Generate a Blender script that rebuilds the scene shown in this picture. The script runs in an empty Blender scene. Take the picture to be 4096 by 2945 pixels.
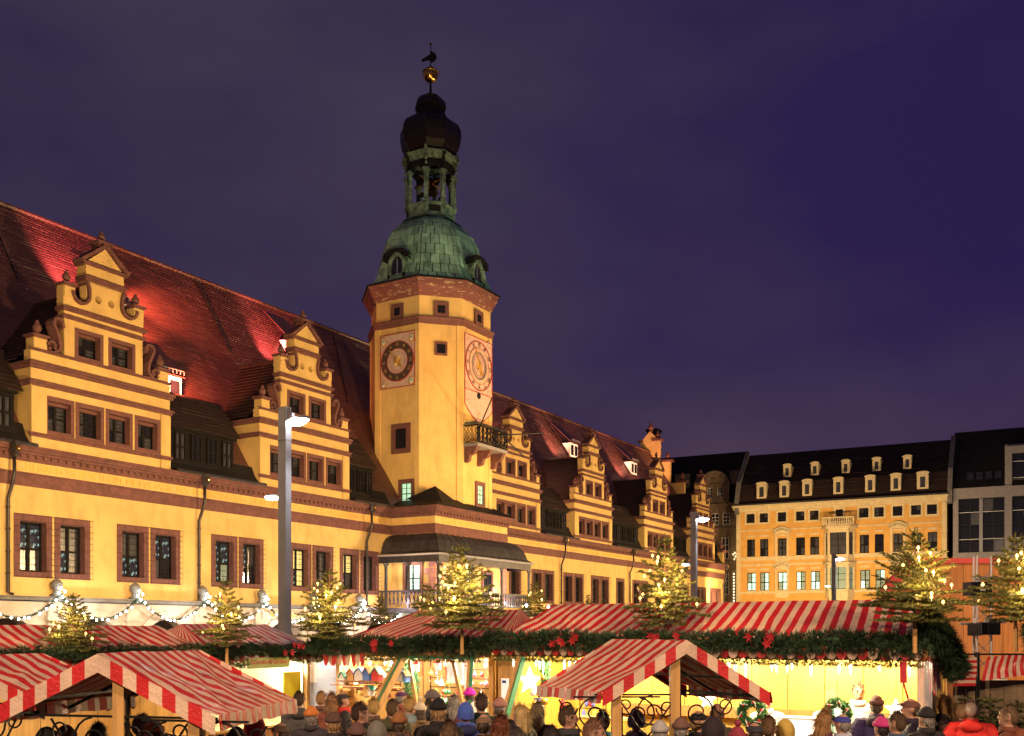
import bpy, bmesh, math, random
from mathutils import Vector, Matrix, noise
from mathutils.geometry import tessellate_polygon
R = math.radians
random.seed(7)
SC = bpy.context.scene
COL = SC.collection

# ------------------------------------------------------------------ camera
cam = bpy.data.cameras.new("camera")
cam.sensor_width = 36.0
cam.lens = 36.0 * 4120 / 4096
cam.shift_y = (2530 - 1472.5) / 4096
cam.clip_end = 2000
camo = bpy.data.objects.new("camera", cam)
camo.location = (0, 0, 2.8)
camo.rotation_euler = (R(90), 0, 0)
COL.objects.link(camo)
SC.camera = camo

# ------------------------------------------------------------------ sky
W = bpy.data.worlds.new("World"); SC.world = W; W.use_nodes = True
nt = W.node_tree; nt.nodes.clear()
N = nt.nodes.new; L = nt.links.new
wo = N("ShaderNodeOutputWorld"); bg = N("ShaderNodeBackground"); sky = N("ShaderNodeTexSky")
sky.sky_type = 'NISHITA'; sky.sun_disc = False
sky.sun_elevation = R(-6.0); sky.sun_rotation = R(250)
tc = N("ShaderNodeTexCoord")
sep = N("ShaderNodeSeparateXYZ"); L(tc.outputs["Generated"], sep.inputs[0])
ramp = N("ShaderNodeValToRGB")
e = ramp.color_ramp.elements
e[0].position = 0.0; e[0].color = (.080, .050, .068, 1)
e[1].position = 0.7; e[1].color = (.037, .032, .066, 1)
k = e.new(.26); k.color = (.040, .029, .070, 1)
L(sep.outputs[2], ramp.inputs[0])
ns = N("ShaderNodeTexNoise"); ns.inputs["Scale"].default_value = 2.2; ns.inputs["Detail"].default_value = 4
mp = N("ShaderNodeMapping"); mp.inputs["Scale"].default_value = (1, 1, 2.2); mp.inputs["Rotation"].default_value = (0, R(24), 0)
L(tc.outputs["Generated"], mp.inputs[0]); L(mp.outputs[0], ns.inputs["Vector"])
r2 = N("ShaderNodeValToRGB"); r2.color_ramp.elements[0].position = .36; r2.color_ramp.elements[1].position = .66
r2.color_ramp.elements[0].color = (.66, .56, .98, 1); r2.color_ramp.elements[1].color = (1.34, 1.36, 1.10, 1)
L(ns.outputs["Fac"], r2.inputs[0])
rx = N("ShaderNodeValToRGB"); rx.color_ramp.elements[0].position = .30; rx.color_ramp.elements[1].position = .76
rx.color_ramp.elements[0].color = (1.06, 1.08, .93, 1); rx.color_ramp.elements[1].color = (.84, .72, 1.04, 1)
mr0 = N("ShaderNodeMath"); mr0.operation = 'MULTIPLY_ADD'; mr0.inputs[1].default_value = .5; mr0.inputs[2].default_value = .5
L(sep.outputs[0], mr0.inputs[0]); L(mr0.outputs[0], rx.inputs[0])
mulx = N("ShaderNodeMixRGB"); mulx.blend_type = 'MULTIPLY'; mulx.inputs[0].default_value = 1
mul = N("ShaderNodeMixRGB"); mul.blend_type = 'MULTIPLY'; mul.inputs[0].default_value = 1
L(ramp.outputs[0], mulx.inputs[1]); L(rx.outputs[0], mulx.inputs[2]); L(mulx.outputs[0], mul.inputs[1]); L(r2.outputs[0], mul.inputs[2])
add = N("ShaderNodeMixRGB"); add.blend_type = 'ADD'; add.inputs[0].default_value = .06
L(mul.outputs[0], add.inputs[1]); L(sky.outputs[0], add.inputs[2])
bg.inputs["Strength"].default_value = 1.0
L(add.outputs[0], bg.inputs[0]); L(bg.outputs[0], wo.inputs[0])

SC.view_settings.view_transform = 'Standard'
try: SC.view_settings.look = 'None'
except Exception: pass
SC.view_settings.exposure = 0.0; SC.view_settings.gamma = 1.0
SC.view_settings.use_curve_mapping = False
SC.render.engine = 'CYCLES'
cy = SC.cycles
cy.use_denoising = True
try: cy.denoiser = 'OPENIMAGEDENOISE'
except Exception: pass
cy.max_bounces = 5; cy.diffuse_bounces = 3; cy.glossy_bounces = 2; cy.transmission_bounces = 3
cy.transparent_max_bounces = 6
cy.sample_clamp_indirect = 4.0
cy.use_light_tree = True
cy.caustics_reflective = False; cy.caustics_refractive = False

# ------------------------------------------------------------------ frames of the place
ALPHA = math.atan2(4480 - 2048, 4120)
TS, TCo = math.sin(ALPHA), math.cos(ALPHA)
TO = Vector((-42 * 2048 / 4120, 42, 0))
TROT = R(90) - ALPHA                       # town hall: local x along the facade, y into the building
def th(u, v, z=0):
    return Vector((TO.x + u * TS - v * TCo, TO.y + u * TCo + v * TS, z))
YA = R(62.6)
YO = Vector((27.9, 128, 0)); YROT = -R(90 - 62.6)

# ------------------------------------------------------------------ lights
def spot(name, loc, target, energy, col, angle=120, blend=.6, radius=.25):
    l = bpy.data.lights.new(name, 'SPOT'); l.energy = energy; l.color = col
    l.spot_size = R(angle); l.spot_blend = blend; l.shadow_soft_size = radius
    o = bpy.data.objects.new(name, l); o.location = loc
    o.rotation_euler = (Vector(target) - Vector(loc)).to_track_quat('-Z', 'Y').to_euler()
    COL.objects.link(o); return o
def point(name, loc, energy, col, radius=.15):
    l = bpy.data.lights.new(name, 'POINT'); l.energy = energy; l.color = col; l.shadow_soft_size = radius
    o = bpy.data.objects.new(name, l); o.location = loc; COL.objects.link(o); return o
def area(name, loc, target, energy, col, sx, sy):
    l = bpy.data.lights.new(name, 'AREA'); l.energy = energy; l.color = col; l.shape = 'RECTANGLE'; l.size = sx; l.size_y = sy
    o = bpy.data.objects.new(name, l); o.location = loc
    o.rotation_euler = (Vector(target) - Vector(loc)).to_track_quat('-Z', 'Y').to_euler()
    COL.objects.link(o); return o
SODIUM = (1.0, .66, .31)
# floodlights at the lamp post reflectors, plus unseen ones added along the row for even light, 18 m in front of the town hall
for u, en, tu in ((-19, 8000, -8), (-3.2, 13500, 4), (14, 9500, 16), (31.5, 11500, 31), (48, 10500, 47), (64.2, 14000, 62), (81, 11000, 79)):
    pos = {-3.2: Vector((-7.1, 30.45, 6.75)), 31.5: Vector((10.1, 60.5, 6.75)), 64.2: Vector((27.0, 88.5, 6.75))}.get(u, th(u, -19, 6.7))
    spot("flood_light", pos, th(tu, 0, 9.5), en * 1.42, SODIUM, 138, .8, .3)
spot("flood_light", th(20, -34, 7), th(31, 1, 19), 25000, (1, .54, .21), 24, .4, .3)
spot("flood_light", th(40, -30, 7), th(31.5, -1, 18), 18000, (1, .48, .20), 24, .4, .3)
spot("flood_light", th(10, -38, 7), th(30, 1, 28.5), 13000, (.8, 1, .72), 14, .7, .3)      # cool wash on the copper dome
spot("flood_light", th(52, -34, 7), th(31.5, 1, 28), 9000, (.8, 1, .6), 14, .7, .3)
# general market glow from the stalls and lamp masts behind the photographer
spot("market_flood", (-12, -9, 15), (-2, 14, 1.5), 24000, (1, .68, .44), 90, .7, .4)
spot("market_flood", (12, -8, 15), (6, 18, 1.5), 21000, (1, .66, .42), 90, .7, .4)
spot("stage_fill", (18.5, 22.5, 4.4), (19, 33, 3.2), 3600, (1, .58, .26), 110, .8, .3)  # unseen fill added to brighten the stage boards
# the south side of the square
for q in (3, 12, 21):
    b = YO + Vector((math.sin(YA) * q - math.cos(YA) * 17, -math.cos(YA) * q - math.sin(YA) * 17, 6))
    t = YO + Vector((math.sin(YA) * q, -math.cos(YA) * q, 12))
    spot("flood_light", b, t, 8000, (1, .67, .31), 130, .7, .3)
b = YO + Vector((math.sin(YA) * 33 - math.cos(YA) * 22, -math.cos(YA) * 33 - math.sin(YA) * 22, 6))
spot("flood_light", b, YO + Vector((math.sin(YA) * 30, -math.cos(YA) * 30, 14)), 4200, (1, .86, .78), 110, .7, .3)
# coloured roof spots that stand behind the gables
PINK = (1, .19, .19); RED = (1, .19, .10); PEACH = (1, .44, .28)
def roof_pt(u, z, d):
    return th(u, (z - 10.5) / 1.533 - .838 * d, z + .546 * d)
ROOF_SPOTS = ((6.6, 19.0, 1.2, 9.0, 23.4, 9000, PINK, 50), (9.9, 20.6, 1.3, 14.8, 20.8, 9500, RED, 50), (10.2, 14.2, 1.4, 14.4, 17.4, 6500, RED, 70), (10.0, 17.2, 1.2, 13.0, 20.4, 5200, RED, 50),
              (20.6, 18.6, 1.1, 23.2, 22.4, 9000, PINK, 46), (36.2, 18.2, 1.2, 39.5, 21.6, 6500, PINK, 60), (43.6, 19.0, 1.2, 46.5, 17.6, 7000, PEACH, 60), (46.0, 15.0, 1.4, 49.6, 21.5, 9000, PEACH, 50),
              (57.2, 18.2, 1.2, 61.5, 22.6, 9000, PEACH, 50), (60.0, 15.2, 1.4, 64, 20, 6000, PEACH, 55), (71.8, 18.0, 1.2, 76, 22.8, 9500, PINK, 50), (74, 15.2, 1.4, 78.5, 20.5, 7000, PEACH, 55), (84.2, 17.4, 1.2, 87.0, 23, 9000, PEACH, 55))
for u, z, d, tu, tz, en, c, an in ROOF_SPOTS:
    spot("roof_spot", roof_pt(u, z, d), roof_pt(tu, tz, 0), en * (1.1 if u < 30 else .8), c if u < 30 else PEACH, an * 1.1, 1.0, .12)
# ------------------------------------------------------------------ mesh builder
class MB:
    def __init__(s): s.v = []; s.f = []; s.m = []
    def add(s, vs, fs, mi=0, M=None):
        b = len(s.v)
        s.v += [tuple(M @ Vector(p)) if M else tuple(p) for p in vs]
        s.f += [tuple(b + i for i in f) for f in fs]
        s.m += [mi] * len(fs)
    def box(s, x0, x1, y0, y1, z0, z1, mi=0, M=None):
        s.add([(x0, y0, z0), (x1, y0, z0), (x1, y1, z0), (x0, y1, z0), (x0, y0, z1), (x1, y0, z1), (x1, y1, z1), (x0, y1, z1)],
              [(0, 3, 2, 1), (4, 5, 6, 7), (0, 1, 5, 4), (1, 2, 6, 5), (2, 3, 7, 6), (3, 0, 4, 7)], mi, M)
    def quad(s, a, b, c, d, mi=0, M=None): s.add([a, b, c, d], [(0, 1, 2, 3)], mi, M)
    def tri(s, a, b, c, mi=0, M=None): s.add([a, b, c], [(0, 1, 2)], mi, M)
    def bar(s, p, q, w, d=None, mi=0):
        p, q = Vector(p), Vector(q); d = d or w; ax = q - p; ln = ax.length
        if ln < 1e-6: return
        M = Matrix.Translation(p) @ ax.to_track_quat('Z', 'Y').to_matrix().to_4x4()
        s.box(-w / 2, w / 2, -d / 2, d / 2, 0, ln, mi, M)
    def tube(s, path, r, n=6, mi=0, cap=True):
        P = [Vector(p) for p in path]; rings = []
        rr = r if isinstance(r, (list, tuple)) else [r] * len(P)
        prev = None
        for i, p in enumerate(P):
            t = (P[min(i + 1, len(P) - 1)] - P[max(i - 1, 0)])
            if t.length < 1e-9: t = Vector((0, 0, 1))
            t.normalize()
            if prev is None:
                prev = Vector((0, 0, 1)) if abs(t.z) < .9 else Vector((1, 0, 0))
            a = t.cross(prev); 
            if a.length < 1e-6: a = t.orthogonal()
            a.normalize(); b = a.cross(t).normalized(); prev = b
            rings.append([p + (a * math.cos(2 * math.pi * j / n) + b * math.sin(2 * math.pi * j / n)) * rr[i] for j in range(n)])
        vs = [v for rg in rings for v in rg]; fs = []
        for i in range(len(P) - 1):
            for j in range(n):
                fs.append((i * n + j, i * n + (j + 1) % n, (i + 1) * n + (j + 1) % n, (i + 1) * n + j))
        if cap:
            fs.append(tuple(reversed(range(n)))); fs.append(tuple((len(P) - 1) * n + j for j in range(n)))
        s.add(vs, fs, mi)
    def lathe(s, prof, n=12, c=(0, 0, 0), mi=0, ph=0, M=None, sx=1, sy=1):
        vs = []; fs = []
        for r, z in prof:
            for j in range(n):
                a = 2 * math.pi * j / n + ph
                vs.append((c[0] + r * math.cos(a) * sx, c[1] + r * math.sin(a) * sy, c[2] + z))
        for i in range(len(prof) - 1):
            for j in range(n):
                fs.append((i * n + j, i * n + (j + 1) % n, (i + 1) * n + (j + 1) % n, (i + 1) * n + j))
        fs.append(tuple(reversed(range(n)))); fs.append(tuple((len(prof) - 1) * n + j for j in range(n)))
        s.add(vs, fs, mi, M)
    def ell(s, c, r, n=10, m=7, mi=0, M=None):
        prof = []
        vs = [(c[0], c[1], c[2] - r[2])]
        for i in range(1, m):
            t = -math.pi / 2 + math.pi * i / m
            for j in range(n):
                a = 2 * math.pi * j / n
                vs.append((c[0] + r[0] * math.cos(t) * math.cos(a), c[1] + r[1] * math.cos(t) * math.sin(a), c[2] + r[2] * math.sin(t)))
        vs.append((c[0], c[1], c[2] + r[2])); fs = []
        for j in range(n):
            fs.append((0, 1 + (j + 1) % n, 1 + j)); 
            fs.append((len(vs) - 1, 1 + (m - 2) * n + j, 1 + (m - 2) * n + (j + 1) % n))
        for i in range(m - 2):
            for j in range(n):
                a = 1 + i * n + j; b = 1 + i * n + (j + 1) % n
                fs.append((a, b, b + n, a + n))
        s.add(vs, fs, mi, M)
    def capsule(s, p, q, r0, r1, n=10, mi=0):
        p, q = Vector(p), Vector(q); ax = q - p; ln = ax.length
        M = Matrix.Translation(p) @ ax.to_track_quat('Z', 'Y').to_matrix().to_4x4()
        prof = [(.02 * r0, -r0)] + [(r0 * math.cos(t), r0 * math.sin(t)) for t in (-1.1, -.6, 0)] + [(r1 * math.cos(t), ln + r1 * math.sin(t)) for t in (0, .6, 1.1)] + [(.02 * r1, ln + r1)]
        s.lathe(prof, n, (0, 0, 0), mi, 0, M)
    def plate(s, outer, holes, y0, y1, mi=0, M=None):
        """outline in x,z with holes, from y0 (front) to y1"""
        loops = [[Vector((x, z, 0)) for x, z in lp] for lp in [outer] + list(holes)]
        tris = tessellate_polygon(loops)
        pts = [p for lp in loops for p in lp]; n = len(pts)
        vs = [(p.x, y0, p.y) for p in pts] + [(p.x, y1, p.y) for p in pts]; fs = []
        for a, b, c in tris:
            A, B, C = pts[a], pts[b], pts[c]
            cr = (B.x - A.x) * (C.y - A.y) - (B.y - A.y) * (C.x - A.x)
            if abs(cr) < 1e-9: continue
            if cr < 0: b, c = c, b
            fs.append((a, b, c)); fs.append((n + a, n + c, n + b))
        o = 0
        for k, lp in enumerate(loops):
            ar = sum(lp[i].x * lp[(i + 1) % len(lp)].y - lp[(i + 1) % len(lp)].x * lp[i].y for i in range(len(lp)))
            for i in range(len(lp)):
                a, b = o + i, o + (i + 1) % len(lp)
                flip = (ar > 0) == (k == 0)
                fs.append((a, n + a, n + b, b) if not flip else (a, b, n + b, n + a)[::-1])
            o += len(lp)
        s.add(vs, fs, mi, M)
    def holed(s, x0, x1, z0, z1, holes, y0, y1, mi=0):
        """rectangular wall with rectangular holes (hx0,hx1,hz0,hz1)"""
        xs = sorted({x0, x1, *[min(max(h[i], x0), x1) for h in holes for i in (0, 1)]})
        zs = sorted({z0, z1, *[min(max(h[i], z0), z1) for h in holes for i in (2, 3)]})
        for i in range(len(xs) - 1):
            j = 0
            while j < len(zs) - 1:
                cx = (xs[i] + xs[i + 1]) / 2
                def inh(jj):
                    cz = (zs[jj] + zs[jj + 1]) / 2
                    return any(h[0] < cx < h[1] and h[2] < cz < h[3] for h in holes)
                if inh(j): j += 1; continue
                j2 = j
                while j2 + 1 < len(zs) - 1 and not inh(j2 + 1): j2 += 1
                s.box(xs[i], xs[i + 1], y0, y1, zs[j], zs[j2 + 1], mi); j = j2 + 1
    def mesh(s, name, mats, smooth=False):
        me = bpy.data.meshes.new(name); me.from_pydata(s.v, [], s.f)
        for m in (mats if isinstance(mats, (list, tuple)) else [mats]): me.materials.append(m)
        me.polygons.foreach_set("material_index", s.m)
        if smooth: me.polygons.foreach_set("use_smooth", [True] * len(s.f))
        me.update(); return me
    def build(s, name, mats, parent=None, smooth=False, loc=None, rz=0):
        return place(name, s.mesh(name, mats, smooth), parent, loc, rz)
def place(name, me, parent=None, loc=None, rz=0, sc=None):
    o = bpy.data.objects.new(name, me); COL.objects.link(o)
    if parent is not None: o.parent = parent
    if loc is not None: o.location = loc
    if rz: o.rotation_euler = (0, 0, rz)
    if sc is not None: o.scale = (sc, sc, sc) if not isinstance(sc, (tuple, list)) else sc
    return o
def tag(o, label=None, cat=None, group=None, kind=None):
    if label: o["label"] = label
    if cat: o["category"] = cat
    if group: o["group"] = group
    if kind: o["kind"] = kind
    return o
def thing(name, label, cat, loc=(0, 0, 0), rz=0, group=None, sc=None):
    o = bpy.data.objects.new(name, None); COL.objects.link(o); o.location = loc; o.rotation_euler = (0, 0, rz)
    o.empty_display_size = .2
    if sc is not None: o.scale = (sc, sc, sc)
    return tag(o, label, cat, group)
def copy_tree(o, parent=None):
    c = o.copy(); COL.objects.link(c); c.parent = parent
    for ch in list(o.children): copy_tree(ch, c)
    return c

# ------------------------------------------------------------------ materials
def mat(name, col, rough=.7, metal=0, var=.18, scale=2.5, bump=0, bscale=30, emit=None, es=0, coat=0, streak=0, stretch=(1, 1, 1), spec=.4, alpha=1, trans=0, dirt=None, rnd=0):
    m = bpy.data.materials.new(name); m.use_nodes = True; t = m.node_tree
    p = t.nodes["Principled BSDF"]; n = t.nodes.new; l = t.links.new
    p.inputs["Base Color"].default_value = (*col, 1); p.inputs["Roughness"].default_value = rough; p.inputs["Metallic"].default_value = metal
    p.inputs["Specular IOR Level"].default_value = spec; p.inputs["Coat Weight"].default_value = coat; p.inputs["Coat Roughness"].default_value = .15
    p.inputs["Alpha"].default_value = alpha; p.inputs["Transmission Weight"].default_value = trans
    if emit: p.inputs["Emission Color"].default_value = (*emit, 1); p.inputs["Emission Strength"].default_value = es
    c = n("ShaderNodeTexCoord"); src = None
    if var:
        nz = n("ShaderNodeTexNoise"); nz.inputs["Scale"].default_value = scale; nz.inputs["Detail"].default_value = 5; nz.inputs["Roughness"].default_value = .65
        mpg = n("ShaderNodeMapping"); mpg.inputs["Scale"].default_value = stretch
        l(c.outputs["Object"], mpg.inputs[0]); l(mpg.outputs[0], nz.inputs["Vector"])
        rp = n("ShaderNodeValToRGB"); rp.color_ramp.elements[0].position = .3; rp.color_ramp.elements[1].position = .7
        rp.color_ramp.elements[0].color = (*[max(0, x * (1 - var)) for x in col], 1); rp.color_ramp.elements[1].color = (*[min(1, x * (1 + var)) for x in col], 1)
        l(nz.outputs["Fac"], rp.inputs[0]); src = rp.outputs[0]
    if streak:
        nz = n("ShaderNodeTexNoise"); nz.inputs["Scale"].default_value = 1.6; nz.inputs["Detail"].default_value = 6
        mpg = n("ShaderNodeMapping"); mpg.inputs["Scale"].default_value = (1.1, 1.1, .28)
        l(c.outputs["Object"], mpg.inputs[0]); l(mpg.outputs[0], nz.inputs["Vector"])
        rp = n("ShaderNodeValToRGB"); rp.color_ramp.elements[0].position = .5; rp.color_ramp.elements[1].position = .82
        rp.color_ramp.elements[0].color = (0, 0, 0, 1); rp.color_ramp.elements[1].color = (streak, streak, streak, 1)
        l(nz.outputs["Fac"], rp.inputs[0])
        mx = n("ShaderNodeMixRGB"); mx.inputs[2].default_value = (*(dirt or (.05, .04, .03)), 1)
        l(rp.outputs[0], mx.inputs[0]); 
        if src: l(src, mx.inputs[1])
        else: mx.inputs[1].default_value = (*col, 1)
        src = mx.outputs[0]
    if rnd:
        oi = n("ShaderNodeObjectInfo"); mr = n("ShaderNodeMapRange"); mr.inputs[3].default_value = 1 - rnd; mr.inputs[4].default_value = 1 + rnd
        l(oi.outputs["Random"], mr.inputs[0])
        hs = n("ShaderNodeHueSaturation"); l(mr.outputs[0], hs.inputs["Value"])
        if src: l(src, hs.inputs["Color"])
        else: hs.inputs["Color"].default_value = (*col, 1)
        src = hs.outputs[0]
    if src: l(src, p.inputs["Base Color"])
    if bump:
        nz = n("ShaderNodeTexNoise"); nz.inputs["Scale"].default_value = bscale; nz.inputs["Detail"].default_value = 4
        bp = n("ShaderNodeBump"); bp.inputs["Strength"].default_value = bump; bp.inputs["Distance"].default_value = .02
        l(c.outputs["Object"], nz.inputs["Vector"]); l(nz.outputs["Fac"], bp.inputs["Height"]); l(bp.outputs[0], p.inputs["Normal"])
    return m
M = {}
M['ochre'] = mat('ochre_plaster', (.585, .385, .13), .85, var=.16, scale=.55, bump=.25, bscale=14, streak=.38, dirt=(.24, .135, .04))
M['red'] = mat('red_porphyry', (.135, .053, .043), .8, var=.3, scale=3.5, bump=.3, bscale=25, streak=.4, dirt=(.06, .03, .025))
M['pinkstone'] = mat('pink_stone', (.42, .17, .15), .8, var=.2, scale=3)
M['palestone'] = mat('pale_arcade_stone', (.46, .38, .31), .8, var=.16, scale=1.4, bump=.2, streak=.25)
M['greystone'] = mat('grey_ledge_stone', (.15, .14, .13), .85, var=.3, scale=3, streak=.4)
M['tile'] = mat('wet_clay_tile', (.105, .042, .034), .42, var=.5, scale=9, bump=.5, bscale=14, spec=.5, stretch=(1, 1, 2))
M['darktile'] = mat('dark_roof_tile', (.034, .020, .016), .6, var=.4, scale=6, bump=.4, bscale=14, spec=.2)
M['slate'] = mat('black_slate', (.014, .012, .012), .6, var=.4, scale=5, spec=.15)
M['darkwood'] = mat('black_stained_wood', (.009, .007, .006), .7, var=.4, scale=5, spec=.12)
M['lead'] = mat('dark_lead_sheet', (.045, .040, .042), .42, metal=.3, var=.4, scale=2.5, bump=.2, bscale=6)
M['copper'] = mat('verdigris_copper', (.25, .43, .31), .6, var=.35, scale=1.8, bump=.15, bscale=8, streak=.9, dirt=(.02, .028, .022), rnd=.22)
M['oldcopper'] = mat('stained_copper', (.12, .18, .13), .65, var=.85, scale=3, streak=1, dirt=(.012, .014, .012))
M['browncopper'] = mat('brown_copper', (.016, .011, .010), .45, metal=.25, var=.5, scale=2.2)
M['gold'] = mat('gilding', (.85, .5, .1), .22, metal=1, var=.1)
M['iron'] = mat('black_iron', (.012, .011, .011), .45, metal=.5, var=.2)
M['pipe'] = mat('dark_downpipe', (.035, .028, .024), .4, metal=.4, var=.3)
M['glass'] = mat('dark_window_glass', (.012, .013, .017), .07, var=0, spec=.8)
M['curtain'] = mat('curtained_glass', (.04, .04, .047), .25, var=.5, scale=3, stretch=(3, 3, .4), spec=.7)
M['litgreen'] = mat('lit_pane_green', (.3, .4, .3), .3, var=0, emit=(.62, 1.0, .68), es=.72)
M['lityellow'] = mat('lit_pane_yellow', (.4, .35, .2), .3, var=0, emit=(1.0, .78, .22), es=.62)
M['litcool'] = mat('lit_pane_cool', (.3, .4, .36), .3, var=0, emit=(.56, 1, .80), es=1.0)
M['litpatch'] = mat('painted_light_reflections', (.012, .013, .017), .07, var=0, spec=.8)  # reflected market lights painted on the glass as glowing patches
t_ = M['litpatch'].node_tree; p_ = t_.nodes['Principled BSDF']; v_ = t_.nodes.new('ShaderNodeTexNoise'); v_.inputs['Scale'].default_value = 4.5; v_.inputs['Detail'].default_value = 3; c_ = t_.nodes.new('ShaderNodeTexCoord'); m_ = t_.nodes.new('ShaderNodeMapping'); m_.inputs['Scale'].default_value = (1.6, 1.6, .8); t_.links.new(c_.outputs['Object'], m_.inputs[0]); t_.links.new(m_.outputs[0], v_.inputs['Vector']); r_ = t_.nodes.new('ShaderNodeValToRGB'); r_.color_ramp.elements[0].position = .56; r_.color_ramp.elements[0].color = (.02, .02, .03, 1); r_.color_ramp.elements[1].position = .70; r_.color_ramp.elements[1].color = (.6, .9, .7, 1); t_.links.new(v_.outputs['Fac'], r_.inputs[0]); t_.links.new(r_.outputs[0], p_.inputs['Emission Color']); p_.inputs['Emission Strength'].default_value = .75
M['litdim'] = mat('lit_pane_dim', (.2, .25, .2), .3, var=0, emit=(.45, .8, .6), es=.13)
M['whitelight'] = mat('white_lamp', (.8, .8, .8), .4, var=0, emit=(1, .97, 1), es=30)
M['greenlight'] = mat('reflector_lamp', (.6, .9, .7), .4, var=0, emit=(.75, 1, .85), es=6)
M['warmlight'] = mat('warm_lamp', (.9, .8, .6), .4, var=0, emit=(1, .86, .52), es=14)
M['amber'] = mat('amber_bulb', (.9, .6, .3), .4, var=0, emit=(1, .50, .13), es=5)
M['coolbulb'] = mat('white_bulb', (.9, .9, .9), .4, var=0, emit=(.86, 1, .95), es=45)
M['steel'] = mat('galvanised_post', (.25, .24, .25), .5, metal=.2, var=.12, scale=2, bump=.05)
M['truss'] = mat('aluminium_truss', (.55, .52, .5), .35, metal=.6, var=.1)
M['redcloth'] = mat('red_canvas', (.50, .018, .020), .45, var=.26, scale=2.5, bump=.5, bscale=40, coat=.12)
M['creamcloth'] = mat('cream_canvas', (.62, .44, .32), .45, var=.24, scale=2.5, bump=.5, bscale=40, coat=.12)
M['pine'] = mat('honey_pine', (.52, .30, .10), .5, var=.25, scale=2.2, stretch=(5, 5, .5), bump=.1)
M['pinedark'] = mat('orange_pine', (.36, .15, .045), .55, var=.25, scale=2.2, stretch=(5, 5, .5), rnd=.10)
M['stagewood'] = mat('stage_boarding', (.42, .17, .045), .6, var=.3, scale=2.5, stretch=(6, 6, .3), rnd=.12)
M['wallpine'] = mat('varnished_yellow_pine', (.58, .37, .075), .45, var=.18, scale=2.0, stretch=(5, 5, .5), rnd=.06)
M['green'] = mat('green_paint', (.03, .20, .10), .5, var=.1)
M['needle'] = mat('fir_needles', (.115, .125, .032), .6, var=.4, scale=6)
M['needledark'] = mat('garland_needles', (.030, .062, .026), .6, var=.4, scale=8)
M['bark'] = mat('fir_bark', (.15, .085, .05), .8, var=.3, scale=8)
M['poinsettia'] = mat('poinsettia_red', (.42, .012, .02), .6, var=.2, scale=9)
M['white'] = mat('white_paint', (.78, .76, .72), .5, var=.06)
M['cream'] = mat('cream_render', (.58, .47, .27), .8, var=.16, scale=2, streak=.15, dirt=(.2, .14, .08))
M['yellow'] = mat('apricot_render', (.60, .325, .08), .85, var=.14, scale=1.1, bump=.1, streak=.2, dirt=(.25, .13, .04))
M['brownstone'] = mat('brown_sandstone', (.20, .145, .085), .85, var=.3, scale=2, bump=.3, streak=.5)
M['concrete'] = mat('grey_cladding', (.24, .215, .21), .8, var=.18, scale=3)
M['black'] = mat('black_plastic', (.012, .012, .013), .5, var=.1)
M['paper'] = mat('white_paper', (.85, .83, .8), .7, var=.03, emit=(1, .95, .86), es=.5)  # faint glow put into the material, though the sheets are no lamps
M['goldletter'] = mat('gilt_letter', (.66, .40, .07), .4, metal=.3, var=.1)
M['redletter'] = mat('red_letter', (.42, .04, .02), .6, var=.05)
M['asphalt'] = mat('wet_cobbles', (.06, .055, .05), .45, var=.4, scale=8, bump=.5, bscale=5)

def text_mesh(txt, size, depth, material, width=None, align='CENTER'):
    c = bpy.data.curves.new("lettering", 'FONT'); c.body = txt; c.size = size; c.extrude = depth; c.align_x = align; c.align_y = 'CENTER'
    c.resolution_u = 2
    o = bpy.data.objects.new("lettering", c); COL.objects.link(o)
    bpy.context.view_layer.update()
    dg = bpy.context.evaluated_depsgraph_get()
    me = bpy.data.meshes.new_from_object(o.evaluated_get(dg))
    bpy.data.objects.remove(o); bpy.data.curves.remove(c)
    me.transform(Matrix.Rotation(R(90), 4, 'X'))
    if width:
        xs = [v.co.x for v in me.vertices]; w = max(xs) - min(xs)
        me.transform(Matrix.Diagonal((width / w, 1, 1, 1)))
    me.materials.clear(); me.materials.append(material); me.name = "lettering"
    return me

# ------------------------------------------------------------------ ground
g = MB(); g.quad((-400, -60, 0), (400, -60, 0), (400, 600, 0), (-400, 600, 0))
tag(g.build('ground', M['asphalt']), kind='structure')
# ================================================================== OLD TOWN HALL
T = thing('town_hall', 'long ochre town hall with red stone bands, stepped gables and a steep tiled roof', 'town hall', TO, TROT)
XL, XR = -7.0, 89.0
ROOFS = 1.533
GX = [5.03, 18.35, 41.65, 54.95, 69.6, 82.1]
WIN = []                                   # x0,x1 of upper storey windows, z 5.1-7.76
for p in (-5.3, .6, 5.68, 11.33, 16.98, 21.24): WIN += [(p, p + 1.76), (p + 1.89, p + 3.65)]
WIN += [(38.2, 39.98), (40.6, 42.38)]
for p in (44.05, 49.36, 54.45): WIN += [(p, p + 1.76), (p + 1.89, p + 3.65)]
WIN += [(59.62, 61.4)]
for p in (63.25, 68.6, 74.2, 79.6, 84.3): WIN += [(p, p + 1.76), (p + 1.89, p + 3.65)]
WZ0, WZ1 = 5.1, 7.75
m = MB()
m.holed(XL, XR, 4.28, 8.9, [(a, b, WZ0, WZ1) for a, b in WIN], 0, .5)
m.box(XR - .5, XR, .502, 18, 0, 10.5); m.box(XL, XL + .5, .502, 18, 0, 10.5); m.box(XL, XR, 18, 18.4, 0, 10.5)
m.build('upper_wall', M['ochre'], T)
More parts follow.
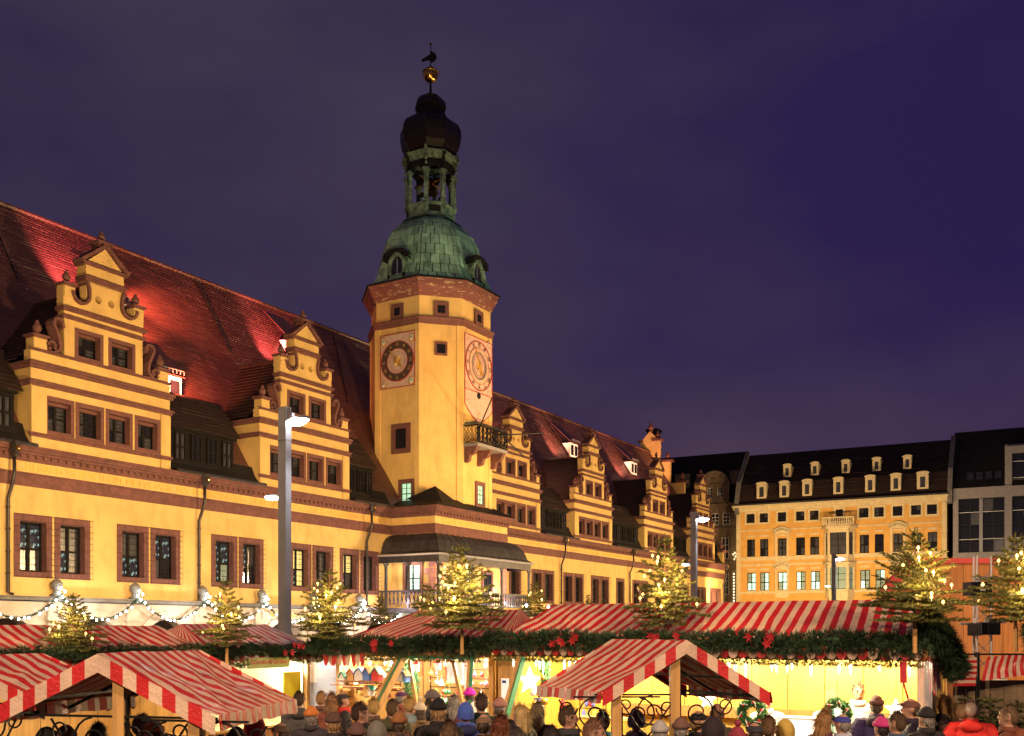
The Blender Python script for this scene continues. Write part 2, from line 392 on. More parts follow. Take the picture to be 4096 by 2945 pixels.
# ground floor arcade of pale stone: pillars every 4.05 m with round arches
m = MB()
AX = [2.35 + 4.05 * i for i in range(-3, 22)]
for i in range(len(AX) - 1):
    a, b = AX[i], AX[i + 1]
    if a > XR - 4: break
    cx = (a + b) / 2; r = 1.45
    arch = [(cx - r, 0.0)] + [(cx - r * math.cos(t), 1.95 + r * math.sin(t)) for t in [math.pi * k / 14 for k in range(15)]] + [(cx + r, 0.0)]
    m.plate([(a, 0), ] + arch + [(b, 0), (b, 4.1), (a, 4.1)], [], -.12, .45)
m.build('arcade_wall', M['palestone'], T)
m = MB(); m.box(XL, XR, 3.2, 3.4, 0, 4.1); m.build('arcade_back_wall', M['palestone'], T)
for i in range(3, 22):
    a = AX[i]
    if a > XR - 5 or 25.5 < a < 36: continue
    mm = MB(); mm.box(a - .32, a + .32, -.26, -.125, 0, 4.1); mm.box(a - .4, a + .4, -.33, -.122, 3.3, 3.5)
    mm.build('pillar', M['palestone'], T)
    cx = a + 2.02; r0, r1 = 1.5, 1.85
    mm = MB()
    mm.plate([(cx - r1 * math.cos(t), 1.95 + r1 * math.sin(t)) for t in [math.pi * k / 14 for k in range(15)]] +
             [(cx + r0 * math.cos(t), 1.95 + r0 * math.sin(t)) for t in [math.pi * k / 14 for k in range(15)]], [], -.2, -.123)
    mm.build('arch_moulding', M['palestone'], T)
m = MB()
m.box(XL, XR, -.22, .3, 4.102, 4.14, 0); m.box(XL, XR, -.5, -.002, 4.142, 4.26, 0); m.box(XL, XR, -.56, -.003, 4.262, 4.31, 0)
m.build('arcade_ledge', M['greystone'], T)
# carved stone heads that stand on the ledge above every pillar
m = MB()
m.lathe([(.26, 0), (.27, .1), (.18, .14), (.15, .22), (.17, .27)], 10)
m.ell((0, 0, .48), (.21, .23, .24), 12, 9); m.lathe([(.225, .50), (.25, .53), (.22, .62), (.14, .72), (.05, .77), (.02, .82)], 12)
m.ell((0, -.22, .46), (.045, .06, .08), 8, 6)
head_me = m.mesh('stone_head', M['greystone'], True)
for i in range(2, 20):
    if AX[i] > 26 and AX[i] < 36.5: continue
    place('stone_head', head_me, T, (AX[i], -.36, 4.31), 0, 1.0)
# bands and cornice (they return round the bay, so stop at its sides)
BX0, BX1, BW = 26.2, 34.7, 3.3
def bands(m_red, m_fr, m_gut, x0, x1, y):
    m_red.box(x0, x1, y - .07, y + .3, 8.9, 9.4); m_red.box(x0, x1, y - .14, y + .3, 9.402, 9.47)
    m_fr.box(x0, x1, y - .05, y + .3, 9.472, 9.93)
    m_red.box(x0, x1, y - .12, y + .3, 9.932, 10.0); m_red.box(x0, x1, y - .16, y + .3, 10.002, 10.2)
    m_red.box(x0, x1, y - .30, y + .3, 10.202, 10.30); m_red.box(x0, x1, y - .42, y + .3, 10.302, 10.44); m_red.box(x0, x1, y - .5, y + .3, 10.442, 10.54)
for x0, x1 in ((XL, BX0 - .002), (BX1 + .002, XR + .25)):
    a, b, c = MB(), MB(), MB(); bands(a, b, c, x0, x1, 0)
    a.build('cornice_band', M['red'], T); b.build('frieze', M['ochre'], T)
    d = MB(); k = x0 + .2
    while k < x1:
        d.box(k, k + .14, -.245, -.162, 10.05, 10.198); k += .36
    tag(d.build('dentil_row', M['red'], T), kind='stuff')
# gilded inscription on the frieze
INS = "HERREN GEBURTH IM MDLVI IAHR BEY REGIERUNG DES DURCHLAUCHTIGSTEN HOCHGEBORNEN FURSTEN"
def words(txt, size, x0, x1, y, z, parent, mt='goldletter', dep=.012, rot=None):
    """one mesh per word, spread between x0 and x1"""
    ms = [text_mesh(w_, size, dep, M[mt], align='LEFT') for w_ in txt.split()]
    ws = [max(v.co.x for v in q.vertices) for q in ms]; gap = size * .45
    k = (x1 - x0) / (sum(ws) + gap * (len(ws) - 1)); x = x0
    for q, w_ in zip(ms, ws):
        q.transform(Matrix.Diagonal((k, 1, 1, 1)))
        if rot is not None: q.transform(rot); place('inscription_word', q, parent, (y, -x, z))
        else: place('inscription_word', q, parent, (x, y, z))
        x += (w_ + gap) * k
words(INS, .40, 1.05, 25.65, -.058, 9.70, T)
words("ERTZMARSCHALL UND CHURFURST LANDGRAF IN DURINGEN MARGGRAF ZU MEISSEN UND BURGGRAF ZU MAGDEBURG", .40, 36, 69, -.058, 9.70, T)

# ---- upper storey window: splayed red surround > sash, four panes, iron grille
ww, wh = 1.78, WZ1 - WZ0
m = MB()
def surround(m, w, h, bw, dep, ow=.04):
    for x0, x1, z0, z1 in ((0, bw, 0, h), (w - bw, w, 0, h), (bw, w - bw, h - bw * 1.2, h), (bw, w - bw, 0, bw * .9)):
        m.box(x0, x1, -ow, dep, z0, z1)
surround(m, ww, wh, .27, .42); win_me = m.mesh('window', M['red'])
def sash_mesh(w, h, t, bars=True, mt=None):
    m = MB()
    for x0, x1, z0, z1 in ((0, t, 0, h), (w - t, w, 0, h), (t, w - t, 0, t), (t, w - t, h - t, h), (w / 2 - t * .8, w / 2 + t * .8, t, h - t)):
        m.box(x0, x1, -.05, .04, z0, z1)
    for x0, x1 in ((t, w / 2 - t * .8), (w / 2 + t * .8, w - t)):
        m.box(x0, x1, -.045, .035, h * .44, h * .44 + t * 1.2)
        if bars:
            for k in (.15, .29, .60, .74, .87):
                m.box(x0, x1, -.02, .01, h * k, h * k + .022)
    return m.mesh('sash', mt or M['darkwood'])
sw, sh = ww - .54, wh - .56
sash_me = sash_mesh(sw, sh, .075)
def pane_mesh(w, h): 
    m = MB(); m.box(0, w, 0, .012, 0, h); me = m.mesh('pane', M['glass']); return me
pane_me = pane_mesh(sw / 2 - .14, sh * .40); pane_hi = pane_mesh(sw / 2 - .14, sh * .46)
m = MB()
for k in range(7): m.tube([(ww * k / 6, -.22, .02), (ww * k / 6, -.22, wh - .02)], .005, 4)
for k in range(11):
    z = .04 + (wh - .08) * k / 10; m.tube([(-.0, 0, z), (0, -.23, z), (ww, -.23, z), (ww, 0, z)], .005, 4)
grille_me = m.mesh('grille', M['iron'])
rnd = random.Random(3)
PMAT = {}
def panes(parent, sw, sh, lo, hi, x, y, z, mats4):
    for k, (dx, dz, me) in enumerate(((.075 + .01, .08, lo), (sw / 2 + .065, .08, lo), (.085, sh * .44 + .1, hi), (sw / 2 + .065, sh * .44 + .1, hi))):
        p = place('pane', me, parent, (x + dx, y, z + dz))
        p.material_slots[0].link = 'OBJECT'; p.material_slots[0].material = mats4[k]
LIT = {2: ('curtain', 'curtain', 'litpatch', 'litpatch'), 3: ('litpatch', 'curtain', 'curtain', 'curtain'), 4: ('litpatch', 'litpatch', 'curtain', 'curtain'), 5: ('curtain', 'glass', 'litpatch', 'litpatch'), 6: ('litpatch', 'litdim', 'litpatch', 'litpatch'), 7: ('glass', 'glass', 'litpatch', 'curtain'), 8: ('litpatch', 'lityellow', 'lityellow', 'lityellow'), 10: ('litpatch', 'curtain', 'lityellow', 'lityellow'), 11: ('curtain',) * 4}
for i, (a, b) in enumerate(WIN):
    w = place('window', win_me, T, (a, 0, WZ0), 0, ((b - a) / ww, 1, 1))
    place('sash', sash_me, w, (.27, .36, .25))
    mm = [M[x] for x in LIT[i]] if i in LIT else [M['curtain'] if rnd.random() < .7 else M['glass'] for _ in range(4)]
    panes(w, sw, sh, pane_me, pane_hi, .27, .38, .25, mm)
    place('grille', grille_me, w, (0, 0, 0))

# ---- downpipes with gilded hopper bosses
def downpipe(x, zb=4.36, y=-.5):
    m = MB(); m.tube([(x, y, 10.0), (x, y, 9.3), (x - .02, y + .12, 8.85), (x - .05, y + .34, 8.3), (x - .05, y + .34, zb + .1), (x + .12, y + .22, zb)], .075, 8)
    for z in (7.9, 7, 6.1, 5.2): m.lathe([(.1, z), (.1, z + .06)], 8, (x - .05, y + .34, 0))
    p = m.build('downpipe', M['pipe'], T, True)
    m = MB(); m.lathe([(.09, 9.95), (.13, 10.05), (.19, 10.15), (.19, 10.42), (.23, 10.5), (.23, 10.58), (.12, 10.6)], 6, (x, y - .06, 0)); m.build('hopper', M['pipe'], p)
    m = MB(); m.ell((x, y - .27, 10.3), (.075, .05, .075), 8, 6)
    for k in range(6): m.bar((x, y - .26, 10.3), (x + .13 * math.cos(k * 1.047), y - .26, 10.3 + .13 * math.sin(k * 1.047)), .025)
    m.build('gilded_boss', M['gold'], p)
for x in (.3, 10.45, 23.6, 48.8, 62.4, 76.0, 88.6): downpipe(x)

# ---- main roof: courses of tiles laid one over the other
def courses(m, z0, z1, yfun, xa, xb, step=.30, seg=2.2, lift=.05, dirn=None, jit=.022, seed=1):
    rg = random.Random(seed); n = max(1, int((z1 - z0) / (step * .838)))
    for k in range(n):
        a, b = z0 + (z1 - z0) * k / n, z0 + (z1 - z0) * (k + 1) / n
        X0, X1 = xa(a), xb(a); ns = max(1, int((X1 - X0) / seg))
        pr = None
        for i in range(ns + 1):
            x = X0 + (X1 - X0) * i / ns; j = rg.uniform(-jit, jit); x2 = xa(b) + (xb(b) - xa(b)) * i / ns
            cur = [(x, yfun(a) + .02, a - .0), (x, yfun(a) - lift * .84 + j, a + lift * .55 + j), (x2, yfun(b) - .004 + j * .3, b + .004)]
            if pr: 
                m.quad(pr[0], cur[0], cur[1], pr[1]); m.quad(pr[1], cur[1], cur[2], pr[2])
            pr = cur
yf = lambda z: (z - 10.5) / ROOFS
m = MB(); courses(m, 10.62, 24.28, yf, lambda z: XL, lambda z: XR - .3, .20, .9, .03)
tag(m.build('tile_courses', M['tile'], T), kind='stuff')
m = MB()
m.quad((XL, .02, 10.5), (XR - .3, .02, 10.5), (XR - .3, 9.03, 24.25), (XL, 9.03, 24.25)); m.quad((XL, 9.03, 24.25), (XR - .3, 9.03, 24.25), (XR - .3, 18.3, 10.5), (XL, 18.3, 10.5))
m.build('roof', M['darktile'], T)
m = MB(); x = XL
while x < XR - .4:
    m.tube([(x, 9.0, 24.30), (x + .4, 9.0, 24.32)], [.12, .14], 6); x += .38
m.build('ridge_tiles', M['tile'], T)
# flared eaves course of black slate between the gables, with the gutter
def gaps():
    e = [XL] + [v for g in GX for v in (g - 3.7, g + 3.7)] + [XR]
    return [(e[i], e[i + 1]) for i in range(0, len(e), 2)]
for a, b in gaps():
    for x0, x1 in ([(a, min(b, BX0))] if a < BX0 else []) + ([(max(a, BX1), b)] if b > BX1 else []):
        if x1 - x0 < .2: continue
        m = MB(); gt = MB()
        P = [(-.42, 10.56), (-.05, 10.72), (.28, 11.1), (.5, 11.6)]
        for (y0, z0), (y1, z1) in zip(P, P[1:]): m.quad((x0, y0, z0), (x1, y0, z0), (x1, y1, z1), (x0, y1, z1))
        m.box(x0, x1, -.42, .1, 10.545, 10.56)
        gt.tube([(x0, -.53, 10.58), (x1, -.53, 10.58)], .085, 6)
        m.build('eaves_slates', M['slate'], T); gt.build('gutter', M['lead'], T)
# lightning cables on the tiles
for u0, z0, u1, z1 in ((4.85, 24.2, 4.7, 19.6), (18.3, 24.2, 18.0, 19.3), (61.5, 24.2, 61.3, 19), (31.0, 24.2, 27.8, 18)):
    m = MB(); m.tube([(u0, yf(z0) - .09, z0), (u1, yf(z1) - .09, z1)], .03, 4); m.build('lightning_cable', M['iron'], T)

# ---- black dormer strips with four windows between the gables
def long_dormer(x0, x1, n=4):
    m = MB()
    z0, z1 = 11.15, 12.85; y = .42
    m.box(x0, x1, y, y + .12, z0, z1); m.box(x0, x0 + .1, y + .122, 1.6, z0, z1); m.box(x1 - .1, x1, y + .122, 1.6, z0, z1)
    m.box(x0 - .1, x1 + .1, y - .16, y - .002, z0 - .12, z0); m.box(x0 - .1, x1 + .1, y - .14, y - .002, z1 - .1, z1 + .02)
    d = m.build('long_dormer', M['darkwood'], T)
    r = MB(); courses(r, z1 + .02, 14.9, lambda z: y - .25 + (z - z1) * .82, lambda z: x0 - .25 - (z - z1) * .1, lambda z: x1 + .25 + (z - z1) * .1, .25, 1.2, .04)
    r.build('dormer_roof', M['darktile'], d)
    w = (x1 - x0) / n
    for k in range(n):
        a = x0 + w * k + w * .18
        s = sash_mesh(w * .64, 1.36, .06, False); place('window', s, d, (a, y - .06, z0 + .12))
        for dx in (.05, w * .32 + .03):
            for dz, hh in ((.06, .52), (.70, .58)):
                g = MB(); g.box(0, w * .32 - .09, 0, .01, 0, hh); g.build('pane', M['curtain'] if (k + int(x0)) % 3 == 0 else M['glass'], d, loc=(a + dx, y - .03, z0 + .12 + dz))
for x0, x1, n in ((9.15, 13.25, 4), (-3.2, .9, 4), (22.3, 24.8, 3), (45.7, 50.7, 4), (59.0, 65.5, 5), (73.6, 78.2, 4), (86.1, 88.0, 2)): long_dormer(x0, x1, n)

# ---- stepped gable with scrolls
def scroll(m, pts, w=.26, y0=-.14, y1=.42):
    """thick curling band along pts (x,z)"""
    n = len(pts)
    for i in range(n - 1):
        (xa, za), (xb, zb) = pts[i], pts[i + 1]
        d = Vector((xb - xa, zb - za)).normalized(); nx, nz = -d.y * w / 2, d.x * w / 2
        m.add([(xa - nx, y0, za - nz), (xb - nx, y0, zb - nz), (xb + nx, y0, zb + nz), (xa + nx, y0, za + nz),
               (xa - nx, y1, za - nz), (xb - nx, y1, zb - nz), (xb + nx, y1, zb + nz), (xa + nx, y1, za + nz)],
              [(0, 1, 2, 3), (4, 7, 6, 5), (0, 4, 5, 1), (3, 2, 6, 7), (1, 5, 6, 2), (0, 3, 7, 4)])
def arc(cx, cz, r, a0, a1, n=8): return [(cx + r * math.cos(R(a0 + (a1 - a0) * k / n)), cz + r * math.sin(R(a0 + (a1 - a0) * k / n))) for k in range(n + 1)]
g_w4 = [(-3.05, -1.64), (-1.52, -.09), (.03, 1.50), (1.62, 3.06)]
g_w2 = [(-1.56, -.11), (.18, 1.63)]
m = MB()
m.holed(-3.67, 3.67, 10.55, 13.2, [(a, b, 11.25, 12.88) for a, b in g_w4], 0, .45)
m.box(-3.67, 3.67, 0, .45, 13.202, 14.70)
m.box(-3.67, -2.95, -.06, -.002, 10.55, 13.15); m.box(2.95 + .15, 3.67, -.06, -.002, 10.55, 13.15)
m.holed(-2.07, 2.07, 14.702, 16.42, [(a, b, 14.8, 16.12) for a, b in g_w2], 0, .45)
m.box(-2.07, 2.07, 0, .45, 16.422, 16.92)
gable_wall = m
up = [(-2.12, 16.9), (2.12, 16.9), (2.12, 17.85), (1.5, 17.85), (1.5, 17.52)] + arc(1.02, 17.72, .44, -30, -180, 8)[1:] 
# stage with scoops either side of the neck
right = [(2.12, 17.85), (1.62, 17.85), (1.62, 17.55)] + [(1.62 - .02, 17.5)] + arc(1.28, 17.62, .34, -25, -175, 7) + [(.98, 17.8), (1.0, 18.32)]
left = [(-x, z) for x, z in reversed(right)]
m.plate([(-2.12, 16.922), (2.12, 16.922)] + right + left, [[(-.35 + .17 * math.cos(t), 17.64 + .17 * math.sin(t)) for t in [2 * math.pi * k / 12 for k in range(12)]], [(.34 + .17 * math.cos(t), 17.64 + .17 * math.sin(t)) for t in [2 * math.pi * k / 12 for k in range(12)]]], 0, .45)
m.box(-1.0, 1.0, -.02, .6, 18.56, 19.04); m.plate([(-1.0, 19.17), (1.0, 19.17), (0, 20.02)], [], -.02, .55)
m.box(-1.0, 1.0, 0, .6, 18.3, 18.56)
# cheeks of the dormer below its roof
for x in (-3.67, 3.37):
    m.add([(x, .452, 10.55), (x + .3, .452, 10.55), (x + .3, .452, 14.2), (x, .452, 14.2), (x, 2.4, 14.2), (x + .3, 2.4, 14.2)],
          [(0, 1, 2, 3), (3, 2, 5, 4), (0, 3, 4), (1, 5, 2), (0, 4, 5, 1)])
gable_me = m.mesh('gable', M['ochre'])
m = MB()
def moulding(m, hw, z0, z1, out=.14, back=.45, cheek=0):
    h = (z1 - z0)
    m.box(-hw, hw, -out * .55, back, z0, z0 + h * .5); m.box(-hw - .05, hw + .05, -out, back, z0 + h * .5 + .001, z1)
    if cheek:
        for sgn in (-1, 1):
            x0, x1 = (-hw - .05, -hw + .12) if sgn < 0 else (hw - .12, hw + .05)
            m.box(x0, x1, back + .002, cheek, z0, z1)
moulding(m, 3.72, 11.03, 11.22, .12, -.002); moulding(m, 3.76, 13.2, 13.43, .16, .45, 2.0); moulding(m, 3.78, 13.93, 14.2, .22, .45, 2.4)
moulding(m, 3.7, 14.66, 14.78, .08, -.002)
moulding(m, 2.16, 16.40, 16.55, .13); moulding(m, 2.18, 16.74, 16.92, .17)
moulding(m, 1.04, 18.34, 18.58, .13, .62); moulding(m, 1.14, 19.04, 19.18, .16, .62)
for sgn in (-1, 1):
    scroll(m, [(sgn * 1.24, 19.2), (0, 20.16)], .15, -.14, .56)
m.box(-.32, .32, .0, .5, 20.02, 20.22); m.box(-.42, .42, -.1, .6, 20.222, 20.34)
band_me = m.mesh('gable_mouldings', M['red'])
scroll_mes = []
for s_ in (-1, 1):
    mir = lambda P: [(s_ * x, z) for x, z in P]
    m = MB()
    scroll(m, mir(arc(1.28, 17.66, .42, 2, -178, 9) + [(.88, 18.0), (.98, 18.3)]), .13); scroll_mes.append(m.mesh('scroll', M['red'])); m = MB()
    scroll(m, mir([(2.16, 15.9)] + arc(2.42, 16.05, .22, 200, -20, 6) + [(2.5, 15.7), (2.36, 15.4)] + arc(2.62, 15.1, .3, 150, 300, 6)), .14)
    scroll(m, mir(arc(2.75, 15.02, .18, 0, 330, 7)), .12); scroll_mes.append(m.mesh('scroll', M['red']))
m = MB()
m.box(-.31, .31, -.04, .5, 0, .5); 
pier_y = m.mesh('pier', M['ochre'])
m = MB(); m.box(-.33, .33, -.07, .52, .47, .54); m.box(-.4, .4, -.14, .58, .541, .63); pier_cap = m.mesh('pier_cap', M['red'])
m = MB(); m.lathe([(.13, 0), (.15, .06), (.07, .12), (.17, .22), (.2, .34), (.15, .46), (.08, .54), (.09, .6), (.02, .68)], 10); ball_me = m.mesh('finial', M['red'], True)
m = MB(); surround(m, 1.46, 1.63, .17, .44, .03)
for x in (.17,): m.box(.172, 1.288, .20, .42, 1.28, 1.42)
gwin_me = m.mesh('window', M['red'])
gs_me = sash_mesh(1.12, 1.28, .07, True); gp_lo = pane_mesh(.42, .5); gp_hi = pane_mesh(.42, .55)
# dormer roof behind the gable
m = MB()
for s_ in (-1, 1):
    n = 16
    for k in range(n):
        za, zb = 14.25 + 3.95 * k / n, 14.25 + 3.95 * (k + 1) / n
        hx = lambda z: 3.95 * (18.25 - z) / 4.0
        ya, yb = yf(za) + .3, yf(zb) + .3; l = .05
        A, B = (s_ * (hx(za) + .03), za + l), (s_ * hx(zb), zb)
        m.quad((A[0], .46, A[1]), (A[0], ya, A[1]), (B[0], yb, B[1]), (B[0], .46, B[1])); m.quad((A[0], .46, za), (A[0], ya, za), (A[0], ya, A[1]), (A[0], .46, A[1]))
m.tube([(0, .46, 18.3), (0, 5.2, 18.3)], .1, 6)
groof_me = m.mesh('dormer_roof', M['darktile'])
for gi, gx in enumerate(GX):
    dz = -.0 if gi < 2 else -.25
    G = place('gable', gable_me, T, (gx, -.02, dz))
    place('mouldings', band_me, G); [place('scroll', sm_, G) for sm_ in scroll_mes]; place('dormer_roof', groof_me, G)
    for x, z, s in ((-3.24, 14.75, 1), (3.24, 14.75, 1), (-1.83, 17.35, .9), (1.83, 17.35, .9)):
        place('pier', pier_y, G, (x, -.005, z), 0, (1 if s == 1 else .86, 1, 1)); place('pier_cap', pier_cap, G, (x, -.004, z), 0, (1 if s == 1 else .86, 1, 1))
        place('finial', ball_me, G, (x, .2, z + .62), 0, s)
    place('finial', ball_me, G, (0, .25, 20.33), 0, .85)
    for (a, b), z, sy in [(w, 11.25, 1) for w in g_w4] + [(w, 14.8, .81) for w in g_w2]:
        w = place('window', gwin_me, G, (a, 0, z), 0, (1, 1, sy))
        place('sash', gs_me, G, (a + .17, .36, z + .15 * sy), 0, (1, 1, sy))
        panes(G, 1.12, 1.28 * sy, gp_lo, gp_hi, a + .17, .37, z + .15 * sy, [M['curtain'] if rnd.random() < .6 else M['glass'] for _ in range(4)])

# ---- small white hatch dormers high on the tiles
def hatch(u, z, w, h):
    y = yf(z); m = MB()
    m.add([(-w / 2, 0, 0), (w / 2, 0, 0), (w / 2, 0, h), (-w / 2, 0, h), (-w / 2, (h) / ROOFS, h), (w / 2, h / ROOFS, h)], [(0, 1, 2, 3), (0, 3, 4), (1, 5, 2), (3, 2, 5, 4)])
    d = m.build('roof_hatch', M['white'], T, loc=(u, y - .15, z))
    r = MB(); r.add([(-w / 2 - .15, -.15, h - .02), (w / 2 + .15, -.15, h - .02), (w / 2 + .15, 2.0, h + 2.0), (-w / 2 - .15, 2.0, h + 2.0), (-w / 2 - .15, -.15, h + .06), (w / 2 + .15, -.15, h + .06), (w / 2 + .15, 2.0, h + 2.08), (-w / 2 - .15, 2.0, h + 2.08)],
                    [(0, 3, 2, 1), (4, 5, 6, 7), (0, 1, 5, 4), (1, 2, 6, 5), (3, 0, 4, 7)]); r.build('hatch_roof', M['tile'], d)
    f = MB()
    for k in range(2): f.box(-w / 2 + .12 + k * w / 2, -w / 2 + .12 + k * w / 2 + w / 2 - .24, -.03, -.004, .15, h - .2)
    f.build('pane', M['glass'], d)
    sgd = MB()
    for k in range(8): sgd.box(-w / 2 + w * k / 7 - .02, -w / 2 + w * k / 7 + .02, -.22, -.2, h + .12, h + .3)
    sgd.box(-w / 2, w / 2, -.22, -.2, h + .3, h + .33); sgd.build('snow_guard', M['truss'], d)
for u, z, w, h in ((9.4, 18.1, 1.9, 1.6), (10.7, 14.4, 1.7, 1.5), (24.4, 20.3, 1.5, 1.2), (62.6, 19.6, 1.6, 1.3), (77.2, 19.9, 1.6, 1.3), (37.6, 18.6, 1.5, 1.2)): hatch(u, z, w, h)

# ---- stepped end gable and chimney at the far end
m = MB(); red = MB(); steps = [(0, 10.5), (0, 12.0), (1.2, 12.0), (1.2, 14.6), (2.9, 14.6), (2.9, 17.4), (4.7, 17.4), (4.7, 20.4), (6.5, 20.4), (6.5, 23.0), (7.8, 23.0), (7.8, 25.6)]
out = [(y, z) for y, z in steps] + [(9, 26.8)] + [(18 - y, z) for y, z in reversed(steps)]
RM = Matrix.Translation((XR, 0, 0)) @ Matrix.Rotation(R(90), 4, 'Z')
m.plate(out, [], -.25, .3, 0, RM)
eg = m.build('end_gable', M['ochre'], T)
for y, z in steps[1::2]:
    for yy in (y, 18 - y):
        red.box(yy - .35, yy + .9 if yy < 9 else yy + .35, -.4, .45, z - .02, z + .22, 0, RM)
red.build('coping', M['red'], eg)
for y, z in steps[1::2]: place('finial', ball_me, eg, (XR, y + .3, z + .2), 0, 1.5)
place('finial', ball_me, eg, (XR, 9, 26.7), 0, 1.8)
m = MB(); m.box(93.5, 94.9, 10.2, 11.4, 14, 27.8); m.box(93.35, 95.05, 10.05, 11.55, 27.8, 28.1); m.build('chimney', M['slate'], T)

# ================================================================== stair bay under the tower, with its wooden gallery
y = -BW
m = MB()
m.box(BX0, BX1, y, y + .35, 4.28, 8.9); m.box(BX0, BX0 + .35, y + .352, -.002, 4.28, 8.9); m.box(BX1 - .35, BX1, y + .352, -.002, 4.28, 8.9)
bay = m.build('stair_bay', M['ochre'], T)
a, b = MB(), MB()
def ringband(mb, o, z0, z1):
    mb.box(BX0 - o, BX1 + o, y - o, y + .3, z0, z1); mb.box(BX0 - o, BX0 + .3, y + .301, -.1, z0, z1); mb.box(BX1 - .3, BX1 + o, y + .301, -.1, z0, z1)
for o, z0, z1 in ((.07, 8.9, 9.4), (.14, 9.402, 9.47), (.12, 9.932, 10.0), (.16, 10.002, 10.2), (.30, 10.202, 10.30), (.42, 10.302, 10.44), (.5, 10.442, 10.54)): ringband(a, o, z0, z1)
ringband(b, .05, 9.472, 9.93)
a.build('cornice_band', M['red'], bay); b.build('frieze', M['ochre'], bay)
d = MB(); k = BX0 + .05
while k < BX1 - .1: d.box(k, k + .14, y - .245, y - .162, 10.05, 10.198); k += .36
k = y
while k < -.3: d.box(BX0 - .245, BX0 - .162, k, k + .14, 10.05, 10.198); k += .36
tag(d.build('dentil_row', M['red'], bay), kind='stuff')
words("HERRN AUGUST HERTZOGEN", .40, BX0 + .6, BX1 - .6, y - .058, 9.70, bay)
words("UND HERRN", .40, .25, 3.05, BX0 - .058, 9.70, bay, rot=Matrix.Rotation(R(-90), 4, 'Z'))
# slate apron roof between bay and tower
m = MB()
c0 = [(BX0 - .5, y - .5), (BX1 + .5, y - .5), (BX1 + .5, .3), (BX0 - .5, .3)]; c1 = [(BX0 + 1.6, y + .55), (BX1 - 1.2, y + .55), (BX1 - 1.2, .6), (BX0 + 1.6, .6)]
for k in (0, 1, 3):
    p, q = c0[k], c0[(k + 1) % 4]; r_, s_ = c1[(k + 1) % 4], c1[k]
    m.quad((*p, 10.56), (*q, 10.56), (*r_, 11.25), (*s_, 11.25))
cx = (BX0 + 1.15)
m.tri((BX0 + .4, y - .3, 10.7), (BX0 + 3.2, y + .3, 11.0), (BX0 + 1.5, y + 1.0, 12.0)); m.tri((BX0 + .4, y - .3, 10.7), (BX0 + 1.5, y + 1.0, 12.0), (BX0 + .2, y + 2.4, 11.1))
m.box(BX0 - .52, BX1 + .52, y - .52, y + .4, 10.545, 10.56); m.build('apron_roof', M['slate'], bay)
# quoins
for k in range(8):
    z = 4.5 + k * .46; lx = .85 if k % 2 else .5
    for x0, x1, in ((BX0 - .03, BX0 + lx), (BX1 - lx, BX1 + .03)):
        q = MB(); q.box(x0, x1, y - .04, y - .002, z, z + .42); 
        if x0 < BX0: q.box(BX0 - .04, BX0 - .002, y, y + (1.2 - lx * .9), z, z + .42)
        q.build('quoin', M['pinkstone'], bay)
# doors and windows of the bay
def simple_window(parent, w, h, loc, rz, lit, bw=.2, name='window', bars=True):
    m = MB(); surround(m, w, h, bw, .02, .09); o = m.build(name, M['red'], parent, loc=loc, rz=rz)
    place('sash', sash_mesh(w - 2 * bw, h - 2 * bw, .06, bars), o, (bw, -.005, bw))
    g = MB(); g.box(bw + .01, w - bw - .01, -.012, .0, bw, h - bw); g.build('pane', lit, o); return o
simple_window(bay, 1.5, 2.0, (BX0 - .002, -.95, 5.2), R(-90), M['litcool'])
simple_window(bay, 1.1, 1.9, (BX0 + 3.3, y - .002, 5.1), 0, M['litcool'])
simple_window(bay, 1.4, 2.45, (BX0 + 5.3, y - .002, 4.4), 0, M['glass'], .2, 'door', False)
# gallery: floor, rail, posts, fascia, bell-cast lead roof
LX0, LX1, LY = 24.9, 36.0, -4.5
ga = MB(); ga.box(LX0, LX1, LY, y - .36, 4.0, 4.3); ga.box(LX0, BX0 - .31, y - .359, -.57, 4.0, 4.3); ga.box(BX1 + .31, LX1, y - .359, -.57, 4.0, 4.3); gal = ga.build('gallery_floor', M['lead'], T)
m = MB()
prof = [(0, 8.88), (.25, 8.82), (.55, 8.66), (.85, 8.36), (1.0, 8.0), (1.08, 7.72), (1.36, 7.52)]
def lerp_ring(t, z):  # t metres out from the bay
    return [(BX0 - t, .0, z), (BX0 - t, y - t * .95, z), (BX1 + t, y - t * .95, z), (BX1 + t, .0, z)]
for (t0, z0), (t1, z1) in zip(prof, prof[1:]):
    A, B = lerp_ring(t0, z0), lerp_ring(t1, z1)
    for k in range(3): m.quad(B[k], B[k + 1], A[k + 1], A[k])
m.build('bell_roof', M['lead'], gal, True)
m = MB()
def seam(xy0, xy1):
    m.tube([(xy0[0] + (xy1[0] - xy0[0]) * t / 1.36, xy0[1] + (xy1[1] - xy0[1]) * t / 1.36, z + .02) for t, z in prof], .025, 4)
for k in range(1, 14):
    f = k / 14; seam((BX0 + (BX1 - BX0) * f, y), (BX0 - 1.36 + (BX1 - BX0 + 2.72) * f, y - 1.29))
for k in range(1, 6):
    f = k / 6; seam((BX0, y * f), (BX0 - 1.36, (y - 1.29) * f))
seam((BX0, y), (BX0 - 1.36, y - 1.29)); seam((BX1, y), (BX1 + 1.36, y - 1.29))
m.build('roof_seams', M['lead'], gal)
m = MB(); X0, X1, Y0 = BX0 - 1.4, BX1 + 1.4, y - 1.33
m.tube([(X0, 0, 7.5), (X0, Y0, 7.5), (X1, Y0, 7.5), (X1, 0, 7.5)], .07, 6); m.build('gutter', M['truss'], gal)
m = MB(); m.box(LX0, LX1, LY, LY + .18, 7.05, 7.44); m.box(LX0, LX0 + .18, LY + .182, 0, 7.05, 7.44); m.box(LX1 - .18, LX1, LY + .182, 0, 7.05, 7.44)
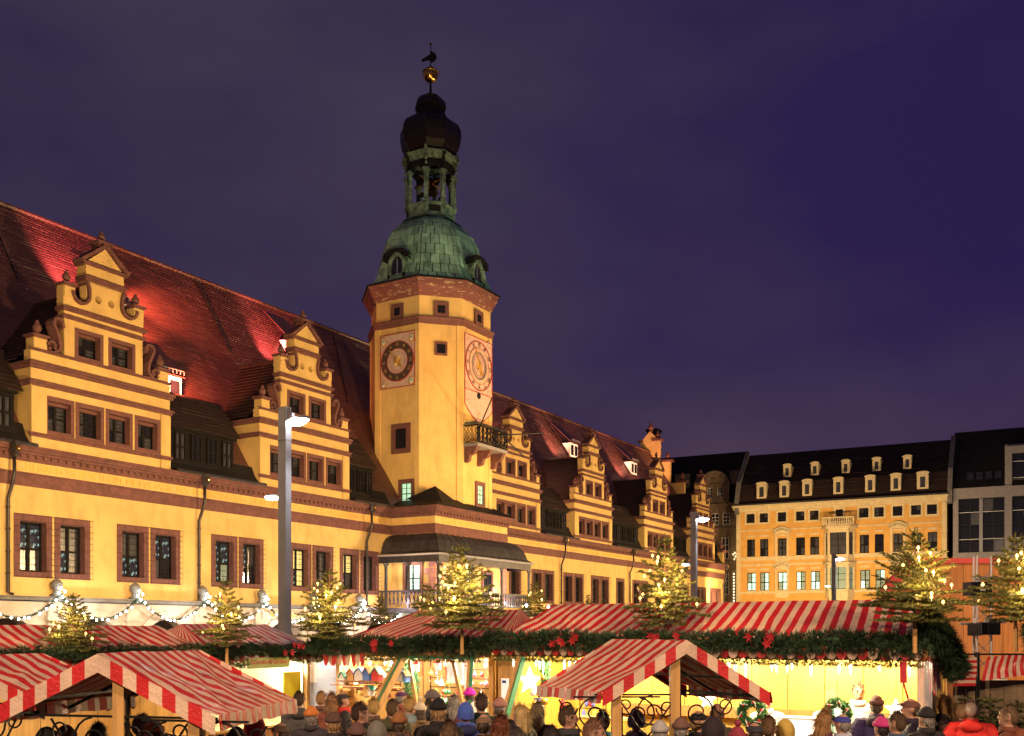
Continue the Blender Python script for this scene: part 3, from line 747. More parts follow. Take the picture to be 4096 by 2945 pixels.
m.box(LX0 - .06, LX1 + .06, LY - .06, LY + .2, 7.44, 7.47); m.build('fascia', M['lead'], gal)
m = MB(); m.box(LX0 + .2, LX1 - .2, LY + .2, y - .1, 7.3, 7.34); m.build('soffit', M['white'], gal)
posts = [(LX0 + .1, LY + .1), (LX0 + .1, LY + 2.3), (LX0 + .1, -.5), (LX0 + 3.8, LY + .1), (LX0 + 7.4, LY + .1), (LX1 - .1, LY + .1), (LX1 - .1, LY + 2.3)]
pm = MB(); pm.box(-.07, .07, -.07, .07, 4.3, 7.05)
for sx in (-1, 1):
    pm.add([(sx * .07, -.05, 6.8), (sx * .07, .05, 6.8), (sx * .3, .05, 7.05), (sx * .3, -.05, 7.05), (sx * .07, -.05, 7.05), (sx * .07, .05, 7.05)], [(0, 1, 2, 3), (0, 3, 4), (1, 5, 2)])
pm = pm.mesh('post', M['lead'])
for x, yy in posts: place('post', pm, gal, (x, yy, 0))
m = MB(); m.box(LX0 + .02, LX1 - .02, LY + .02, LY + .18, 5.25, 5.36); m.box(LX0 + .02, LX0 + .18, LY + .182, 0, 5.25, 5.36); m.box(LX1 - .18, LX1 - .02, LY + .182, 0, 5.25, 5.36)
m.box(LX0 + .03, LX1 - .03, LY + .03, LY + .17, 4.42, 4.5); m.build('handrail', M['lead'], gal)
bm_ = MB(); bm_.box(-.09, .09, -.025, .025, 4.5, 4.58); bm_.lathe([(.05, 4.58), (.085, 4.78), (.045, 4.95), (.035, 5.05), (.07, 5.2), (.07, 5.25)], 6); bm_ = bm_.mesh('baluster', M['lead'], False)
k = LX0 + .35
while k < LX1 - .2:
    place('baluster', bm_, gal, (k, LY + .1, 0)); k += .30
k = LY + .4
while k < -.2:
    place('baluster', bm_, gal, (LX0 + .1, k, 0), R(90)); place('baluster', bm_, gal, (LX1 - .1, k, 0), R(90)); k += .30
# ground floor of the bay
m = MB(); m.box(BX0, BX1, y, -.3, 0, 3.99); m.build('bay_base', M['palestone'], bay)
point("gallery_lamp", th(28.6, -4.0, 4.75), 520, (1, .93, .88), .12)
point("gallery_lamp", th(32.6, -4.0, 4.75), 560, (1, .88, .9), .12)
point("gallery_lamp", th(25.5, -1.8, 6.8), 110, (1, .93, .7), .12)
point("entrance_lamp", th(24.0, -1.6, 4.6), 200, (1, .74, .78), .12)
# floodlight box and loudspeaker on the gallery rail
m = MB(); m.box(25.3, 25.9, LY + .0, LY + .35, 5.42, 5.72); m.bar((25.6, LY + .2, 5.36), (25.6, LY + .2, 5.42), .1); fb = tag(m.build('floodlight_box', M['steel'], T), None)
m = MB(); m.box(25.34, 25.86, LY - .02, LY - .002, 5.46, 5.68); m.build('glass', M['white'], fb)
# ================================================================== CLOCK TOWER
TX, TY, TR, TA = 31.6, .8, 3.75, 1.75
TWROOT = th(TX, TY)
TW = thing('clock_tower', 'ochre octagonal clock tower with green copper dome and dark onion spire above the town hall', 'tower', TWROOT, TROT)
def octa(r, a=None):
    a = a if a is not None else r * TA / TR
    return [(-a, -r), (a, -r), (r, -a), (r, a), (a, r), (-a, r), (-r, a), (-r, -a)]
def octring(m, prof, mi=0, k=None):
    """prof: (r,z)"""
    rings = [[(x, y, z) for x, y in octa(r)] for r, z in prof]
    vs = [p for rg in rings for p in rg]; fs = []
    for i in range(len(rings) - 1):
        for j in range(8): fs.append((i * 8 + j, i * 8 + (j + 1) % 8, (i + 1) * 8 + (j + 1) % 8, (i + 1) * 8 + j))
    m.add(vs, fs, mi)
m = MB(); octring(m, [(TR, 10.3), (TR, 22.5)]); octring(m, [(TR - .06, 22.5), (TR - .06, 24.5)]); octring(m, [(TR + .25, 8.0), (TR + .25, 10.3), (TR, 10.9)])
tw_wall = m.build('shaft', M['ochre'], TW)
# corner pilaster strips
m = MB(); P = octa(TR + .045)
for j in range(8):
    p, c, q = Vector(P[j - 1]), Vector(P[j]), Vector(P[(j + 1) % 8])
    a = c + (p - c).normalized() * .42; b = c + (q - c).normalized() * .42
    ai, bi = a * (1 - .06 / TR), b * (1 - .06 / TR)
    for z0, z1 in ((10.9, 22.48),):
        m.quad((*a, z0), (*c, z0), (*c, z1), (*a, z1)); m.quad((*c, z0), (*b, z0), (*b, z1), (*c, z1))
        m.quad((*ai, z0), (*a, z0), (*a, z1), (*ai, z1)); m.quad((*b, z0), (*bi, z0), (*bi, z1), (*b, z1))
m.build('corner_strip', M['ochre'], TW)
m = MB(); octring(m, [(TR - .05, 22.46), (TR + .1, 22.5), (TR + .13, 22.78), (TR + .2, 22.84), (TR + .2, 22.92), (TR - .06, 22.97)]); m.build('string_course', M['red'], TW)
M['peel'] = mat('peeling_red_cornice', (.275, .088, .058), .8, var=.2, scale=3)
t = M['peel'].node_tree; p = t.nodes["Principled BSDF"]; nz = t.nodes.new("ShaderNodeTexNoise"); nz.inputs["Scale"].default_value = 1.7; nz.inputs["Detail"].default_value = 8; nz.inputs["Roughness"].default_value = .7
mpg = t.nodes.new("ShaderNodeMapping"); mpg.inputs["Scale"].default_value = (1, 1, 4.5); cc = t.nodes.new("ShaderNodeTexCoord"); t.links.new(cc.outputs["Object"], mpg.inputs[0]); t.links.new(mpg.outputs[0], nz.inputs["Vector"])
rp = t.nodes.new("ShaderNodeValToRGB"); rp.color_ramp.elements[0].position = .555; rp.color_ramp.elements[1].position = .60; rp.color_ramp.elements[0].color = (.165, .052, .04, 1); rp.color_ramp.elements[1].color = (.38, .25, .15, 1)
t.links.new(nz.outputs["Fac"], rp.inputs[0]); t.links.new(rp.outputs[0], p.inputs["Base Color"])
m = MB(); octring(m, [(TR - .06, 24.28), (TR + .05, 24.34), (TR + .12, 24.55), (TR + .36, 24.95), (TR + .42, 25.2), (TR + .48, 25.28)]); m.build('main_cornice', M['peel'], TW)
m = MB(); octring(m, [(TR + .30, 25.285), (TR + .55, 25.29), (TR + .55, 25.38), (TR + .28, 25.5), (TR - .1, 25.6)]); m.build('drip_edge', M['slate'], TW)
# windows of the tower; face frames
def face(j):
    """matrix whose x runs along face j (0 = front), y into the wall, z up"""
    P = octa(TR); a, b = Vector(P[2 * j % 8] if False else P[j]), Vector(P[(j + 1) % 8])
    c = (a + b) / 2; d = (b - a).normalized(); ang = math.atan2(d.y, d.x)
    return c, ang
def twin(j, x, z0, z1, w, bw, lit=None, off=0, dark=None):
    c, ang = face(j); R_ = Matrix.Rotation(ang, 3, 'Z'); o = Vector((c.x, c.y, 0)) + R_ @ Vector((x - w / 2, -.004 + off, 0))
    m = MB(); h = z1 - z0
    for x0, x1, a, b in ((0, bw, 0, h), (w - bw, w, 0, h), (bw, w - bw, h - bw, h), (bw, w - bw, 0, bw)): m.box(x0, x1, -.10, .0, a, b)
    wo_ = m.build('window', M['red'], TW, loc=(o.x, o.y, z0), rz=ang)
    g = MB(); g.box(bw, w - bw, -.022, -.01, bw, h - bw); g.build('pane', lit or M['glass'], wo_)
    s = MB(); iw = w - 2 * bw
    s.box(bw + iw / 2 - .03, bw + iw / 2 + .03, -.05, -.024, bw, h - bw)
    n = 2 if not lit else 4
    for k in range(1, n): 
        t_ = .03 if (lit and k == 2) else .015
        s.box(bw, w - bw, -.045, -.025, bw + (h - 2 * bw) * k / n - t_, bw + (h - 2 * bw) * k / n + t_)
    for x0, x1, a, b in ((bw, bw + .045, bw, h - bw), (w - bw - .045, w - bw, bw, h - bw), (bw + .045, w - bw - .045, bw, bw + .045), (bw + .045, w - bw - .045, h - bw - .045, h - bw)): s.box(x0, x1, -.055, -.023, a, b)
    s.build('sash', M['darkwood'] if not lit else M['green'], wo_)
    return wo_
# faces: 7 = front-left diagonal, 0 = front, 6 = left
twin(7, 0, 22.95, 23.95, .98, .24); twin(6, .05, 22.95, 23.95, .95, .24); twin(0, .1, 22.95, 23.95, .98, .24)
twin(7, -.02, 20.5, 21.36, .82, .13); twin(6, .35, 14.3, 16.2, 1.5, .32); twin(6, .8, 10.75, 12.6, 1.25, .24, M['litgreen']); twin(0, .25, 11.0, 12.72, 1.15, .24, M['litgreen'])

# ---- the two painted clock faces
M['panel'] = mat('painted_pink_panel', (.50, .36, .30), .75, var=.12, scale=3)
M['clockred'] = mat('clock_red_line', (.32, .05, .035), .7, var=.15)
M['clockblack'] = mat('clock_dark_ring', (.06, .04, .032), .6, var=.4, scale=6)
M['clockgold'] = mat('clock_gold', (.55, .33, .08), .4, metal=.4, var=.2)
M['rose'] = mat('faded_rose_band', (.50, .33, .24), .7, var=.25, scale=5)
def ringp(m, cx, cz, r0, r1, y0, y1, n=40):
    m.plate([(cx + r1 * math.cos(2 * math.pi * k / n), cz + r1 * math.sin(2 * math.pi * k / n)) for k in range(n)], [[(cx + r0 * math.cos(2 * math.pi * k / n), cz + r0 * math.sin(2 * math.pi * k / n)) for k in range(n)]] if r0 > 0 else [], y0, y1)
NUM = ['XII', 'I', 'II', 'III', 'IIII', 'V', 'VI', 'VII', 'VIII', 'IX', 'X', 'XI']
def clock(j, xc, zc, rr, x0, x1, z0, z1, kind):
    c, ang = face(j)
    def put(name, m, mt, parent=TW): return m.build(name, mt, parent, loc=None if parent is not TW else (c.x, c.y, 0), rz=0 if parent is not TW else ang)
    m = MB()
    if kind == 'front': m.plate([(x0, 17.55), (x0 + .25, 17.3), (xc - .55, 16.75), (xc, 16.55), (xc + .55, 16.75), (x1 - .25, 17.3), (x1, 17.55), (x1, z1), (x0, z1)], [], -.07, -.01)
    else: m.box(x0, x1, -.07, -.01, z0, z1)
    ck = put('clock_panel', m, M['panel'])
    m = MB(); t_ = .05
    if kind == 'front':
        L_ = [(x0, 17.55), (x0 + .25, 17.3), (xc - .55, 16.75), (xc, 16.55), (xc + .55, 16.75), (x1 - .25, 17.3), (x1, 17.55), (x1, z1), (x0, z1), (x0, 17.55)]
        for (xa, za), (xb, zb) in zip(L_, L_[1:]): m.bar((xa, -.085, za), (xb, -.085, zb), t_, .03)
        m.box(x0 + .03, x1 - .03, -.095, -.072, z0 - .03, z0 + .03)
    else:
        for a, b, cc_, d in ((x0, x0 + t_, z0, z1), (x1 - t_, x1, z0, z1), (x0 + t_, x1 - t_, z0, z0 + t_), (x0 + t_, x1 - t_, z1 - t_, z1)): m.box(a, b, -.1, -.072, cc_, d)
    ringp(m, xc, zc, rr - .06, rr, -.125, -.072)
    if kind == 'front': ringp(m, xc, zc, rr * .73, rr * .745, -.122, -.11); ringp(m, xc, zc, rr * .40, rr * .42, -.124, -.11)
    else: ringp(m, xc, zc, rr * .60, rr * .635, -.128, -.11); ringp(m, xc, zc, rr * .46, rr * .47, -.122, -.11)
    put('red_lines', m, M['clockred'], ck)
    m = MB(); ringp(m, xc, zc, rr * .625, rr - .062, -.115, -.072) if kind != 'front' else ringp(m, xc, zc, rr * .56, rr * .72, -.115, -.072)
    put('numeral_ring' if kind != 'front' else 'zodiac_ring', m, M['clockblack'] if kind != 'front' else M['rose'], ck)
    if kind == 'front':
        m = MB(); ringp(m, xc, zc, rr * .5, rr * .555, -.13, -.072); put('grey_ring', m, M['greystone'], ck)
    for k in range(12):
        a = R(90 - 30 * k); rad = rr * (.855 if kind == 'front' else .81)
        lab = NUM[k] if kind == 'front' else NUM[k]
        me = text_mesh(lab, rr * .2, .006, M['clockblack'] if kind == 'front' else M['clockgold'], width=rr * (.035 + .045 * len(lab)))
        me.transform(Matrix.Rotation(a - R(90), 4, Vector((0, -1, 0))))
        place('numeral', me, ck, (xc + rad * math.cos(a), -.125, zc + rad * math.sin(a)))
    m = MB()
    for k in range(24):
        a = 2 * math.pi * k / 24; ro = rr * (.40 if kind != 'front' else .34)
        m.add([(xc + rr * .06 * math.cos(a - .3), -.13, zc + rr * .06 * math.sin(a - .3)), (xc + rr * .06 * math.cos(a + .3), -.13, zc + rr * .06 * math.sin(a + .3)), (xc + ro * math.cos(a), -.125, zc + ro * math.sin(a)), (xc + rr * .04 * math.cos(a), -.16, zc + rr * .04 * math.sin(a))], [(0, 1, 3), (1, 2, 3), (2, 0, 3)])
    m.ell((xc, -.17, zc), (rr * .055, .05, rr * .055), 10, 7)
    put('sunburst', m, M['clockgold'], ck)
    for a, ln, w in ((R(112 if kind == 'front' else 128), .72, .06), (R(-62 if kind == 'front' else -48), .42, .10)):
        m = MB(); m.bar((xc - rr * .1 * math.cos(a), -.15, zc - rr * .1 * math.sin(a)), (xc + rr * ln * math.cos(a), -.15, zc + rr * ln * math.sin(a)), rr * w, .02)
        ex, ez = xc + rr * ln * .8 * math.cos(a), zc + rr * ln * .8 * math.sin(a); m.lathe([(rr * .02, -.01), (rr * .07, 0), (rr * .02, .01)], 8, (0, 0, 0), 0, 0, Matrix.Translation((ex, -.15, ez)) @ Matrix.Rotation(R(90), 4, 'X'))
        put('clock_hand', m, M['clockgold'], ck)
    if kind == 'front':
        m = MB(); ringp(m, xc, 18.35, 0, .21, -.1, -.071, 12); put('moon_hole', m, M['black'], ck)
        m = MB(); m.plate([(xc - .22, 17.45), (xc + .22, 17.45), (xc + .22, 17.0), (xc, 16.78), (xc - .22, 17.0)], [], -.085, -.071)
        for k in range(26):
            a, b = random.uniform(x0 + .2, x1 - .2), random.uniform(17.35, 18.5); 
            if abs(a - xc) < .35 and b > 18: continue
            m.bar((a, -.08, b), (a + random.uniform(-.16, .16), -.08, b + random.uniform(-.1, .1)), .025, .015)
        put('painted_shield', m, M['rose'], ck)
    for sx in (-1, 1):
        for sz in (-1, 1):
            ax, az = xc + sx * rr * .84, zc + sz * rr * 1.04
            if kind == 'front' and sz < 0: az = zc - rr * .98
            m = MB()
            for k in range(7): m.ell((ax + .2 * math.cos(k * .9), -.075, az + .24 * math.sin(k * .9)), (.10, .025, .10), 7, 5)
            q = put('crest', m, M['clockgold'] if kind != 'front' else M['rose'], ck)
            if kind != 'front':
                m = MB(); m.plate([(ax - .14, az + .16), (ax + .14, az + .16), (ax + .14, az - .05), (ax, az - .2), (ax - .14, az - .05)][::-1], [], -.125, -.1); put('shield', m, M['white'], ck)
                m = MB()
                for k in range(4): m.box(ax - .12 + k * .07, ax - .085 + k * .07, -.132, -.126, az - .06, az + .14)
                put('shield_bars', m, M['clockblack'] if sx * sz > 0 else M['green'], ck)
clock(6, .1, 20.25, 1.32, -1.3, 1.5, 18.55, 22.05, 'left')
clock(0, .05, 20.3, 1.62, -1.62, 1.70, 18.55, 22.1, 'front')

# ---- balcony of the tower pipers and its poles
m = MB(); fy = -TR; bx0, bx1, by = -1.75, 1.95, -TR - 1.15
m.box(bx0, bx1, by, fy + .02, 14.72, 14.92); bal = m.build('balcony_slab', M['steel'], TW)
for x in (bx0 + .25, .1, bx1 - .25):
    m = MB(); m.plate([(0, 0), (0, -1.0), (.35, -.9), (.45, -.55), (.8, -.42), (1.05, 0)], [], -.16, .16, 0, Matrix.Translation((x, fy, 14.715)) @ Matrix.Rotation(R(-90), 4, 'Z'))
    m.build('bracket', M['red'], bal)
m = MB()
m.box(bx0, bx1, by, by + .06, 16.02, 16.1); m.box(bx0, bx0 + .06, by + .061, fy, 16.02, 16.1); m.box(bx1 - .06, bx1, by + .061, fy, 16.02, 16.1)
m.box(bx0, bx1, by, by + .05, 14.98, 15.04)
def lattice(p0, p1, n):
    for k in range(n):
        a, b = p0.lerp(p1, k / n), p0.lerp(p1, (k + 1) / n); 
        for z in (15.02, 15.35, 15.68):
            m.bar((a.x, a.y, z), (b.x, b.y, z + .33), .02); m.bar((a.x, a.y, z + .33), (b.x, b.y, z), .02)
lattice(Vector((bx0, by + .03, 0)), Vector((bx1, by + .03, 0)), 16); lattice(Vector((bx0 + .03, by, 0)), Vector((bx0 + .03, fy, 0)), 5); lattice(Vector((bx1 - .03, by, 0)), Vector((bx1 - .03, fy, 0)), 5)
for x in (bx0 + .03, -.55, .7, bx1 - .03): m.tube([(x, by + .03, 14.92), (x, by + .03, 16.12)], .045, 6)
for k in range(8):
    x = bx0 + .2 + k * .45; m.lathe([(.04, 15.0), (.1, 15.25), (.05, 15.5), (.08, 15.8), (.04, 16.0)], 6, (x, by + .03, 0))
m.build('balcony_railing', M['iron'], bal)
m = MB(); m.add([(bx0 - .05, by - .05, 16.1), (bx1 + .05, by - .05, 16.1), (bx1 + .05, by + .3, 16.35), (bx0 - .05, by + .3, 16.35)], [(0, 1, 2, 3)]); m.quad((bx0 - .05, by - .05, 16.1), (bx0 - .05, fy, 16.1), (bx0 + .25, fy, 16.35), (bx0 + .25, by + .3, 16.35)); m.build('rail_cover', M['oldcopper'], bal)
for p, q in (((bx0 + .1, by, 15.75), (bx0 - 1.4, by - 1.9, 17.2)), ((.7, by, 15.75), (bx1 + 2.2, by - 1.5, 16.35)), ((bx1 - .1, by, 15.6), (bx1 + 2.6, by + .3, 15.0))):
    m = MB(); m.tube([p, q], [.05, .04], 6); m.ell(q, (.065, .065, .065), 8, 6); m.build('flagpole', M['iron'], bal)

# ---- copper dome laid in sheets
DP = [(4.02, 25.12), (3.72, 25.45), (3.42, 25.95), (3.26, 26.45), (3.12, 26.98), (2.96, 27.48), (2.68, 27.95), (2.22, 28.38), (1.72, 28.72)]
core = MB(); octring(core, [(r - .06, z - .02) for r, z in DP]); dome = core.build('dome', M['slate'], TW)
rgc = random.Random(5)
for i in range(len(DP) - 1):
    (r0, z0), (r1, z1) = DP[i], DP[i + 1]; A, B = octa(r0), octa(r1)
    for j in range(8):
        if j in (2, 3, 4): n = 1
        else: n = max(1, round((Vector(A[j]) - Vector(A[(j + 1) % 8])).length / .58))
        off = .5 if (i % 2 and n > 1) else 0
        cuts = [0] + [min(1, (k + off) / n) for k in range(0 if off else 1, n + (1 if off else 0))]
        cuts = sorted(set(c for c in cuts if c <= 1)); cuts = cuts if cuts[-1] == 1 else cuts + [1]
        for k in range(len(cuts) - 1):
            a, b = cuts[k] + .012, cuts[k + 1] - .012
            if b - a < .05: continue
            lp = lambda P, f: Vector(P[j]).lerp(Vector(P[(j + 1) % 8]), f)
            q = [lp(A, a), lp(A, b), lp(B, b), lp(B, a)]; zz = [z0 + .02, z0 + .02, z1 - .005, z1 - .005]
            pts = []; inn = []
            for p, z in zip(q, zz):
                o = p.normalized() * (.035 if z < z0 + .1 else .012); pts.append((p.x + o.x, p.y + o.y, z)); inn.append((p.x * .98, p.y * .98, z))
            s = MB(); s.add(pts + inn, [(0, 1, 2, 3), (0, 4, 5, 1), (1, 5, 6, 2), (3, 2, 6, 7), (0, 3, 7, 4)]); s.build('copper_sheet', M['copper'], dome)
# oval dormer windows in the dome
def oculus(j):
    c, ang = face(j); cc_ = Vector((c.x, c.y, 0)); nrm = Vector((math.sin(ang), -math.cos(ang), 0)); base = nrm * 3.74
    m = MB(); zc = 25.78
    oval = lambda rx, rz: [(rx * math.cos(2 * math.pi * k / 20), zc + rz * math.sin(2 * math.pi * k / 20)) for k in range(20)]
    m.plate(oval(.72, .74), [oval(.50, .58)], -.12, .5)
    for k in range(5): m.lathe([(.02, 0), (.10, .05), (.02, .1)], 6, (math.cos(.3 + k * 1.4) * .6, -.14, zc + math.sin(.3 + k * 1.4) * .84))
    m.bar((0, -.16, zc + .52), (0, -.16, zc + .78), .16)
    o = m.build('oval_dormer', M['oldcopper'], TW, loc=(base.x, base.y, 0), rz=ang)
    h = MB()
    n = 10
    for r_, zo, yy in ((.98, 0, -.26),):
        P = [(r_ * math.cos(math.pi * k / n), zc + .58 + .34 * math.sin(math.pi * k / n)) for k in range(n + 1)]
        for (xa, za), (xb, zb) in zip(P, P[1:]):
            h.add([(xa, yy, za), (xb, yy, zb), (xb, yy, zb - .2), (xa, yy, za - .2), (xa * .8, .9, za), (xb * .8, .9, zb), (xb * .8, .9, zb - .2), (xa * .8, .9, za - .2)], [(0, 1, 2, 3), (0, 4, 5, 1), (3, 2, 6, 7)])
    h.box(-.7, .7, -.2, .3, zc - .78, zc - .68); h.box(-.92, -.68, -.3, .0, zc + .46, zc + .62); h.box(.68, .92, -.3, .0, zc + .46, zc + .62)
    h.box(-.66, -.5, -.16, .3, zc - .66, zc - .3); h.box(.5, .66, -.16, .3, zc - .66, zc - .3)
    h.build('dormer_hood', M['slate'], o)
    g = MB(); g.plate(oval(.51, .59), [], .02, .05); g.build('pane', M['glass'], o)
    g = MB(); g.box(-.02, .02, -.0, .018, zc - .48, zc + .48); g.build('window_bar', M['truss'], o)
oculus(6); oculus(0); oculus(2)
# ---- open lantern
def oring(name, mt, prof, parent=TW): 
    m = MB(); octring(m, prof); return m.build(name, mt, parent)
oring('lantern_foot', M['oldcopper'], [(1.9, 28.7), (1.62, 28.95), (1.5, 29.15), (1.5, 29.3)])
par = oring('lantern_parapet', M['oldcopper'], [(1.46, 29.3), (1.46, 30.15), (1.58, 30.2), (1.58, 30.32), (1.1, 30.34)])
OC = octa(1.47)
for j in range(8):
    a, b = Vector(OC[j]), Vector(OC[(j + 1) % 8]); d = (b - a).normalized(); nrm = Vector((d.y, -d.x)); c = (a + b) / 2; ang = math.atan2(d.y, d.x)
    m = MB(); m.box(-.4, .4, -.05, -.002, 29.45, 30.05); m.build('parapet_panel', M['slate'] if j % 2 else M['oldcopper'], par, loc=(c.x, c.y, 0), rz=ang)
    ln = (b - a).length
    # arch screen between two columns
    m = MB(); w = ln / 2
    arch = [(w * .58 * math.cos(t), 32.55 + w * .58 * math.sin(t)) for t in [math.pi * k / 10 for k in range(11)]]
    m.plate([(-w, 32.5), (-w * .58, 32.5)] + arch[::-1][1:-1] + [(w * .58, 32.5), (w, 32.5), (w, 33.3), (-w, 33.3)], [], .02, .16)
    for sx in (-1, 1): m.ell((sx * w * .55, -.02, 33.05), (.1, .08, .16), 7, 5)
    m.build('arch', M['slate'], TW, loc=(c.x, c.y, 0), rz=ang)
    m = MB(); m.box(-.135, .135, -.11, .13, 30.34, 32.4); m.box(-.22, .22, -.18, .2, 32.401, 32.6); m.box(-.2, .2, -.16, .18, 30.34, 30.5)
    for z in (30.95, 31.45, 31.95): m.box(-.14, .14, -.115, .135, z, z + .02)
    m.build('column', M['oldcopper'], TW, loc=(a.x, a.y, 0), rz=math.atan2(a.y, a.x) + R(90))
m = MB(); octring(m, [(1.2, 33.3), (1.42, 33.5), (1.5, 33.65), (1.68, 33.8), (1.72, 33.95), (1.2, 34.05)]); m.build('lantern_cornice', M['oldcopper'], TW)
for j in range(8):
    a = Vector(octa(1.62)[j]); m = MB(); m.lathe([(.10, 33.62), (.16, 33.7), (.10, 33.9), (.05, 34.02), (.09, 34.1), (.02, 34.25)], 7, (a.x, a.y, 0)); m.ell((a.x * .93, a.y * .93, 33.35), (.12, .12, .26), 7, 5); m.ell((a.x * .95, a.y * .95, 32.9), (.09, .09, .14), 6, 5); m.build('corner_volute', M['oldcopper'] if j % 2 else M['slate'], TW)
m = MB(); octring(m, [(.95, 30.3), (.95, 30.36), (0.02, 30.37)]); m.lathe([(.55, 31.55), (.5, 31.6), (.38, 31.9), (.3, 32.15), (.1, 32.25)], 12); m.tube([(-1.2, 0, 32.3), (1.2, 0, 32.3)], .06, 5); m.tube([(0, -1.2, 32.31), (0, 1.2, 32.31)], .06, 5)
m.lathe([(.22, 31.2), (.2, 31.25), (.14, 31.4), (.05, 31.45)], 10, (.6, -.4, 0)); m.lathe([(.22, 31.2), (.2, 31.25), (.14, 31.4), (.05, 31.45)], 10, (-.55, .3, 0)); m.build('bell', M['gold'], TW)
# ---- onion, ball, vane
on = [(1.2, 34.7), (1.52, 34.95), (1.74, 35.4), (1.86, 36.05), (1.85, 36.6), (1.68, 36.98), (1.38, 37.22), (1.08, 37.45), (.92, 37.65), (.84, 37.9), (.82, 38.1)]
fine = []
for i in range(len(on) - 1):
    for k in range(2): fine.append((on[i][0] + (on[i + 1][0] - on[i][0]) * k / 2, on[i][1] + (on[i + 1][1] - on[i][1]) * k / 2))
oring('onion', M['browncopper'], fine + [on[-1]])
oring('onion_cap', M['browncopper'], [(.82, 38.06), (.96, 38.1), (.97, 38.3), (.9, 38.6), (.7, 38.86), (.4, 39.06), (.12, 39.2)])
m = MB()
P8 = [octa(r) for r, z in on]
for j in range(8): m.tube([(P8[i][j][0], P8[i][j][1], on[i][1]) for i in range(len(on))], .035, 4)
m.build('onion_ribs', M['browncopper'], TW)
m = MB(); m.tube([(0, 0, 37.5), (0, 0, 38.4)], [.10, .06], 6); m.tube([(0, 0, 39.1), (0, 0, 40.75)], [.04, .03], 5); m.build('spire_rod', M['iron'], TW)
m = MB(); m.ell((0, 0, 38.82), (.50, .50, .50), 18, 12); m.lathe([(.51, 38.92), (.55, 38.97), (.51, 39.02)], 18); bb = m.build('gilded_ball', M['gold'], TW, True)
m = MB(); m.plate([(.03, 39.6), (.28, 39.75), (.42, 40.0), (.34, 40.25), (.03, 40.4)], [], -.02, .02); m.plate([(-.03, 39.75), (-.03, 40.15), (-.3, 39.95), (-.62, 39.7), (-.56, 39.55), (-.3, 39.68)][::-1], [], -.02, .02)
m.build('weather_vane', M['browncopper'], TW, rz=R(-40))
m = MB(); m.lathe([(.02, 40.7), (.1, 40.8), (.02, 40.95)], 5); m.build('vane_star', M['gold'], TW)

# the spire stands a little taller than its drawing: raise everything above the cornice in proportion
ZK = [(24.99, 24.99), (25.0, 25.1), (25.12, 25.40), (28.72, 30.2), (29.3, 30.55), (30.34, 31.3), (32.6, 33.5), (33.2, 34.1), (34.05, 34.75), (34.85, 36.0), (35.68, 37.1), (36.4, 37.85), (36.62, 38.12), (36.78, 38.35), (37.62, 39.2), (38.82, 40.5), (39.32, 41.0), (40.95, 42.7)]
def zmap(z):
    for (a, p), (b, q) in zip(ZK, ZK[1:]):
        if z <= b: return p + (q - p) * (z - a) / (b - a)
    return z + 1.75
done = set()
def raise_tree(o):
    for ch in o.children:
        if ch.type == 'MESH' and ch.name.split('.')[0] not in ('main_cornice', 'drip_edge', 'shaft', 'corner_strip', 'onion', 'onion_cap', 'onion_ribs') and ch.data.name not in done and abs(ch.location.z) < .01:
            if max(v.co.z for v in ch.data.vertices) > 25.05:
                done.add(ch.data.name)
                for v in ch.data.vertices:
                    if v.co.z > 25: v.co.z = zmap(v.co.z)
                    if v.co.z > 30.3 and not ch.location.length: v.co.x *= 1.035; v.co.y *= 1.035
        raise_tree(ch)
raise_tree(TW)
# ================================================================== APRICOT BAROQUE HOUSE
Y = thing('baroque_house', 'apricot baroque house with cream trim, oriel and two rows of dormers', 'house', YO, YROT)
YW = 24.15
r1 = [(1.25, 2.27), (2.88, 3.91), (5.1, 6.11), (7.28, 8.3), (8.94, 9.95), (11.95, 12.78), (14.61, 15.67), (16.31, 17.37), (18.37, 19.4), (20.35, 21.41), (22.06, 23.11)]
r2 = [(1.31, 2.31), (2.92, 3.95), (5.1, 6.13), (7.3, 8.36), (8.96, 10.02), (14.68, 15.72), (16.37, 17.37), (18.41, 19.45), (20.42, 21.44), (22.15, 23.15)]
r3 = [(1.35, 2.41), (2.94, 4.04), (5.14, 6.23), (7.34, 8.42), (9.04, 10.14), (14.74, 15.85), (16.46, 17.5), (18.5, 19.55), (20.45, 21.5), (22.15, 23.2)]
holes = [(a, b, 16.3, 17.42) for a, b in r1] + [(a, b, 12.13, 14.27) for a, b in r2] + [(a, b, 7.95, 10.15) for a, b in r3] + [(10.95, 13.85, 7.2, 15.2)]
r0 = [(a, b) for a, b in r3]
holes += [(a - .1, b + .1, .6, 4.2) for a, b in r0]
m = MB(); m.holed(0, YW, 0, 17.65, holes, 0, .4); m.box(0, .4, .402, 12, 0, 17.6); m.box(YW - .4, YW, .402, 12, 0, 17.6); m.box(0, YW, 12, 12.4, 0, 17.6)
m.build('facade', M['yellow'], Y)
m = MB(); m.box(.4, YW - .4, 1.9, 2.0, 0, 17.6); m.build('inner_wall', M['darkwood'], Y)
m = MB()
for z0, z1, o in ((15.28, 15.44, .05), (11.62, 12.05, .05), (10.98, 11.2, .06), (7.55, 7.78, .05), (4.9, 5.3, .1)):
    for x0, x1 in ((.5, 10.9), (13.9, YW - .5)): m.box(x0, x1, -o, -.002, z0, z1)
m.box(0, .5, -.08, -.002, 0, 17.6); m.box(YW - .5, YW, -.08, -.002, 0, 17.6)
m.build('string_course', M['cream'], Y)
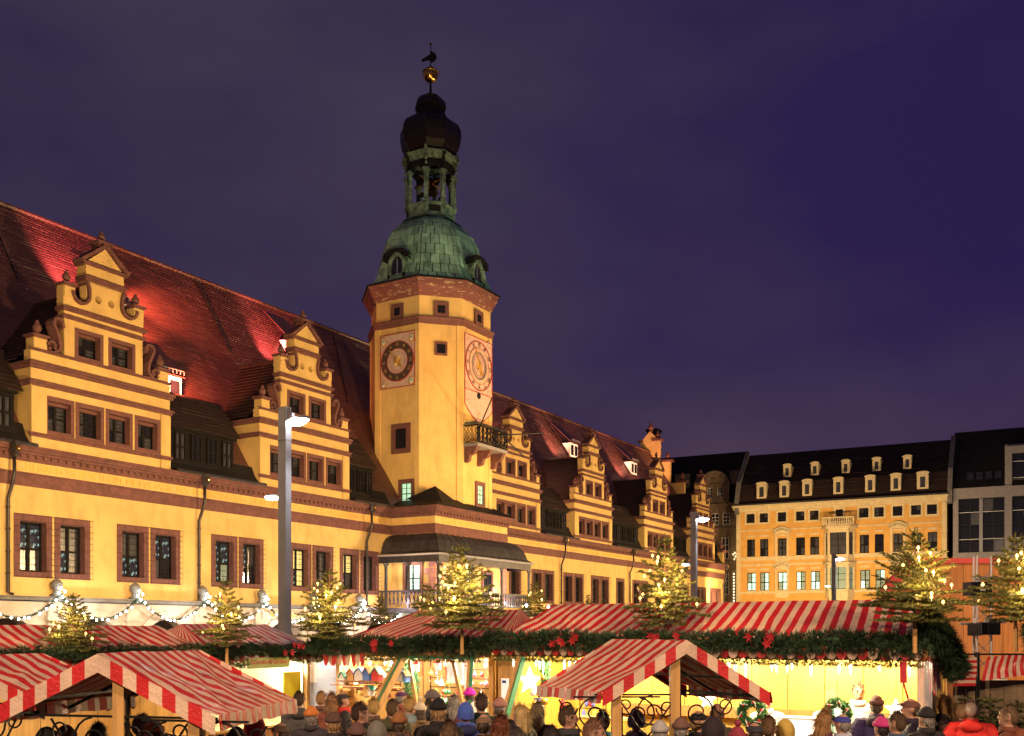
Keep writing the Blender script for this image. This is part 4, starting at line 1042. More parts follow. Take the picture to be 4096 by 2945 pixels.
m = MB(); m.box(-.15, YW + .1, -.2, .4, 17.652, 17.95); m.box(-.3, YW + .15, -.4, .4, 17.952, 18.2); m.box(-.4, YW + .2, -.65, .4, 18.202, 18.42); m.build('main_cornice', M['cream'], Y)
m = MB(); m.box(-.4, YW + .2, -.75, -.3, 18.43, 18.6); m.build('gutter', M['lead'], Y)
def ywin(a, b, z0, z1, lit, trim, key):
    w, h = b - a, z1 - z0; m = MB()
    if trim:
        t_ = .22
        for x0, x1, c, d in ((-t_, 0, -t_, h + t_), (w, w + t_, -t_, h + t_), (0, w, h, h + t_), (0, w, -t_, 0)): m.box(x0, x1, -.05, -.002, c, d)
    else: m.box(0, w, -.05, -.002, h + .28, h + .5)
    o = m.build('window', M['cream'], Y, loc=(a, 0, z0))
    if not trim: sl = MB(); sl.box(-.1, w + .1, -.1, -.002, -.16, -.02); sl.build('sill', M['cream'], o)
    place('sash', key_mesh(('ys', round(w, 1), round(h, 1)), lambda: ysash(w, h)), o, (0, .16, 0))
    for i in range(2):
        for k, (c, d) in enumerate(((.03, .42), (.46, .96))):
            p = place('pane', key_mesh(('yp', round(w, 1), round(h, 1), k), lambda: pane_mesh(w / 2 - .07, h * (d - c))), o, (.05 + i * w / 2, .17, h * c))
            p.material_slots[0].link = 'OBJECT'; p.material_slots[0].material = M[lit if rgy.random() < .72 else {'litcool': 'litdim', 'litdim': 'litcool', 'curtain': 'glass', 'glass': 'curtain'}[lit]]
rgy = random.Random(12)
KM = {}
def key_mesh(k, f):
    if k not in KM: KM[k] = f()
    return KM[k]
def ysash(w, h):
    m = MB(); t_ = .06
    for x0, x1, c, d in ((0, t_, 0, h), (w - t_, w, 0, h), (w / 2 - .04, w / 2 + .04, 0, h)): m.box(x0, x1, -.04, .0, c, d)
    for z in (0, h * .44, h * .44 + .01, h - t_): m.box(t_, w - t_, -.035, .0, z, z + t_)
    for z in (.2, .72): m.box(t_, w - t_, -.02, .0, h * z, h * z + .03)
    return m.mesh('sash', M['darkwood'])
for a, b in r1: ywin(a, b, 16.3, 17.42, 'glass', True, 0)
for i, (a, b) in enumerate(r2): ywin(a, b, 12.13, 14.27, 'curtain' if i % 3 else 'glass', False, 0)
for i, (a, b) in enumerate(r3): ywin(a, b, 7.95, 10.15, 'litcool' if i < 5 else 'litdim', False, 0)
def arched_pediment(cx, z, w):
    m = MB()
    n = 10; P = [(cx - w / 2 + w * k / n, z + .5 * math.sin(math.pi * k / n)) for k in range(n + 1)]
    m.plate([(cx - w / 2, z - .12), (cx + w / 2, z - .12)] + P[::-1], [], -.22, -.002)
    for (xa, za), (xb, zb) in zip(P, P[1:]): m.bar((xa, -.16, za + .02), (xb, -.16, zb + .02), .12, .34)
    for k in range(5): m.lathe([(.02, 0), (.1, .05), (.02, .1)], 6, (cx - .5 + k * .25, -.26, z + .05 + .12 * math.sin(k * .78)))
    m.build('pediment', M['cream'], Y)
for cx in (5.62, 18.93):
    arched_pediment(cx, 15.0, 2.0); arched_pediment(cx, 10.75, 1.9)
    m = MB()
    for z0, z1 in ((11.4, 14.9), (7.1, 10.6)):
        for s_ in (-1, 1): m.box(cx + s_ * .72 - .12, cx + s_ * .72 + .12, -.12, -.003, z0, z1)
        m.box(cx - .6, cx + .6, -.07, -.003, z0 - .1, z0 + .55)
    m.build('window_surround', M['cream'], Y)
# oriel in the middle
m = MB(); OR = [(10.7, 0), (11.3, -1.0), (13.5, -1.0), (14.1, 0)]
def orl(m, z0, z1, o=0):
    P = [(10.7 - o, 0), (11.3 - o * .6, -1 - o), (13.5 + o * .6, -1 - o), (14.1 + o, 0)]
    m.add([(x, y, z0) for x, y in P] + [(x, y, z1) for x, y in P], [(0, 1, 5, 4), (1, 2, 6, 5), (2, 3, 7, 6), (3, 2, 1, 0), (4, 5, 6, 7)])
for z0, z1, o in ((6.9, 7.9, 0), (10.5, 10.9, .1), (10.9, 11.1, .3), (11.1, 12.0, 0), (14.6, 15.1, .05), (15.1, 15.35, .4), (15.36, 15.5, .3), (5.2, 6.9, -.15)): orl(m, z0, z1, o)
for x, y in ((10.78, -.12), (11.33, -.95), (13.47, -.95), (14.02, -.12)):
    for z0, z1 in ((7.9, 10.5), (12.0, 14.6)): m.box(x - .14, x + .14, y - .14, y + .14, z0, z1)
ori = m.build('oriel', M['cream'], Y)
for z0, z1, mt in ((7.9, 10.5, 'litdim'), (12.0, 14.6, 'curtain')):
    for a, b in (((11.45, -.93), (13.35, -.93)), ((10.8, -.15), (11.25, -.85)), ((13.55, -.85), (14.0, -.15))):
        g = MB(); g.quad((*a, z0), (*b, z0), (*b, z1), (*a, z1)); g.build('pane', M[mt], ori)
        g = MB()
        for f in (0, .5, 1): g.bar((a[0] + (b[0] - a[0]) * f, a[1] + (b[1] - a[1]) * f - .02, z0), (a[0] + (b[0] - a[0]) * f, a[1] + (b[1] - a[1]) * f - .02, z1), .06)
        for f in (0.02, .42, .7): g.bar((*a, z0 + (z1 - z0) * f), (*b, z0 + (z1 - z0) * f), .05)
        g.build('sash', M['darkwood'], ori)
m = MB()
for x0, x1, y0, y1 in ((10.6, 14.2, -1.25, -1.1), (10.6, 10.75, -1.099, 0), (14.05, 14.2, -1.099, 0)): m.box(x0, x1, y0, y1, 16.28, 16.42); m.box(x0, x1, y0, y1, 15.5, 15.6)
for x in (10.6, 11.3, 13.3, 14.05): m.box(x, x + .18, -1.26, -1.09, 15.6, 16.28)
b_ = m.build('balcony_rail', M['cream'], ori)
bl = MB(); bl.lathe([(.05, 15.6), (.1, 15.8), (.05, 16.05), (.07, 16.28)], 6); bl = bl.mesh('baluster', M['cream'])
for x in (10.9, 11.1, 11.6, 11.85, 12.1, 12.35, 12.6, 12.85, 13.1, 13.62, 13.85): place('baluster', bl, ori, (x, -1.17, 0))
m = MB(); m.plate([(11.6, 17.5), (13.1, 17.5), (12.9, 17.75), (12.35, 17.95), (11.8, 17.75)], [], -.15, -.002); m.build('pediment', M['cream'], Y)
# roof and dormers: lower slope steeper
m = MB()
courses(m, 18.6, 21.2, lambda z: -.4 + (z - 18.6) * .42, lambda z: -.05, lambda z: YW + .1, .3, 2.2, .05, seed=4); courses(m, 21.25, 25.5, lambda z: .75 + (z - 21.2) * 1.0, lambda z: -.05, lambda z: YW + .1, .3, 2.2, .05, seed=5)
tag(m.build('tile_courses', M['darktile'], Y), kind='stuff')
m = MB(); m.quad((-.05, -.38, 18.58), (YW + .1, -.38, 18.58), (YW + .1, .72, 21.18), (-.05, .72, 21.18)); m.quad((-.05, .72, 21.18), (YW + .1, .72, 21.18), (YW + .1, 5.05, 25.45), (-.05, 5.05, 25.45)); m.quad((-.05, 5.05, 25.45), (YW + .1, 5.05, 25.45), (YW + .1, 12.4, 17.6), (-.05, 12.4, 17.6)); m.build('roof', M['slate'], Y)
for x in (-.1, YW + .1):
    m = MB(); m.box(x, x + .5, -.5, .2, 17.4, 18.7); 
    P = [(-.5, 18.6), (.5, 21.3), (4.9, 25.7)]
    for (y0, z0), (y1, z1) in zip(P, P[1:]): m.bar((x + .25, y0, z0 + .1), (x + .25, y1, z1 + .1), .5, .35)
    m.build('parapet', M['greystone'], Y)
def ydorm(x0, x1, z0, z1, yb):
    w = x1 - x0; h = z1 - z0; m = MB(); n = 8
    arch = [(w / 2 + (w / 2 + .12) * math.cos(math.pi * k / n), h + .24 * math.sin(math.pi * k / n)) for k in range(n + 1)]
    m.plate([(0, 0), (w, 0), (w, h)] + [(x, z) for x, z in arch] + [(0, h)], [[(w * .27, h * .1), (w * .73, h * .1), (w * .73, h * .78), (w * .27, h * .78)]], 0, .12)
    m.add([(w - .08, .122, 0), (w - .08, .122, h), (w - .08, 1.0 + h * .6, h), (w, .122, 0), (w, .122, h), (w, 1.0 + h * .6, h)], [(0, 1, 2), (3, 5, 4), (1, 4, 5, 2), (0, 2, 5, 3)])
    m.add([(.08, .122, 0), (.08, .122, h), (.08, 1.0 + h * .6, h), (0, .122, 0), (0, .122, h), (0, 1.0 + h * .6, h)], [(0, 2, 1), (3, 4, 5), (1, 2, 5, 4), (0, 3, 5, 2)])
    o = m.build('dormer', M['cream'], Y, loc=(x0, yb, z0))
    r = MB()
    for (xa, za), (xb, zb) in zip(arch, arch[1:]): r.quad((xa, -.06, za + .03), (xb, -.06, zb + .03), (xb, 1.4 + h * .6, zb + .03), (xa, 1.4 + h * .6, za + .03))
    r.build('dormer_roof', M['lead'], o); g = MB(); g.box(w * .27, w * .73, .05, .06, h * .1, h * .78); g.build('pane', M['curtain'], o)
    g = MB(); g.box(w * .49, w * .51, .02, .049, h * .1, h * .78); g.build('sash', M['darkwood'], o)
for x0, x1 in ((2.62, 3.8), (5.4, 6.5), (8.12, 9.24), (11.75, 12.85), (15.35, 16.45), (18.18, 19.3), (21.02, 22.25)): ydorm(x0, x1, 19.2, 21.0, -.45)
for x0, x1 in ((5.6, 6.5), (8.9, 9.8), (12.5, 13.4), (16.0, 16.9), (19.4, 20.3)): ydorm(x0, x1, 21.8, 23.2, .75)

# ================================================================== MODERN GREY BUILDING
G = thing('office_building', 'modern grey stone office building with large gridded windows beside the apricot house', 'building', YO, YROT)
m = MB(); gx0, gx1 = YW + .65, 48
bigw = [(25.36, 30.07, 11.78, 17.85), (30.81, 35.6, 11.78, 17.85), (36.3, 41, 11.78, 17.85), (25.36, 30.07, 4.6, 10.2), (30.81, 35.6, 4.6, 10.2), (30.81, 35.6, 19.0, 22.6), (36.3, 41, 19.0, 22.6)]
m.holed(gx0, gx1, 0, 19.05, bigw, -.05, .6); m.holed(30.1, gx1, 19.06, 23.4, bigw, -.05, .6); m.box(30.1, 30.5, .602, 6, 19.1, 23.4); m.box(30.1, gx1, .602, 8, 23.402, 23.7)
m.build('facade', M['concrete'], G)
m = MB(); m.box(gx0, gx0 + .3, .602, 12, 0, 19.0); m.box(gx0, gx1, 3.0, 3.2, 0, 23.3); m.build('inner_wall', M['darkwood'], G)
m = MB(); m.quad((gx0 - .2, -.1, 19.1), (gx1, -.1, 19.1), (gx1, 5.2, 26.3), (gx0 - .2, 5.2, 26.3)); m.quad((gx0 - .2, 5.2, 26.3), (gx1, 5.2, 26.3), (gx1, 12, 17), (gx0 - .2, 12, 17)); m.build('roof', M['slate'], G)
for k in range(4):
    a = 26.2 + k * .95; m = MB(); y0 = (20.0 - 19.1) * 5.3 / 7.2; y1 = (20.95 - 19.1) * 5.3 / 7.2
    m.quad((a, y0 - .18, 20.0), (a + .7, y0 - .18, 20.0), (a + .7, y1 - .18, 20.95), (a, y1 - .18, 20.95)); m.build('skylight', M['curtain'], G)
for (a, b, c, d) in bigw:
    w, h = b - a, d - c; m = MB()
    for x in (0, w * .25, w * .5 - .1, w * .75, w - .08): m.box(x, x + .08, .2, .3, 0, h)
    for z in (0, h * .24, h * .5, h * .74, h - .08): m.box(.08, w - .08, .21, .29, z, z + .07)
    o = m.build('window', M['black'], G, loc=(a, 0, c))
    p = MB(); p.box(w * .455, w * .53, .1, .2, .05, h - .05); p.build('fin', M['steel'], o)
    p = MB()
    for z in (h * .24, h * .74): p.box(.05, w * .455, .12, .16, z, z + .05); p.box(w * .53, w - .05, .12, .16, z, z + .05)
    p.build('transom', M['white'], o)
    for i in range(4):
        for k, (z0, z1) in enumerate(((.26, .49), (.51, .73), (.76, .98), (.02, .23))):
            g = MB(); g.box(w * .25 * i + .09, w * .25 * (i + 1) - .02, .3, .31, h * z0, h * z1)
            g.build('pane', M['curtain'] if (i * 3 + k * 5 + int(a)) % 4 in (1,) and k != 0 else M['glass'], o)
            if i == 1 and k in (2, 3): 
                bl_ = MB(); bl_.box(w * .25 * i + .1, w * .25 * (i + 1) - .2, .31, .33, h * (z0 + .02), h * (z1 - .03)); bl_.build('blind', M['curtain'], o)
m = MB(); m.box(31.6, 32.6, 1.6, 1.62, 15.9, 16.3); m.build('exit_sign', mat('exit_sign_light', (.1, .4, .2), .5, var=0, emit=(.1, .8, .4), es=.5), G)

# ================================================================== BROWN STONE HOUSE behind the town hall end
B = thing('sandstone_house', 'dark brown sandstone house with a rounded gable behind the end of the town hall', 'house', YO + Vector((-math.cos(YA) * -3, -math.sin(YA) * -3, 0)), YROT)
m = MB()
bw = [(-4.1, -3.1, 16.6, 18.1), (-2.6, -1.7, 16.6, 18.1), (-7.2, -6.2, 16.6, 18.1), (-2.75, -1.8, 12.2, 15.0), (-5.4, -4.5, 12.2, 15.0), (-2.6, -1.8, 7.6, 10.4), (-5.0, -4.2, 7.6, 10.4), (-8.6, -7.7, 12.2, 15)]
m.holed(-14, -.3, 0, 19.2, bw, 0, .4); m.build('facade', M['brownstone'], B)
m = MB(); m.box(-14, -.3, 1.2, 1.3, 0, 19); m.build('inner_wall', M['darkwood'], B)
m = MB()
for z0, z1, o in ((18.9, 19.3, .35), (15.3, 16.2, .25), (11.2, 11.9, .35), (10.7, 11.0, .2), (6.4, 6.8, .2)): m.box(-14, -.3, -o, -.002, z0, z1)
for x in (-1.3, -.55, -3.5): m.lathe([(.22, 6.8), (.24, 7.2), (.2, 10.6), (.27, 10.7)], 10, (x, -.3, 0))
m.build('mouldings', M['brownstone'], B)
m = MB(); n = 12
P = [(-3.72 + 2.0 * math.cos(math.pi * k / n), 21.8 + 1.75 * math.sin(math.pi * k / n)) for k in range(n + 1)]
m.plate([(-5.7, 19.3), (-1.75, 19.3), (-1.72, 21.8)] + P[1:-1] + [(-5.72, 21.8)], [[(-4.6, 20.2), (-3.95, 20.2), (-3.95, 21.4), (-4.6, 21.4)], [(-3.3, 20.2), (-2.65, 20.2), (-2.65, 21.4), (-3.3, 21.4)]], -.1, .3)
m.box(-5.85, -1.6, -.2, -.102, 21.7, 21.85); m.lathe([(.02, 0), (.3, .08), (.02, .16)], 8, (-3.72, -.15, 22.4)); gb = m.build('round_gable', M['brownstone'], B)
m = MB()
for (xa, za), (xb, zb) in zip(P, P[1:]): m.quad((xa, -.15, za + .05), (xb, -.15, zb + .05), (xb, 3.0, zb + .05), (xa, 3.0, za + .05))
m.quad((-1.7, -.1, 19.3), (-1.7, 3, 19.3), (-1.7, 3, 21.85), (-1.7, -.1, 21.85)); m.build('gable_roof', M['lead'], gb)
for a, b, c, d in bw + [(-4.6, -3.95, 20.2, 21.4), (-3.3, -2.65, 20.2, 21.4)]:
    m = MB(); w, h = b - a, d - c
    for x in (0, w / 2 - .035, w - .07): m.box(x, x + .07, 0, .06, 0, h)
    for k in (0, .33, .62, .94): m.box(.07, w - .07, .005, .05, h * k, h * k + .06)
    o = m.build('window', M['white'], B, loc=(a, .05, c)); g = MB(); g.box(.02, w - .02, .06, .07, 0, h); g.build('pane', M['glass'] if c > 16 else M['curtain'], o)
m = MB(); courses(m, 19.3, 26.5, lambda z: (z - 19.3) * .62, lambda z: -14, lambda z: -.4, .35, 2.4, .05, seed=8); m.quad((-14, 4.5, 26.5), (-.4, 4.5, 26.5), (-.4, 12, 17), (-14, 12, 17)); m.build('roof', M['slate'], B)
for x in (-8.2, -4.2 + 3.3):
    m = MB(); m.box(x - 1.1, x + .9, 1.0, 4.0, 21.8, 23.6); m.build('roof_dormer', M['lead'], B)
m = MB()
for k in range(24): m.ell((-1.05, -.42, 1.5 + k * .38), (.05, .05, .07), 6, 5)
for k in range(40): m.ell((-.25, -.35, 1.5 + k * .38), (.04, .04, .05), 6, 5)
m.build('light_string', M['warmlight'], B)
m = MB(); 
for dx, dz in ((0, 12.9), (.22, 12.75), (-.2, 12.7), (.1, 12.4), (-.05, 12.1)): m.ell((-.9 + dx, -.5, dz), (.11, .11, .14), 8, 6)
m.bar((-.9, 0, 12.5), (-.9, -.5, 12.5), .06); m.build('wall_lantern', mat('lantern_glow', (.8, .7, .5), .5, var=0, emit=(1, .82, .5), es=1.2), B)
m = MB(); m.box(-3.4, -2.6, -1.4, -1.2, 5.1, 6.1); m.build('lit_sign', M['litcool'], B)

# ================================================================== STREET LAMPS
def street_lamp(X, Z, H, wd, label, word=None, ex=2.0):
    o = thing('street_lamp', label, 'street lamp', (X, Z, 0), R(-35), 'slab street lamps on the square')
    m = MB(); m.box(-wd * .5, wd * .5, -wd * .34, wd * .34, 0, H); m.build('mast', M['steel'], o)
    m = MB(); m.box(wd * .5, wd * .5 + .75, -.13, .13, H - .42, H - .34); m.box(wd * .5 + .05, wd * .5 + .2, -.05, .05, H - .34, H - .2); hd = m.build('lamp_arm', M['steel'], o)
    m = MB(); m.box(wd * .5 + .06, wd * .5 + .72, -.11, .11, H - .47, H - .422); m.ell((wd * .5 + .38, 0, H - .46), (.36, .17, .14), 12, 8); m.build('lamp_lens', M['whitelight'], hd)
    m = MB(); m.box(-wd * .5 - .34, -wd * .5, -.04, .04, 6.78, 6.84); ar = m.build('reflector_arm', M['steel'], o)
    m = MB(); m.lathe([(.02, 0), (.2, .03), (.24, .1), (.18, .13)], 12, (-wd * .5 - .36, 0, 6.68)); m.build('reflector', M['greenlight'], ar)
    m = MB(); m.box(-wd * .3, wd * .3, -wd * .352, -wd * .342, .5, 1.3); m.build('access_door', M['greystone'], o)
    for zb in (2.6, H - 1.0): m = MB(); m.box(-wd * .515, wd * .515, -wd * .355, wd * .355, zb, zb + .05); m.build('band', M['greystone'], o)
    if word:
        for k, ch in enumerate(word):
            place('letter', text_mesh(ch, .26, .006, M['pinkstone']), o, (-.02, -wd * .345, H - 1.3 - k * .262))
    spot("street_lamp_light", (X + wd * .5 + .5, Z - .5, H - .62), (X + wd * .5 + 2.5, Z - 1.5, 0), 520 * ex, (.93, .95, 1), 105, .8, .15)
    point("street_lamp_glow", (X + wd * .5 + .8, Z - .25, H - .9), 2.2 * ex, (.93, .95, 1), .1)
    return o
street_lamp(-6.62, 30, 9.35, .32, 'tallest grey slab street lamp, shining before the second gable from the left')
street_lamp(10.6, 60, 9.8, .34, 'grey slab street lamp with vertical lettering before the far end of the town hall', "STADTGESCHICHTLICHES", 2)
street_lamp(27.5, 88, 9.5, .34, 'small distant grey slab street lamp in front of the apricot house')

# ================================================================== WOODEN STAGE BUILDING and its loudspeaker tower
S = thing('stage_building', 'tall orange boarded wooden stage house with a red edge along its flat roof', 'building', (0, 0, 0))
SZ = 33.0
def sx(px): return (px - 2048) / 4120 * SZ
x0, x1 = sx(3540), 24.0
k = x0; i = 0
while k < x1:
    w = .42; zt = 5.0 - max(0, (sx(3640) - k)) * .95
    m = MB(); m.box(k, min(k + w - .012, x1), SZ, SZ + .05 + .012 * (i % 2), 0, max(1.5, zt)); m.build('board', M['stagewood'], S); k += w; i += 1
m = MB(); m.box(x0, x1, SZ + .07, SZ + .5, 0, 3.4); m.box(sx(3640), x1, SZ + .07, SZ + .5, 3.4, 4.98); m.build('core', M['stagewood'], S)
m = MB(); m.box(sx(3640) - .1, x1, SZ - .25, SZ + .6, 5.0, 5.16); m.bar((sx(3540) - .1, SZ - .1, 5.08 - (sx(3640) - x0) * .95 - .28), (sx(3640), SZ - .1, 5.08), .16, .3); m.build('roof_edge', mat('red_roof_edge', (.5, .02, .03), .5, var=.05), S)
m = MB(); m.box(sx(3950) - .02, sx(4025), SZ - .05, SZ - .004, 1.25, 1.95); vn = m.build('vent_frame', M['white'], S)
for a in (0, 1):
    m = MB(); w = (sx(4025) - sx(3950)) / 2
    for q in range(7): m.box(sx(3950) + .05 + a * w, sx(3950) + w - .02 + a * w, SZ - .08, SZ - .052, 1.3 + q * .09, 1.36 + q * .09)
    m.build('vent_grille', M['concrete'], vn)
TZ = 25.0
def tx(px): return (px - 2048) / 4120 * TZ
TT = thing('truss_tower', 'aluminium truss tower that carries black loudspeakers before the orange stage house', 'truss tower', (tx(3917), TZ, 0), R(14))
m = MB()
for px_, py_ in ((-.2, -.17), (.2, -.17), (0, .2)): 
    m.tube([(px_, py_, 0), (px_, py_, 4.65)], .027, 6)
m.build('chord', M['truss'], TT)
m = MB(); C3 = [Vector((-.2, -.17, 0)), Vector((.2, -.17, 0)), Vector((0, .2, 0))]
for k in range(10):
    for a in range(3):
        p, q = C3[a], C3[(a + 1) % 3]; z = .15 + k * .42
        m.tube([p + Vector((0, 0, z + (0 if k % 2 else .38))), q + Vector((0, 0, z + (.38 if k % 2 else 0)))], .012, 4)
m.build('bracing', M['truss'], TT)
m = MB(); m.tube([(-.35, -.22, 4.12), (.75, -.22, 4.12)], .03, 6); m.tube([(-.7, -.2, 3.0), (.6, -.2, 3.05)], .03, 6); m.build('crossbar', M['truss'], TT)
def speaker(px_, z, w, h, label, rz, y=TZ - .55, logo=False):
    o = thing('loudspeaker', label, 'loudspeaker', (px_, y, z), rz, 'loudspeakers on the truss tower')
    m = MB(); m.add([(-w / 2, 0, 0), (w / 2, 0, 0), (w / 2 * .82, .42, 0), (-w / 2 * .82, .42, 0), (-w / 2, 0, h), (w / 2, 0, h), (w / 2 * .82, .42, h), (-w / 2 * .82, .42, h)], [(0, 3, 2, 1), (4, 5, 6, 7), (0, 1, 5, 4), (1, 2, 6, 5), (2, 3, 7, 6), (3, 0, 4, 7)])
    m.build('cabinet', M['black'], o); m = MB(); m.box(-w / 2 + .03, w / 2 - .03, -.03, -.002, .03, h - .03); m.build('grille', M['iron'], o)
    if logo:
        m = MB(); m.box(-.06, .07, -.036, -.031, h * .36, h * .78); m.build('badge', M['white'], o); place('badge_letter', text_mesh('S', .12, .003, M['black']), o, (.005, -.042, h * .57))
    m = MB(); m.box(-.03, .03, .1, .3, h, h + .12); m.build('clamp', M['truss'], o)
speaker(tx(3886), 3.68, .54, .32, 'black loudspeaker with a white badge, topmost on the truss tower', R(10), logo=True)
speaker(tx(3858), 2.72, .32, .3, 'black loudspeaker lower on the truss tower, left of the truss', R(-22))
speaker(tx(3935), 2.74, .36, .3, 'black loudspeaker lower on the truss tower, in front of the truss', R(16))
# ================================================================== cloth, garlands, firs
def cloth(m, p00, p10, p11, p01, n, rows=6, wr=.02, start=0, seed=0, sub=2, edge=1.0):
    """striped canvas: stripes side by side from p00 to p10, running up to p01-p11; materials 0 red, 1 cream"""
    p00, p10, p11, p01 = map(Vector, (p00, p10, p11, p01))
    nrm = (p10 - p00).cross(p01 - p00).normalized(); nx = n * sub; base = len(m.v)
    for j in range(rows + 1):
        v = j / rows
        for i in range(nx + 1):
            u = i / nx
            p = p00.lerp(p10, u).lerp(p01.lerp(p11, u), v)
            q = p * 1.0 + Vector((seed * 3.1, seed * 1.7, 0))
            d = noise.noise(q * 1.7) * wr * 1.5 + noise.noise(Vector((q.x * 5 + q.y * 5, q.z * 1.5, seed))) * wr
            d += wr * .55 * (abs(noise.noise(Vector((q.x * 2.3 + q.y * 1.1, q.z * 2.6, seed * 2.0)))) * 2 - .5)
            f = math.sin(math.pi * v) if edge else 1
            p = p + nrm * (d * (.35 + .65 * f) - wr * 1.1 * math.sin(math.pi * v) * edge)
            m.v.append(tuple(p))
    for j in range(rows):
        for i in range(nx):
            a = base + j * (nx + 1) + i
            m.f.append((a, a + 1, a + nx + 2, a + nx + 1)); m.m.append((i // sub + start) % 2)
STR = [M['redcloth'], M['creamcloth']]
def scallops(parent, x0, x1, y, z, n, h=.16):
    w = (x1 - x0) / n
    ms = []
    for c in (0, 1):
        m = MB(); P = [(-w / 2, 0), (-w / 2, -h * .55)] + [(w / 2 * math.cos(t), -h * .55 + h * .45 * math.sin(t)) for t in [math.pi + math.pi * k / 6 for k in range(1, 6)]] + [(w / 2, -h * .55), (w / 2, 0)]
        m.plate(P, [], -.004, .004); ms.append(m.mesh('scallop', STR[c]))
    for k in range(n):
        o = place('scallop', ms[k % 2], parent, (x0 + w * (k + .5), y + .008 * math.sin(k * 1.9), z)); o.rotation_euler = (R(6 * math.sin(k * 2.3)), 0, 0)
def tufts(m, path, r, dens, ln, wd, rg, droop=0):
    P = [Vector(p) for p in path]
    for a, b in zip(P, P[1:]):
        n = max(1, int((b - a).length * dens)); ax = (b - a).normalized()
        s1 = ax.orthogonal().normalized(); s2 = ax.cross(s1)
        for k in range(n):
            c = a.lerp(b, rg.random()); t = rg.random() * 6.283
            d = (s1 * math.cos(t) + s2 * math.sin(t)); rr = r * (.25 + .75 * rg.random() ** .6); p = c + d * rr * .8
            base = (d + ax * rg.uniform(-.9, .9) + Vector((0, 0, -droop * rg.random()))).normalized()
            for q in range(5):
                dd = (base + Vector((rg.uniform(-.8, .8), rg.uniform(-.8, .8), rg.uniform(-.8, .8)))).normalized(); sd = dd.orthogonal().normalized() * wd; l = ln * rg.uniform(.6, 1.2)
                m.tri(p - sd, p + sd, p + dd * l)
def garland(label, fr, pts, r=.14, dens=260, ln=.11, flowers=(), group='fir garlands along the stall eaves', lights=0, seed=1, wd=.009):
    rg = random.Random(seed); m = MB()
    fine = []
    for a, b in zip(pts, pts[1:]):
        n = max(2, int((Vector(b) - Vector(a)).length / .25))
        for k in range(n): 
            p = Vector(a).lerp(Vector(b), k / n); fine.append(p + Vector((0, 0, .03 * math.sin(p.x * 4.2 + seed))))
    fine.append(Vector(pts[-1]))
    tufts(m, fine, r, dens, ln, wd, rg); m.tube(fine, r * .35, 5)
    o = m.build('fir_garland', M['needledark']); o.matrix_world = fr; tag(o, label, 'garland', group)
    for fx in flowers:
        for q in range(5):
            p = Vector((fx + rg.uniform(-.3, .3), pts[0][1] - r * .9 - rg.random() * .03, pts[0][2] + rg.uniform(-.08, .09)))
            f = MB()
            for k in range(6):
                a = k * 1.047 + rg.random() * .3; f.add([(0, 0, 0), (.035 * math.cos(a - .5), -.01, .035 * math.sin(a - .5)), (.085 * math.cos(a), -.03, .085 * math.sin(a)), (.035 * math.cos(a + .5), -.01, .035 * math.sin(a + .5))], [(0, 1, 2, 3)])
            f.ell((0, -.02, 0), (.015, .012, .015), 6, 4)
            f.build('poinsettia', M['poinsettia'], o, loc=p)
    if lights:
        lm = MB(); lm.ell((0, 0, 0), (.018, .018, .018), 6, 4); lm = lm.mesh('fairy_bulb', M['warmlight'])
        for k in range(lights):
            a = rg.randrange(len(fine)); p = fine[a] + Vector((rg.uniform(-.1, .1), -r * .95, rg.uniform(-r, r) * .6)); place('fairy_bulb', lm, o, p)
    return o
